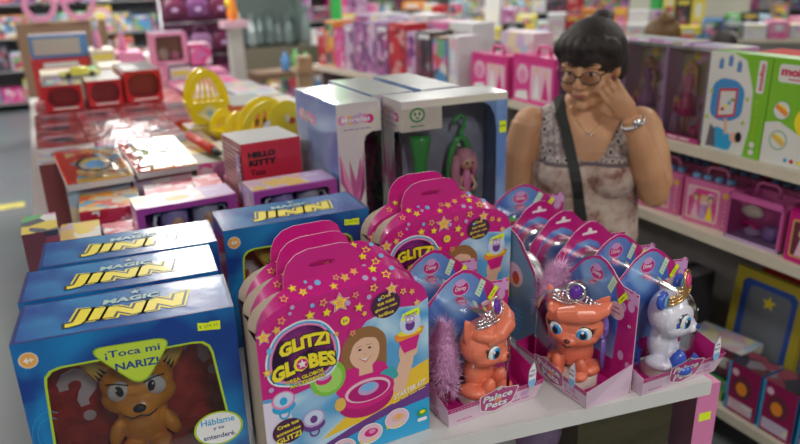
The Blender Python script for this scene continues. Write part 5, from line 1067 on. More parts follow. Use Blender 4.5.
# hair
hb = MB(); hb.ell((0, 0.020, 0.036), (0.094, 0.105, 0.083), HAIRD, Hm, n=26)
for k, (x, z, a) in enumerate(((-0.072, 0.048, 28), (-0.050, 0.056, 16), (-0.026, 0.060, 8), (0.0, 0.062, 0), (0.026, 0.062, -8), (0.052, 0.060, -16), (0.074, 0.052, -28))): hb.ell((x, -0.062 + abs(x) * 0.45, z + 0.004), (0.024, 0.028, 0.030), HAIRD, Hm, n=12, rot=RY(a * 0.5) @ RX(24))
for s in (-1, 1): hb.ell((s * 0.080, 0.012, 0.036), (0.018, 0.050, 0.046), HAIRD, Hm, n=14); hb.ell((s * 0.076, 0.045, -0.010), (0.018, 0.034, 0.050), HAIRD, Hm, n=14)
hb.ell((0, 0.085, 0.0), (0.062, 0.036, 0.070), HAIRD, Hm, n=16)
hb.ell((0.002, 0.100, 0.090), (0.034, 0.036, 0.026), HAIRD, Hm, n=16); hb.tube([(0.01, 0.07, 0.08), (0.008, 0.090, 0.10)], [0.035, 0.03], HAIRD, Hm)
ho = hb.build('hair', wr); remesh_obj(ho, 0.005, 4, 0.5)
# glasses
gl = MB(); gm = mat('glasses_frame', (0.02, 0.018, 0.02), 0.3)
for s in (-1, 1):
    gl.tube([(s * 0.034 + 0.027 * math.cos(a), -0.098 + abs(0.027 * math.cos(a) * s + 0.034) * 0.20 - 0.004, -0.002 + 0.018 * math.sin(a)) for a in [2 * math.pi * i / 20 for i in range(20)]], 0.0016, gm, Hm, n=6, closed=True)
    gl.tube([(s * 0.062, -0.090, 0.006), (s * 0.077, -0.045, 0.006), (s * 0.080, 0.010, 0.002)], 0.0020, gm, Hm, n=6)
gl.tube([(-0.008, -0.100, 0.002), (0, -0.107, 0.005), (0.008, -0.100, 0.002)], 0.0016, gm, Hm, n=6); go = gl.build('glasses', wr)
ge = MB()
for s in (-1, 1): ge.add([(s * 0.034 + 0.026 * math.cos(a), -0.100 + abs(0.026 * math.cos(a) * s + 0.034) * 0.20 - 0.002, -0.002 + 0.017 * math.sin(a)) for a in [2 * math.pi * i / 20 for i in range(20)]], [tuple(range(20))], FILM, Hm)
ge.build('lens', go)
# black strap laid over the chest
def on_front(x, z, off):
    h = bvh.ray_cast(Vector((x, -0.6, z)), Vector((0, 1, 0)))
    return (h[0] + Vector((0, -off, 0))) if h[0] is not None else Vector((x, -0.1, z))
sp = MB(); path = [(-0.090 + 0.100 * (k / 14) ** 0.9, 1.292 - 0.46 * k / 14) for k in range(15)]
L0 = []; 
for (x, z) in path:
    a = on_front(x - 0.017, z, 0.016); b = on_front(x + 0.017, z, 0.016); y = min(a.y, b.y); L0.append([(x - 0.017, y, z), (x + 0.017, y, z), (x + 0.017, y - 0.004, z), (x - 0.017, y - 0.004, z)])
L0 = [[(-0.110, 0.07, 1.275), (-0.076, 0.07, 1.305), (-0.076, 0.07, 1.312), (-0.110, 0.07, 1.282)], [(-0.108, 0.02, 1.322), (-0.074, 0.02, 1.340), (-0.074, 0.02, 1.346), (-0.108, 0.02, 1.328)]] + L0
sp.loft(L0, mat('black_webbing', (0.02, 0.025, 0.022), 0.7), closed=True, cap0=True, cap1=True, smooth=False); sp.build('shoulder_strap', wr)
nk = MB(); nm_ = mat('gold_chain', (0.75, 0.55, 0.25), 0.3, metal=1.0); pts = []
for k in range(15):
    x = -0.060 + 0.120 * k / 14; z = 1.232 + 0.080 * (abs(x) / 0.06) ** 1.6; pts.append(on_front(x, z, 0.002))
nk.tube(pts, 0.0010, nm_, n=5); q = on_front(0.0, 1.229, 0.005); nk.ell((q.x - 0.007, q.y, q.z), (0.006, 0.003, 0.004), SILVER, n=8); nk.ell((q.x + 0.007, q.y, q.z), (0.006, 0.003, 0.004), SILVER, n=8); nk.build('necklace', wr)
wt = MB(); c0 = Vector(LA[-1]) - (Vector(LA[-1]) - Vector(LA[-2])).normalized() * 0.018; dx = (Vector(LA[-1]) - Vector(LA[-2])).normalized(); e1 = dx.cross(Vector((0, 0, 1))).normalized(); e2 = dx.cross(e1).normalized()
for k in range(20): a = 2 * math.pi * k / 20; c = c0 + e1 * 0.0335 * math.cos(a) + e2 * 0.0335 * math.sin(a); wt.ell(tuple(c), (0.0062, 0.0062, 0.0075), SILVER, n=8)
wt.ell(tuple(c0 + Vector((0.006, -0.033, 0.008))), (0.013, 0.007, 0.013), SILVER, n=12); wt.build('wristwatch', wr)
for fi in (1, 2):
    a, b = fp[fi][1], fp[fi][2]; c = a.lerp(b, 0.45); d = (b - a).normalized(); e1 = d.cross(Vector((0, 0, 1))).normalized(); e2 = d.cross(e1); rg = MB(); rg.tube([tuple(c + e1 * 0.0102 * math.cos(2 * math.pi * k / 14) + e2 * 0.0102 * math.sin(2 * math.pi * k / 14)) for k in range(14)], 0.0018, nm_, n=6, closed=True); rg.build('finger_ring', wr)

def shopper(x, y, rz, H, hair, shirt, label, bun):
    t = thing('person', label, 'person', (x, y, 0), rz); k = H / 1.62; b = MB(); sm = SKIN
    torso_loft(b, [(0.80, 0.165, 0.12, 0, 0.0), (0.95, 0.155, 0.115, 0, 0.0), (1.10, 0.165, 0.12, 0, 0), (1.22, 0.165, 0.10, 0, 0), (1.30, 0.12, 0.07, 0, 0), (1.34, 0.055, 0.055, 0, 0), (1.42, 0.05, 0.05, 0, -0.01)], sm)
    Hh = T(0, -0.02, 1.49)
    for s in (-1, 1):
        b.tube([(s * 0.09, 0, 0.86), (s * 0.09, 0, 0.48), (s * 0.09, 0.01, 0.08)], [0.09, 0.06, 0.04], sm, n=14); b.ell((s * 0.09, -0.05, 0.035), (0.04, 0.11, 0.033), sm, n=12)
        b.tube([(s * 0.165, 0, 1.26), (s * 0.21, 0.0, 1.12), (s * 0.22, -0.03, 1.0), (s * 0.20, -0.14, 0.93), (s * 0.17, -0.24, 0.95)], [0.05, 0.045, 0.04, 0.034, 0.024], sm, n=12); b.ell((s * 0.165, -0.285, 0.955), (0.034, 0.048, 0.016), sm, n=14)
        for q in range(4): finger(b, (s * 0.165 + (q - 1.5) * 0.018, -0.325, 0.955), (0, -1, 0), (0, 0, -1), 0.065 + 0.006 * (q in (1, 2)), 0.0085, sm)
        finger(b, (s * 0.165 - s * 0.032, -0.27, 0.955), (-s * 0.7, -0.7, 0), (0, -1, -0.3), 0.055, 0.0095, sm)
    head_geo(b, Hh, sm); bo = b.build('body', t); remesh_obj(bo, 0.006, 4, 0.5); me = evaluated(bo); bo.modifiers.clear(); bo.data = me; me.materials.clear(); me.materials.append(sm)
    for p in me.polygons: p.use_smooth = True
    face_features(t, bo, Hh, hair)
    garment('shirt', me, lambda c: 0.82 < c.z < 1.325 and not (abs(c.x) > 0.14 and c.z < 1.14), 0.010, shirt, t); garment('trousers', me, lambda c: 0.085 < c.z < 0.86 and not abs(c.x) > 0.2, 0.012, TROU, t); garment('shoes', me, lambda c: c.z < 0.085, 0.006, BLACK, t)
    h = MB(); h.ell((0, 0.026, 0.042), (0.096, 0.104, 0.092), hair, Hh, n=24); h.ell((0, 0.07, -0.04), (0.085, 0.05, 0.12), hair, Hh, n=20)
    for s in (-1, 1): h.ell((s * 0.075, 0.02, 0.0), (0.024, 0.06, 0.085), hair, Hh, n=14)
    if bun: h.ell((0, 0.07, 0.115), (0.05, 0.05, 0.04), hair, Hh, n=16)
    hh = h.build('hair', t); remesh_obj(hh, 0.006, 4, 0.5); t.scale = (k, k, k); return t
shopper(2.80, 2.62, 150, 1.49, mat('light_brown_hair', (0.17, 0.09, 0.03), 0.5, bump=0.5, bscale=50), mat('teal_shirt', (0.06, 0.22, 0.28), 0.8), 'light brown haired person seen from behind in the next aisle', True)
shopper(3.55, 2.86, 120, 1.36, HAIRD, mat('rust_shirt', (0.40, 0.14, 0.07), 0.8), 'short dark-haired person whose crown shows above the green boxes', False)

# ================================================================ goods on the right-hand shelving
def Wp(y, x=2.06): return (x, y)    # things on the unit face the aisle (-X): rz = -90, origin at their far-y end
# --- green drawing-toy boxes
WHITEC = mat('glossy_white_card', (0.72, 0.73, 0.70), 0.3, coat=0.3); GRN = mat('bright_green_card', (0.20, 0.52, 0.03), 0.3, coat=0.3)
def green_box(kind):
    w, d, h = 0.232, 0.075, 0.335; mb = MB(); mb.box(0, w, 0, d, 0, h, GRN); P = Print(mb, FRONT())
    if kind == 0:
        P.poly([(0, 0), (0.168, 0), (0.182, 0.10), (0.176, 0.22), (0.140, h - 0.02), (0.09, h), (0, h)], WHITEC)
        P.poly([(0.03, h - 0.03), (0.06, h - 0.03), (0.06, h), (0.03, h)], GRN) if 0 else None
        for k, (x, z) in enumerate(((0.045, 0.296), (0.080, 0.308), (0.115, 0.292))): P.poly(rrect(x - 0.009, z - 0.018, x + 0.009, z + 0.014, 0.004), mat('pen_blue', (0.10, 0.25, 0.50), 0.4)); P.poly(circ(x, z + 0.017, 0.006, 0.004, n=12), GREY)
        P.poly(rpoly([(0.020, 0.125), (0.022, 0.225), (0.055, 0.250), (0.115, 0.247), (0.148, 0.218), (0.146, 0.130), (0.10, 0.105), (0.05, 0.105)], 0.03), mat('board_blue', (0.05, 0.28, 0.62), 0.3))
        P.poly([(0.048, 0.110), (0.122, 0.128), (0.122, 0.222), (0.050, 0.212)], mat('board_red', (0.62, 0.03, 0.06), 0.3)); P.poly([(0.056, 0.122), (0.114, 0.134), (0.114, 0.212), (0.057, 0.204)], WHITEC)
        for q in range(4): P.poly(circ(0.070 + 0.012 * q, 0.145 + 0.012 * q, 0.008, 0.006, n=10), (RED, YEL, CYAN, GREEN)[q])
        P.poly(rpoly([(0.030, 0.010), (0.050, 0.085), (0.100, 0.072), (0.128, 0.050), (0.115, 0.006)], 0.015), CYAN); P.poly([(0.020, 0.008), (0.060, 0.010), (0.050, 0.075), (0.030, 0.088)], mat('print_trousers', (0.12, 0.12, 0.15), 0.4))
        P.poly(circ(0.132, 0.056, 0.020, 0.018), SKINP); P.poly(circ(0.146, 0.060, 0.013, 0.018), BLACK); P.line([(0.095, 0.065), (0.088, 0.112)], 0.012, SKINP)
        for (x, z) in ((0.02, 0.20), (0.012, 0.11), (0.155, 0.11), (0.16, 0.19)): P.poly(star(x, z, 0.010, 0.5), LIME)
        P.poly(rrect(0.186, 0.215, 0.214, 0.320, 0.008), WHITEC); P.text('molto', 0.200, 0.268, 0.017, mat('molto_red', (0.60, 0.04, 0.10), 0.4), w=0.085, off=0.05, rot=90)
        P.text('Funny Land', 0.200, 0.130, 0.016, LIME, w=0.12, off=0.02, rot=90); P.poly(circ(0.200, 0.045, 0.010), WHITEC); P.poly(circ(0.200, 0.020, 0.010), WHITEC)
    else:
        P.poly([(0, 0), (w, 0), (w, 0.09), (0.14, 0.10), (0.05, 0.14), (0, 0.13)], WHITEC)
        P.poly(rrect(0.022, 0.262, 0.150, 0.318, 0.012), WHITEC); P.text('molto', 0.085, 0.296, 0.028, mat('molto_red', (0.60, 0.04, 0.10), 0.4), w=0.11, off=0.06); P.smalltype('inventions', 0.085, 0.273, 0.009, mat('molto_red', (0.60, 0.04, 0.10), 0.4), off=0.02)
        P.poly(circ(0.175, 0.15, 0.075, 0.060), YEL); P.poly(circ(0.18, 0.15, 0.050, 0.040), WHITEC)
        for (x, z, c) in ((0.052, 0.175, ORANGE), (0.055, 0.080, GOLD)): P.poly(circ(x, z, 0.030), WHITEC); P.band(circ(x, z, 0.031), circ(x, z, 0.028), GREEN); P.line([(x - 0.018, z + 0.012), (x + 0.018, z - 0.010)], 0.016, c); P.line([(x - 0.010, z + 0.016), (x + 0.018, z + 0.004)], 0.006, YEL)
        for q in range(5): P.poly(circ(0.09 + q * 0.022, 0.022, 0.007, n=12), (CYAN, RED, YEL, GREEN, PURP)[q])
    return mb
place(green_box(0), 'drawing_toy_box', 2.062, 1.700, 1.12, -89, 'green and white box picturing a child holding a blue drawing board', 'toy box')
place(green_box(1), 'drawing_toy_box', 2.062, 1.462, 1.12, -91, 'green box with yellow oval picture and two round insets, at the photo edge', 'toy box')
place(pack('r', 0.60, 0.20, 0.315, mat('bright_red_card', (0.55, 0.02, 0.015), 0.75), RED, mat('bright_red_card', (0.55, 0.02, 0.015), 0.75))[0], 'long_red_box', 2.235, 1.705, 1.12, -90, 'long red carton standing behind the green drawing toy boxes', 'toy box')
# --- fashion doll boxes
DB_BACK = busy('doll_backdrop', [(0.72, 0.50, 0.74), (0.80, 0.55, 0.76), (0.55, 0.30, 0.56), (0.84, 0.74, 0.82), (0.45, 0.48, 0.26)], 14)
DB_SIDE = mat('doll_box_side', (0.42, 0.03, 0.18), 0.35, coat=0.3)
def doll_box(w=0.18, d=0.085, h=0.33, hair=GOLD, dress=PINK, dress2=HOT, second=True):
    t = bpy.data.objects.new('doll_box', None); C.objects.link(t); mb = MB()
    mb.box(0, w, d - 0.004, d, 0, h, DB_BACK); mb.box(0, 0.003, 0, d - 0.004, 0, h, LILAC); mb.box(w - 0.003, w, 0, d - 0.004, 0, h, LILAC); mb.box(0, w, 0, d - 0.004, 0, 0.02, DB_SIDE)
    mb.box(0, w, 0, d - 0.004, h - 0.002, h, film('frosted_box_top', (0.90, 0.88, 0.92), 0.25, 1.6, 0.4, 22, 0.10)); P = Print(mb, FRONT(0, d - 0.0045, 0)); P.poly(circ(w * 0.35, h * 0.90, 0.016), YEL); P.poly(circ(w * 0.8, h * 0.5, 0.03, 0.07), LILAC)
    P2 = Print(mb, FRONT()); P2.smalltype('fashion doll', w / 2, 0.010, 0.010, WHITE, w=w * 0.6, off=0.03)
    mb.build('carton', t)
    dm = MB(); doll(dm, T(w * 0.40, d * 0.5, 0.022) @ RZ(8), hair, dress, dress2, h=h * 0.80, legs=True); dm.build('fashion_doll', t)
    if second: dm = MB(); doll(dm, T(w * 0.78, d * 0.45, 0.022), HAIRP, LILAC, PINK, h=h * 0.36, legs=False); dm.ell((w * 0.70, d * 0.3, 0.04), (0.02, 0.012, 0.02), HOT); dm.build('small_doll', t); dm = MB(); doll(dm, T(w * 0.16, d * 0.4, 0.022), GOLD, HOT, LILAC, h=h * 0.40, legs=False); dm.build('small_doll', t)
    wn = MB(); wn.add([(0.0, -0.0004, 0.02), (w, -0.0004, 0.02), (w, -0.0004, h), (0, -0.0004, h)], [(0, 1, 2, 3)], film('doll_box_film', (0.93, 0.92, 0.95), 0.12, 1.5, 0.5, 22, 0.04)); wn.build('window', t)
    return t
G_D = 'fashion doll boxes on the upper shelf behind the woman'
d1 = doll_box(); d1.location = (2.065, 1.890, 1.12); d1.rotation_euler = (0, 0, math.radians(-90)); tag(d1, 'doll box with pink-dressed blonde doll right beside the green drawing box', 'doll box', G_D)
d2 = doll_box(0.20, hair=HAIRP, dress=mat('doll_violet', (0.30, 0.10, 0.36), 0.4), dress2=mat('doll_violet2', (0.42, 0.20, 0.46), 0.4)); d2.location = (2.065, 2.098, 1.12); d2.rotation_euler = (0, 0, math.radians(-90)); tag(d2, 'doll box with wide violet dress, second from the green drawing box', 'doll box', G_D)
dup(d1, (2.065, 2.286, 1.12), -90, 'pink-dressed doll box nearest the woman, third from the green drawing box'); dup(d2, (2.065, 2.494, 1.12), -90, 'violet-dressed doll box hidden behind the woman\'s head')
for k, y in enumerate((1.90, 2.11, 2.31)):
    mb = pack('b', 0.19, 0.12, 0.335 if k else 0.33, LILAC, DB_BACK, B_PAST)[0]; place(mb, 'toy_carton', 2.20, y, 1.12, -90, ('pastel-topped carton behind the first doll box next to the green boxes', 'pastel-topped carton behind the violet doll box', 'pastel-topped carton behind the doll box nearest the woman')[k], 'toy box')
# --- pink playsets
def playset(w=0.30, h=0.215):
    mb = MB(); mb.box(0, w, 0, 0.13, 0, h, mat('playset_pink', (0.72, 0.06, 0.30), 0.3, coat=0.3)); P = Print(mb, FRONT())
    P.rect(0, h - 0.035, w, h, HOT); P.poly(circ(w * 0.24, h * 0.60, 0.045, 0.045), LPINK); P.poly(circ(w * 0.24, h * 0.56, 0.030, 0.032), PINK); P.poly(rrect(w * 0.45, 0.02, w * 0.94, h - 0.045, 0.01), LPINK)
    P.poly([(w * 0.52, 0.03), (w * 0.60, h * 0.7), (w * 0.68, 0.03)], WHITE); P.poly(circ(w * 0.60, h * 0.72, 0.016), SKINP); P.poly([(w * 0.72, 0.03), (w * 0.80, h * 0.62), (w * 0.90, 0.03)], HOT); P.poly(circ(w * 0.80, h * 0.66, 0.015), SKINP); P.poly([(w * 0.05, 0.015), (w * 0.40, 0.015), (w * 0.36, 0.06), (w * 0.1, 0.05)], WHITE)
    mb.tube([(w * 0.35, 0.065, h), (w * 0.37, 0.065, h + 0.035), (w * 0.63, 0.065, h + 0.035), (w * 0.65, 0.065, h)], 0.008, HOT, n=8); return mb
nn_ = ('next to the woman', 'second from the woman', 'third from the woman')
for k, y in enumerate((2.84, )): place(playset(0.31, 0.225), 'playset_case', 2.062, y, 1.12, -90, 'pink playset case with white-skirted figures, next to the woman', 'playset', 'pink playset cases')
place(playset(0.29, 0.205), 'playset_case', 2.025, 3.16, 1.12, -86, 'pink playset case with white-skirted figures, second from the woman', 'playset', 'pink playset cases')
place(pack('w', 0.26, 0.15, 0.10, LPINK, B_PINK, B_PAST)[0], 'toy_carton', 2.245, 2.86, 1.12, -90, 'pale carton behind the playset case nearest the woman', 'toy box')
place(pack('w', 0.26, 0.13, 0.30, LPINK, B_PAST, mat('pale_lid', (0.72, 0.60, 0.66), 0.4))[0], 'toy_carton', 2.215, 3.17, 1.12, -86, 'tall whitish-pink carton rising behind the second playset case', 'toy box')
# --- carry cases on the middle shelf
def carry_case(kind=0):
    t = bpy.data.objects.new('carry_case', None); C.objects.link(t); w, d, h = 0.195, 0.13, 0.165
    mb = MB(); pc = mat('case_pink', (0.68, 0.16, 0.36), 0.3, coat=0.3) if kind == 0 else (mat('case_magenta', (0.58, 0.01, 0.20), 0.3, coat=0.3) if kind == 2 else mat('case_rose', (0.60, 0.12, 0.36), 0.3, coat=0.3))
    if kind == 1:
        mb.box(0, w, d - 0.01, d, 0, h, pc); mb.box(0, 0.008, 0, d, 0, h, pc); mb.box(w - 0.008, w, 0, d, 0, h, pc); mb.box(0, w, 0, d, 0, 0.012, LILAC); mb.box(0, w, 0, 0.015, h - 0.02, h, pc)
        mb.add([(p, -0.001, z) for p, z in ((0.008, 0.012), (w - 0.008, 0.012), (w - 0.008, h - 0.02), (0.008, h - 0.02))], [(0, 1, 2, 3)], DOME)
    else:
        mb.loft([[(x, y, z) for x, y in rrect(0, 0, w, d, 0.02)] for z in (0, h * 0.2, h * 0.8, h)], pc, None, True, True, True, False); P = Print(mb, FRONT(0, -0.001, 0)); P.poly(rrect(0.025, 0.018, w - 0.045, h - 0.022, 0.008), CREAM if kind == 0 else GOLD); P.poly(rrect(0.030, 0.023, w - 0.05, h - 0.027, 0.006), B_PINK if kind == 0 else mat('dark_wine', (0.16, 0.03, 0.06), 0.4))
        for q, x in enumerate((0.060, 0.090, 0.118)): P.poly(circ(x, h * 0.62, 0.013, 0.015, n=14), (HAIRP, GOLD, BLACK)[q]); P.poly(circ(x, h * 0.60, 0.009, 0.011, n=14), SKINP); P.poly([(x - 0.015, 0.025), (x, h * 0.54), (x + 0.015, 0.025)], (LPINK, LILAC, YEL)[q])
        P.poly(circ(w - 0.020, h - 0.035, 0.012), GOLD)
        for q in range(6): P.poly(star(w - 0.018, 0.02 + q * 0.018, 0.006, 0.5), LPINK)
    mb.build('case', t)
    hb = MB(); hb.tube([(w * 0.30, d / 2, h - 0.002), (w * 0.30, d / 2, h + 0.030), (w * 0.36, d / 2, h + 0.040), (w * 0.64, d / 2, h + 0.040), (w * 0.70, d / 2, h + 0.030), (w * 0.70, d / 2, h - 0.002)], 0.0065, pc if kind else PINK, n=8); hb.build('handle', t)
    if kind == 1:
        c = MB(); c.lathe([(0.02, 0), (0.028, 0.02), (0.026, 0.045), (0.02, 0.05)], mat('cup_violet', (0.30, 0.18, 0.50), 0.3), T(0.13, 0.06, 0.013)); c.ell((0.07, 0.055, 0.03), (0.03, 0.03, 0.018), LILAC); c.ell((0.06, 0.05, 0.10), (0.04, 0.02, 0.022), CREAM); c.tube([(0.03, 0.05, 0.05), (0.06, 0.045, 0.06), (0.09, 0.05, 0.045)], 0.008, HOT); c.build('doll_tea_set', t)
    if kind != 2:
        l = MB()
        for q in range(4): l.ell((0.03 + 0.045 * q, d * 0.3, h + 0.008), (0.018, 0.02, 0.012), SKY, n=10)
        l.build('blue_clasp', t) if kind == 0 else None
    return t
G_C = 'pink carry cases on the middle shelf'
k0 = carry_case(0); k0.location = (2.075, 1.985, 0.82); k0.rotation_euler = (0, 0, math.radians(-84)); tag(k0, 'pink carry case with picture panel, half hidden by the woman\'s elbow', 'case', G_C)
dup(k0, (2.080, 1.770, 0.82), -82, 'pink carry case with princess picture panel, left of the see-through one')
kc = carry_case(1); kc.location = (2.070, 1.560, 0.82); kc.rotation_euler = (0, 0, math.radians(-88)); kc.scale = (1.05, 1, 1.0); tag(kc, 'see-through carry case holding a violet doll tea set', 'case', G_C)
km = carry_case(2); km.location = (2.065, 1.335, 0.82); km.rotation_euler = (0, 0, math.radians(-92)); tag(km, 'magenta carry case with gold-edged dark picture, at the photo edge', 'case', G_C)
for k, (x, y) in enumerate(((2.24, 2.00), (2.245, 1.79), (2.25, 1.57), (2.075, 2.20), (2.075, 2.41))):
    dup(k0, (x, y, 0.82), -90, ('pink carry case in the rear row, behind the one at the woman\'s elbow', 'pink carry case in the rear row, left of the see-through one', 'pink carry case in the rear row, directly behind the see-through one', 'pink carry case behind the woman\'s waist, nearer its shelf end', 'pink carry case behind the woman\'s back, fourth from the see-through one')[k])
place(pack('m', 0.24, 0.18, 0.26, mat('case_magenta', (0.58, 0.01, 0.20), 0.3), MAG, MAG)[0], 'toy_carton', 2.23, 1.34, 0.82, -90, 'plain magenta carton behind the gold-edged carry case', 'toy box')
# --- low shelf: drawing boards, flat boxes, magenta cartons
def frame_board(outer, inner, w=0.30, h=0.44):
    t = bpy.data.objects.new('drawing_board', None); C.objects.link(t); mb = MB(); A, B = radial([(0, 0), (w, 0), (w, h), (0, h)], rrect(0.035, 0.035, w - 0.035, h - 0.035, 0.02), (w / 2, h / 2), 40)
    F = FRONT(); n = len(A); mb.ring(A, B, 0, outer, F); mb.ring(A, B, -0.025, outer, F); mb.add([(p[0], p[1], 0) for p in A] + [(p[0], p[1], -0.025) for p in A], [(i, (i + 1) % n, n + (i + 1) % n, n + i) for i in range(n)], outer, F); mb.build('frame', t)
    C_, D_ = radial([(0.02, 0.02), (w - 0.02, 0.02), (w - 0.02, h - 0.02), (0.02, h - 0.02)], rrect(0.06, 0.06, w - 0.06, h - 0.06, 0.02), (w / 2, h / 2), 40)
    m2 = MB(); m2.ring(C_, D_, -0.006, inner, F); m2.build('inner_frame', t); m3 = MB(); m3.box(0.025, w - 0.025, 0.010, 0.016, 0.025, h - 0.025, mat('grey_slate', (0.20, 0.22, 0.26), 0.3)); P = Print(m3, FRONT(0, 0.0098, 0)); P.poly(star(w / 2, h * 0.75, 0.03), YEL); m3.build('drawing_surface', t); return t
G_B = 'drawing boards leaning on the low shelf'
for k, (x, y, a, b, lab) in enumerate(((2.28, 1.66, mat('frame_yellow', (0.50, 0.40, 0.04), 0.35), mat('frame_blue', (0.04, 0.10, 0.42), 0.35), 'yellow-edged drawing board with blue inner frame on the low shelf'), (2.345, 1.60, mat('frame_red', (0.42, 0.03, 0.03), 0.35), mat('frame_green', (0.25, 0.40, 0.05), 0.35), 'red-edged drawing board just behind the yellow-edged one'), (2.41, 1.52, mat('frame_maroon', (0.25, 0.02, 0.03), 0.35), mat('frame_yellow', (0.66, 0.55, 0.05), 0.35), 'maroon-edged drawing board, rearmost on the low shelf'))):
    f = frame_board(a, b); f.location = (x, y, 0.18); f.rotation_euler = (math.radians(-5), 0, math.radians(-90)); tag(f, lab, 'toy', G_B)
for k in range(5): place(pack('g', 0.24, 0.145, 0.036, (GREEN, mat('lime_card', (0.30, 0.45, 0.05), 0.35), DARK, GREEN, CREAM)[k], (mat('lime_card', (0.30, 0.45, 0.05), 0.35), B_MIX, B_DARK, B_MIX, B_DARK)[k], (B_MIX, GREEN, B_DARK, B_MIX, B_PAST)[k])[0], 'flat_game_box', 2.075 + 0.006 * k, 1.72 - 0.007 * k, 0.17 + 0.038 * k, -88 + 2 * k, ('green flat game box at the bottom of the low stack', 'lime flat game box second from the bottom of the low stack', 'black flat game box in the middle of the low stack', 'green and mixed flat game box, second from the top of the low stack', 'cream-edged flat game box topmost of the low stack')[k], 'game box', 'flat game boxes stacked on the low shelf')
for k, (x, y) in enumerate(((2.065, 1.455), (2.065, 1.315), (2.065, 1.03), (2.065, 0.89), (2.065, 1.17))):
    mb, P, PT = pack('m', 0.13, 0.12, 0.20, mat('carton_blue_side', (0.03, 0.16, 0.34), 0.4), mat('carton_wine', (0.30, 0.012, 0.09), 0.35), B_DARK); P.poly(circ(0.065, 0.115, 0.040, 0.045), mat('dark_wine', (0.16, 0.03, 0.06), 0.4)); P.poly(circ(0.062, 0.108, 0.022, 0.026), ORANGE); P.poly(circ(0.03, 0.165, 0.014), LPINK); P.rect(0.015, 0.012, 0.115, 0.055, B_PAST); P.rect(0.0, 0, 0.01, 0.2, CYAN)  # dark top print stands in for the low shelf's shade
    place(mb, 'magenta_toy_carton', x, y, 0.17, -90, ('wine-red carton with dark round hole beside the flat game boxes', 'wine-red carton with dark round hole, second from the flat game boxes', 'wine-red carton with dark round hole, fourth from the flat game boxes', 'wine-red carton with dark round hole, fifth from the flat game boxes', 'wine-red carton with dark round hole, third from the flat game boxes')[k], 'toy box', 'wine-red cartons on the low shelf')
for k, y in enumerate((1.84, 1.96, 2.08, 2.2)): place(pack('d', 0.11, 0.16, 0.40 - 0.03 * k, DARK, B_DARK, B_DARK)[0], 'dark_toy_box', 2.12, y, 0.17, -90, ('dark upright box beside the flat game boxes on the low shelf', 'dark upright box, second from the flat game boxes', 'dark upright box, third from the flat game boxes', 'shortest dark upright box on the low shelf')[k], 'toy box', 'dark upright boxes on the low shelf')
# --- big clear-fronted box on the lower shelf of the table
bx = thing('doll_house_box', 'large clear-fronted box with pink end panel under the table front edge', 'toy box', (0.618, 0.982, 0.52), -8.5)
mb = MB(); w, d, h = 0.63, 0.24, 0.335; mb.box(0, w, d - 0.005, d, 0, h, mat('tan_backing', (0.30, 0.25, 0.13), 0.6)); mb.box(0, w, 0, d, 0, 0.005, PINK); mb.box(w - 0.06, w, 0, d, 0, h, mat('end_panel_pink', (0.74, 0.22, 0.44), 0.35, coat=0.3)); mb.box(0, 0.01, 0, d, 0, h, PINK)
P = Print(mb, FRONT(w - 0.06, 0, 0)); P.rect(0.012, 0.24, 0.045, 0.262, STICK); P.rect(0.005, 0.02, 0.055, 0.16, LPINK)
mb.build('carton', bx)
mb = MB(); mb.box(0.30, 0.55, 0.05, 0.22, 0.01, 0.30, mat('olive_wrap', (0.22, 0.19, 0.08), 0.5)); mb.build('inner_wall', bx)
mb = MB(); mb.ell((0.10, 0.10, 0.27), (0.085, 0.05, 0.055), HOT, n=20); mb.ell((0.105, 0.055, 0.26), (0.045, 0.015, 0.035), WHITE, n=16); mb.ell((0.22, 0.10, 0.25), (0.06, 0.06, 0.06), LILAC, n=16); mb.build('toy_bed', bx)
mb = MB(); mb.add([(0.01, -0.0005, 0.005), (w - 0.06, -0.0005, 0.005), (w - 0.06, -0.0005, h), (0.01, -0.0005, h)], [(0, 1, 2, 3)], FILM); mb.add([(0.01, 0, h), (w - 0.06, 0, h), (w - 0.06, d, h), (0.01, d, h)], [(0, 1, 2, 3)], FILM); mb.build('window', bx)

# ================================================================ far goods
ORD = ['first', 'second', 'third', 'fourth', 'fifth', 'sixth', 'seventh', 'eighth', 'ninth', 'tenth', 'eleventh', 'twelfth', 'thirteenth', 'fourteenth', 'fifteenth', 'sixteenth', 'seventeenth', 'eighteenth', 'nineteenth', 'twentieth', 'twenty-first', 'twenty-second', 'twenty-third', 'twenty-fourth', 'twenty-fifth', 'twenty-sixth', 'twenty-seventh', 'twenty-eighth', 'twenty-ninth', 'thirtieth']
COL = {'white': mat('far_white', (0.72, 0.73, 0.75), 0.4), 'pink': mat('far_pink', (0.72, 0.28, 0.45), 0.4), 'red': mat('far_red', (0.55, 0.03, 0.04), 0.4), 'blue': mat('far_blue', (0.10, 0.28, 0.60), 0.4), 'pale blue': mat('far_pale_blue', (0.42, 0.60, 0.72), 0.4), 'yellow': mat('far_yellow', (0.78, 0.66, 0.10), 0.4), 'green': mat('far_green', (0.12, 0.45, 0.12), 0.4), 'orange': mat('far_orange', (0.78, 0.30, 0.05), 0.4),
       'purple': mat('far_purple', (0.22, 0.08, 0.26), 0.4), 'wine-red': mat('far_wine', (0.22, 0.02, 0.06), 0.35), 'black': mat('far_black', (0.03, 0.03, 0.035), 0.4), 'cream': mat('far_cream', (0.70, 0.63, 0.50), 0.45), 'brown': mat('far_brown', (0.25, 0.15, 0.09), 0.5), 'grey': mat('far_grey', (0.28, 0.30, 0.31), 0.4), 'lilac': mat('far_lilac', (0.52, 0.40, 0.60), 0.4), 'magenta': mat('far_magenta', (0.55, 0.02, 0.22), 0.35)}
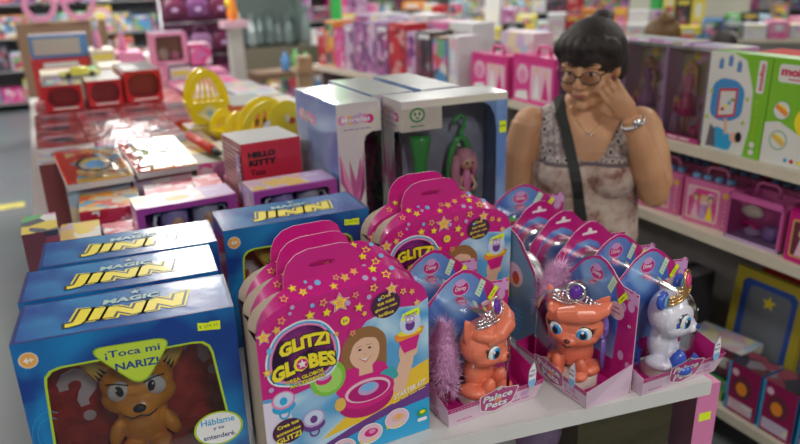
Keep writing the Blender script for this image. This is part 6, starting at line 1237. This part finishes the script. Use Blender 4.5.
BUSY_OF = {'purple': B_PUR, 'pink': B_PINK, 'red': B_RED, 'white': B_PAST, 'lilac': B_PUR, 'magenta': B_PINK, 'cream': B_PAST, 'black': B_DARK, 'wine-red': B_DARK}
def far_box(c, w, d, h, k, fine=False):
    mb = MB(); m = COL[c]; mb.box(0, w, 0, d, 0, h, m); P = Print(mb, FRONT(), 0.0004); q = BUSY_OF.get(c, B_MIX)
    if fine:
        P.rect(w * .04, h * .03, w * .96, h * .95, q)
        if k % 2: P.poly(circ(w * .5, h * .55, w * .2, h * .22), m)
        if k % 3 == 0: P.rect(w * .1, h * .86, w * .9, h * .95, COL['white'])
    elif k % 4 == 0: P.rect(w * .08, h * .1, w * .92, h * .78, q); P.rect(w * .2, h * .84, w * .8, h * .94, COL['white'])
    elif k % 4 == 1: P.poly(circ(w / 2, h * .45, w * .36, h * .32), q); P.rect(w * .1, h * .82, w * .9, h * .93, COL['yellow'])
    elif k % 4 == 2: P.rect(0, 0, w, h * .35, q); P.poly(circ(w * .5, h * .62, w * .22, h * .18), COL['white'])
    else: P.rect(w * .06, h * .06, w * .94, h * .94, q)
    return mb
def far_row(x, y, z, rz, items, where, group, gap=0.012, d=0.16, name='toy_box', fine=False):
    """items laid left to right, as the camera sees them, along a shelf"""
    a = math.radians(rz); dx, dy = math.cos(a), math.sin(a); s = 0
    for k, (c, w, h) in enumerate(items):
        if c:
            mb = far_box(c, w, d, h, k, fine); place(mb, name, x + dx * s, y + dy * s, z, rz, '%s toy box, %s from left %s' % (c, ORD[k], where), 'toy box', group)
        s += w + gap
rnd = random.Random(11)
def rand_items(n, cols, w0, w1, h0, h1): return [(rnd.choice(cols), rnd.uniform(w0, w1), rnd.uniform(h0, h1)) for _ in range(n)]
# far shelving (turned piece), upper shelf: tall doll boxes
far_row(1.765, 4.74, 1.12, -81.9, [('red', .10, .24), ('orange', .11, .30), ('magenta', .12, .26), ('lilac', .11, .29), ('purple', .12, .31), ('lilac', .12, .32), ('purple', .12, .31), ('red', .17, .32), ('lilac', .09, .28), ('black', .13, .29), ('brown', .13, .27), ('white', .08, .28)], 'in front row of upper shelf by tan pillar', 'tall boxes on the far shelving', fine=True)
far_row(1.95, 4.72, 1.12, -81.9, [('yellow', .16, .33), ('lilac', .18, .34), ('white', .2, .35), ('lilac', .2, .34), ('white', .2, .36), ('pink', .18, .33), ('white', .2, .33)], 'in rear row of upper shelf by tan pillar', 'tall boxes on the far shelving', fine=True)
far_row(1.765, 4.74, 0.60, -81.9, rand_items(10, ['magenta', 'purple', 'wine-red', 'pink'], .14, .18, .22, .36), 'on the middle shelf below the tall boxes', 'boxes on the middle shelf of the far shelving', fine=True)
# back of the display table, beyond the red window boxes
far_row(-0.04, 5.35, 0.9, 0, [('red', .36, .32), ('cream', .16, .36), ('pink', .17, .33), ('white', .18, .30)], 'at the far end of the display table', 'boxes at the far end of the display table', d=0.3)
far_row(0.0, 4.86, 0.9, 0, [('cream', .20, .28), ('green', .12, .28), ('cream', .15, .30)], 'one row before the display table\'s far end', 'boxes at the far end of the display table', d=0.3)
far_row(0.53, 4.70, 0.9, 0, [('pink', .20, .30), ('white', .13, .28), ('pink', .22, .24)], 'in the pink row behind the yellow baskets', 'boxes at the far end of the display table', d=0.25)
wbx = MB(); wbx.box(0, .36, 0, .18, 0, .15, COL['blue']); Print(wbx, FRONT()).rect(.02, .02, .31, .13, mat('box_label_grey', (0.50, 0.48, 0.44), 0.5)); Print(wbx, TOPF(0, 0, .15)).rect(.0, .0, .36, .18, WTOP)
place(wbx, 'blue_edged_box', -0.03, 5.42, 1.224, -2, 'blue-edged box with grey label and shiny top, above the red window boxes', 'toy box')
pw = pack('pw', .21, .22, .19, COL['pink'], COL['pink'], B_PUR, win=(.08, .1, .85, .9, .01), cavity=mat('window_brown', (0.32, 0.16, 0.08), 0.5))[0]; pw.ell((.06, .02, .06), (.035, .012, .04), COL['cream'], n=12); pw.ell((.13, .02, .05), (.03, .012, .03), COL['pink'], n=12)
place(pw, 'pink_window_box', 0.66, 4.71, 1.205, 0, 'pink box with brown and pink window picture, beside the tallest red box', 'toy box')
place(pack('q', .13, .2, .13, COL['pink'], B_PINK, LPINK)[0], 'pink_toy_box', 0.885, 4.71, 1.185, 0, 'small pale pink box right of the pink window box', 'toy box')
for k, x in enumerate((0.40, 0.56)):
    dd = thing('dressed_doll', ('doll in pale blue and pink dress, left of the standing pair at the table end', 'doll in pale blue and pink dress, right of the standing pair at the table end')[k], 'doll', (x, 5.50, 1.262 if k == 0 else 1.234), 0, 'dolls at the table end'); m_ = MB(); doll(m_, I4, COL['cream'], COL['pale blue'], COL['pink'], h=0.22, legs=False); m_.build('figure', dd)
# small yellow car lying in wrap
cr = thing('toy_car', 'small yellow toy car lying on the red window boxes', 'toy car', (0.09, 4.02, 1.2515), 6); m_ = MB(); ym_ = mat('car_yellow', (0.72, 0.66, 0.08), 0.3, coat=0.5)
m_.loft([[(x, y, z) for x, y in rrect(0, 0, .20, .07, .02)] for z in (0.010, 0.026)], ym_, None, True, True, True); m_.loft([[(x, y, .026) for x, y in rrect(.045, .006, .155, .064, .015)], [(x, y, .050) for x, y in rrect(.065, .012, .135, .058, .012)]], ym_, None, True, True, True); m_.build('car_body', cr)
for (x, y) in ((.04, .0), (.155, .0), (.04, .07), (.155, .07)): w_ = MB(); w_.tube([(x, y - .006, .014), (x, y + .006, .014)], .014, BLACK, n=14); w_.build('wheel', cr)
# right part of the table between the red piles and the mirror sets
G_L = 'low cartons between the red piles and the doll mirror sets'
spec = [(0.492, 2.205, .10, .11, .20, 'pink'), (0.60, 2.36, .20, .26, .205, 'yellow'), (0.82, 2.36, .30, .24, .20, 'pink'), (0.60, 2.66, .16, .25, .21, 'pink'), (0.78, 2.66, .17, .25, .20, 'lilac'), (0.965, 2.66, .19, .25, .20, 'white'),
        (0.70, 2.95, .15, .34, .22, 'orange'), (0.86, 2.95, .28, .30, .245, 'pink'), (0.70, 3.32, .2, .3, .23, 'white'), (0.91, 3.30, .24, .3, .23, 'purple'), (0.70, 3.66, .2, .32, .22, 'lilac'), (0.92, 3.64, .22, .32, .23, 'white'), (0.70, 4.02, .18, .3, .22, 'pink'), (0.90, 4.0, .24, .3, .22, 'lilac'), (0.70, 4.36, .4, .3, .21, 'pink')]
for k, (x, y, w, d, h, c) in enumerate(spec):
    mb = far_box(c, w, d, h, k); Print(mb, TOPF(0, 0, h), 0.0004).rect(.01, .01, w - .01, d - .01, (B_PAST, WTOP, BUSY_OF.get(c, B_MIX))[k % 3])  # white tops among these paint ceiling glare into the colour
    place(mb, 'low_carton', x, y, 0.9, 0, '%s low carton, %s counting from the red cup box back to the table end' % (c, ORD[k]), 'toy box', G_L)
place(pack('o', .17, .28, .065, ORANGE, mat('orange_red_card', (0.62, 0.14, 0.04), 0.4), WTOP)[0], 'orange_carton', 0.70, 2.945, 1.15, 0, 'flat orange carton with white top behind the yellow baskets', 'toy box')
# yellow baskets
YP = mat('yellow_plastic', (0.86, 0.68, 0.01), 0.3, coat=0.4); YP2 = mat('pale_yellow_panel', (0.80, 0.74, 0.38), 0.35)
def basket(w, h, round_top):
    t = bpy.data.objects.new('gift_basket', None); C.objects.link(t); d = 0.10; b = MB(); hb_ = h * 0.42
    b.loft([[(x, y, z) for x, y in rrect(w * .5 - w * k, d * .5 - d * k, w * .5 + w * k, d * .5 + d * k, .012, 3)] for z, k in ((0, .32), (hb_ * .5, .42), (hb_, .48), (hb_ + .002, .44), (hb_ * .3, .36))], YP, None, True, True, True, False)
    P = Print(b, FRONT(0, -0.0, 0)); b.add([(w * .22, .004, hb_ * .5), (w * .5, -.004, hb_ * .12), (w * .78, .004, hb_ * .5), (w * .5, -.004, hb_ * .9)], [(0, 1, 2, 3)], YP2); b.add([(w * .42, -.006, hb_ * .5), (w * .5, -.008, hb_ * .3), (w * .58, -.006, hb_ * .5), (w * .5, -.008, hb_ * .7)], [(0, 1, 2, 3)], mat('blue_grey_diamond', (0.35, 0.50, 0.50), 0.4)); b.build('basket_body', t)
    a = MB(); n = 18; r_ = w * .47
    for y0 in (.0, d - .012):
        o = [(w / 2 + (r_ + .0) * math.cos(math.pi * i / n), hb_ * .8 + (h - hb_ * .8) * math.sin(math.pi * i / n)) for i in range(n + 1)]; q = [(w / 2 + (r_ - .022) * math.cos(math.pi * i / n), hb_ * .8 + (h - hb_ * .8 - .028) * math.sin(math.pi * i / n)) for i in range(n + 1)]
        ring = o + q[::-1]; a.prism(ring, -(y0 + .010), -y0, YP, FRONT())
        for fx in (.28, .42, .58, .72): a.prism([(w * fx - .004, hb_ * .8), (w * fx + .004, hb_ * .8), (w * .5 + (fx - .5) * w * .45 + .004, h - .02), (w * .5 + (fx - .5) * w * .45 - .004, h - .02)], -(y0 + .007), -y0 - .002, YP, FRONT())
    a.build('arched_handle', t)
    if round_top:
        c = MB(); c.prism(circ(w * .72, h * .62, w * .30, h * .36, n=28), 0.002, 0.014, YP, FRONT()); Print(c, FRONT(0, -.0145, 0), .0004).poly(circ(w * .80, h * .60, .014, .012), mat('mark_red', (0.55, 0.05, 0.03), 0.4)).poly(circ(w * .73, h * .66, .010, .016), YP2).poly([(w * .3, h * .30), (w * .36, h * .62), (w * .46, h * .66), (w * .44, h * .28)], WHITE); c.build('round_flap', t)
    return t
o = basket(0.185, 0.225, False); o.location = (0.508, 2.94, 1.150); tag(o, 'yellow basket with tall latticed arch handle and pale diamond front', 'basket', 'yellow baskets')
place(plain(.20, .13, .245, YP, B_YEL, B_YEL), 'low_carton', 0.502, 2.925, 0.9, 0, 'yellow printed carton under the latticed yellow basket', 'toy box')
o = basket(0.24, 0.20, True); o.location = (0.600, 2.46, 1.110); tag(o, 'yellow basket with round flap and small red mark, in front of the mirror sets', 'basket', 'yellow baskets')
o = basket(0.15, 0.12, False); o.location = (0.60, 2.68, 1.115); o.rotation_euler = (0, 0, math.radians(30)); tag(o, 'smallest yellow basket, between the two larger ones', 'basket', 'yellow baskets')
# purple handbags on a rack
rk = thing('bag_rack', 'grey metal rack hung with purple handbags beyond the display table', 'rack', (1.02, 6.55, 0)); m_ = MB(); gm_ = mat('rack_metal', (0.35, 0.35, 0.37), 0.35, metal=0.8)
m_.tube([(0, 0.05, 0), (0, 0.05, 1.65), (0.62, 0.05, 1.65), (0.62, 0.05, 0)], 0.012, gm_)
m_.build('rack_frame', rk); 
MB().box(-0.02, 0.64, 0.09, 0.10, 0.70, 1.68, mat('rack_plum_back', (0.10, 0.015, 0.06), 0.5)).build('back_panel', rk)
for z in (1.62, 1.33, 1.04): MB().tube([(0, 0.05, z), (0.62, 0.05, z)], 0.008, gm_).build('crossbar', rk)
def handbag(c):
    m_ = MB(); m_.loft([[(x, y, z) for x, y in rrect(.095 - .095 * k, -.03 * k, .095 + .095 * k, .03 * k, .012 * k + .001, 3)] for z, k in ((0, .85), (.02, .98), (.10, 1.0), (.14, .8), (.15, .5))], c, None, True, True, True); m_.tube([(.04, 0, .14), (.05, 0, .20), (.095, 0, .235), (.14, 0, .20), (.15, 0, .14)], .006, c, n=6); m_.ell((.095, -.032, .06), (.03, .005, .02), LILAC, n=10); return m_
HB = [mat('bag_plum', (0.13, 0.015, 0.06), 0.3, coat=0.4), mat('bag_violet', (0.17, 0.05, 0.18), 0.3, coat=0.4), mat('bag_mauve', (0.26, 0.12, 0.26), 0.3, coat=0.4)]
for r_ in range(3):
    for c_ in range(3):
        place(handbag(HB[(r_ + c_) % 3 if c_ < 2 else 0]), 'handbag', 1.04 + c_ * .20, 6.545, 1.38 - r_ * .29, 0, '%s handbag, %s from the left in the %s row of the bag rack' % (('plum', 'violet', 'mauve')[(r_ + c_) % 3 if c_ < 2 else 0], ORD[c_], ('top', 'middle', 'bottom')[r_]), 'handbag', 'purple handbags on the rack')
ps_ = thing('sign_post', 'white post topped with an orange and blue toy, right of the purple handbags', 'post', (1.58, 6.3, 0)); MB().box(-.06, .06, -.05, .05, 0, 1.29, mat('post_white', (0.60, 0.58, 0.54), 0.5)).build('shaft', ps_); MB().box(-.11, .11, -.08, .08, 1.29, 1.35, LPINK).build('cap', ps_)
m_ = MB(); m_.lathe([(.0, 0), (.045, .0), (.05, .06), (.035, .12), (.04, .20), (.01, .24)], ORANGE); m_.ell((.04, -.02, .22), (.035, .03, .06), CYAN, n=12); m_.ell((-.03, 0, .14), (.03, .03, .04), YEL, n=12)
place(m_, 'toy_rocket', 1.58, 6.3, 1.352, 0, 'orange, blue and yellow toy standing on the white post', 'toy')
# glassy grey-green display of wrapped goods behind the post
DS = thing('glass_display', 'grey-green display counter of wrapped goods behind the white post', 'display', (1.85, 7.6, 0)); MB().box(0, 1.0, 0, 0.5, 0, 0.95, mat('counter_olive', (0.16, 0.14, 0.10), 0.5)).build('counter', DS); MB().box(0, 1.0, 0.45, 0.5, 0.95, 1.75, mat('display_back', (0.14, 0.18, 0.17), 0.3)).build('back_panel', DS)
for k in range(9):
    m_ = MB(); h_ = rnd.uniform(.3, .6); m_.lathe([(.02, 0), (.06, .05), (.05, h_ * .5), (.025, h_ * .8), (.05, h_)], mat('foil_grey_%d' % (k % 3), ((0.30, 0.38, 0.38), (0.20, 0.26, 0.25), (0.42, 0.48, 0.50))[k % 3], 0.2, metal=0.5), None, n=10, smooth=False)
    place(m_, 'wrapped_vase', 1.92 + k * .105, 7.75 + .07 * (k % 2), 0.952, 0, 'foil-wrapped grey vase, %s from the left on the olive counter' % ORD[k], 'vase', 'foil-wrapped vases on the olive counter')
for k, (c, x, h_) in enumerate((('blue', 2.02, .16), ('green', 2.12, .18), ('green', 2.22, .15))):
    m_ = MB(); m_.lathe([(.0, 0), (.035, 0), (.037, .02), (.036, h_ * .7), (.015, h_ * .85), (.014, h_)], COL[c], n=14); place(m_, 'drink_bottle', x, 6.3, 0.88 + .002, 0, ('blue bottle on the low brown crate', 'green bottle in the middle on the low brown crate', 'short green bottle at the right on the low brown crate')[k], 'bottle', 'bottles on the brown crate')
place(far_box('brown', .75, .3, .88, 3), 'brown_crate', 1.72, 6.22, 0, 0, 'brown crate behind the display table, bottles on top', 'crate')
pt = thing('plush_toy', 'tan and white plush toy sitting beside the tan pillar', 'plush toy', (1.52, 5.05, 0.72)); m_ = MB(); pm_ = mat('plush_tan', (0.55, 0.33, 0.14), 0.9)
m_.ell((0, 0, .09), (.06, .05, .085), pm_, n=14); m_.ell((0, -.01, .20), (.055, .05, .05), COL['cream'], n=14)
for s in (-1, 1): m_.ell((s * .045, 0, .245), (.018, .01, .02), pm_, n=10); m_.ell((s * .05, -.04, .03), (.025, .045, .025), pm_, n=10); m_.ell((s * .018, -.055, .205), (.005, .004, .006), BLACK, n=8)
m_.build('plush_body', pt); place(far_box('grey', .22, .3, .715, 3), 'grey_crate', 1.42, 4.93, 0, 0, 'narrow grey crate under the tan plush toy', 'crate')
gp = MB(); gp.box(-.05, .05, -.05, .05, 0, ZC - .002, mat('green_post', (0.04, 0.38, 0.08), 0.4)); struct(gp.build('trim_1', None, (2.95, 7.3, 0)))
# display counter in the next aisle
ct = thing('back_counter', 'long pale counter heaped with toys behind the right-hand shelving', 'table', (3.18, 6.55, 0), -44); Lc = 5.4; MB().box(0, Lc, 0, 0.9, 1.05, 1.08, SHELFC).build('counter_top', ct); MB().box(0.02, Lc - .02, 0.05, 0.88, 0, 1.05, BACKP).build('counter_base', ct)
def on_counter(s, t, z=1.082): a = math.radians(-44); return 3.18 + math.cos(a) * s - math.sin(a) * t, 6.55 + math.sin(a) * s + math.cos(a) * t, z
x, y, z = on_counter(.05, .03); far_row(x, y, z, -44, [('black', .22, .26), ('wine-red', .17, .22), ('red', .12, .30), ('grey', .15, .2), ('white', .16, .12), ('yellow', .22, .09), ('black', .2, .14), ('blue', .2, .06), ('white', .16, .22), ('red', .13, .20), ('orange', .12, .26), ('pink', .26, .13), ('white', .2, .12), ('pale blue', .2, .08), ('yellow', .22, .10), ('blue', .16, .16), ('grey', .15, .13), ('white', .18, .12), ('pink', .16, .15), ('cream', .16, .12), ('orange', .14, .14), ('pink', .22, .15), ('white', .16, .12), ('lilac', .2, .18), ('red', .12, .10)], 'in front row on the pale back counter', 'toys on the pale back counter', d=0.2)
x, y, z = on_counter(.05, .40); far_row(x, y, z, -44, rand_items(30, ['white', 'pale blue', 'green', 'yellow', 'red', 'pink', 'lilac', 'blue', 'orange', 'black', 'brown', 'white'], .09, .22, .12, .36), 'in rear row on the pale back counter', 'toys on the pale back counter', d=0.2)
# far wall display: three long shelves of toys
for (X_, Y_, L_, rz_, nm2) in ((-3.2, 11.0, 9.6, 0, 'far'), (6.6, 10.6, 7.6, -38, 'far right')):
    a = math.radians(rz_); wt_ = thing('wall_shelving', 'tall grey %s shelving full of toys at the back of the shop' % nm2, 'shelving', (X_, Y_, 0), rz_)
    for z in (0.12, 0.55, 0.98, 1.41): MB().box(0, L_, 0, .4, z - .02, z, mat('dull_shelf', (0.30, 0.30, 0.31), 0.5)).build('shelf_board', wt_)
    MB().box(0, L_, .4, .43, 0, 1.95, mat('dim_panel', (0.16, 0.17, 0.18), 0.5)).build('back_panel', wt_)
    for r_, z in enumerate((0.12, 0.55, 0.98, 1.41)):
        wl = ('bottom', 'second-lowest', 'second-highest', 'top')[r_]; n_ = int(L_ / .345)
        its = rand_items(30, ['white', 'pink', 'pale blue', 'red', 'lilac', 'yellow', 'blue', 'purple', 'grey', 'green', 'cream', 'black', 'brown', 'magenta', 'orange', 'wine-red'], .16, .42, .18, .39)
        if rz_ == 0 and r_ == 0: its = its[6:18]; its = [(None, .33, .3)] * 6 + its
        xx = X_ + math.sin(a) * -.02 + .02; yy = Y_ + .02 * math.cos(a)
        s_ = 0; keep = []
        for it in its:
            if s_ + it[1] < L_ - .03: keep.append(it)
            s_ += it[1] + .012
        far_row(xx, yy, z + .001, rz_, keep, 'on the %s shelf of %s shelving' % (wl, nm2), 'toys on the %s shelving' % nm2, d=0.28, fine=True)
# pink wheel toys, cream panel, hanging blue clothes
for k, x in enumerate((0.12, 0.50)):
    w_ = thing('wheel_toy', ('pink-rimmed toy wheel nearest the left edge of the photo', 'pink-rimmed toy wheel beside the other, further from the left edge')[k], 'toy', (x, 8.6, 1.46), 0, 'pink toy wheels'); F_ = FRONT()
    A_ = circ(0, 0, .17, n=30); B_ = circ(0, 0, .11, n=30); m_ = MB(); m_.ring(A_, B_, 0.03, COL['pink'], F_); m_.ring(A_, B_, 0, COL['pink'], F_); m_.add([(p[0], p[1], .03) for p in A_] + [(p[0], p[1], 0) for p in A_], [(i, (i + 1) % 30, 30 + (i + 1) % 30, 30 + i) for i in range(30)], COL['pink'], F_); m_.add([(p[0], p[1], .03) for p in B_] + [(p[0], p[1], 0) for p in B_], [(i, (i + 1) % 30, 30 + (i + 1) % 30, 30 + i) for i in range(30)], COL['white'], F_); m_.build('rim', w_)
    m_ = MB()
    for q in range(6): m_.tube([(0, -.015, 0), (.11 * math.cos(q * 1.047), -.015, .11 * math.sin(q * 1.047))], .008, BLACK, n=6)
    m_.ell((0, -.015, 0), (.035, .02, .035), BLACK, n=12); m_.build('spokes', w_)
wst = thing('wheel_stand', 'brown stand holding the two pink toy wheels', 'stand', (-.15, 8.64, 0)); MB().box(0, .9, 0, .3, 0, 1.285, COL['brown']).build('stand_body', wst)
cp = MB(); cp.box(0, 1.5, 0, .08, 0, 1.9, mat('cream_partition', (0.62, 0.60, 0.50), 0.7)); struct(cp.build('wall_partition', None, (7.4, 7.55, 0), -52)); g2 = MB(); g2.box(-.07, .07, -.07, .07, 0, ZC - .002, mat('green_post', (0.04, 0.38, 0.08), 0.4)); struct(g2.build('trim_2', None, (6.95, 6.60, 0)))
# ---------------------------------------------------------------- rest everything a hair above what carries it, so faces do not coincide
LV = (0.9, 0.82, 1.12, 0.17, 0.60, 0.52, 1.082)
for o in list(C.objects):
    if o.parent is None and o.get('category') and o.get('category') not in ('table', 'shelving', 'lamp', 'person', 'pillar', 'rack', 'display', 'floor marking', 'stand', 'post') and o.location.z > 0.1:
        b = max([l for l in LV if l <= o.location.z + 1e-4], default=0); o.location.z += 0.0012 + (o.location.z - b) * 0.012
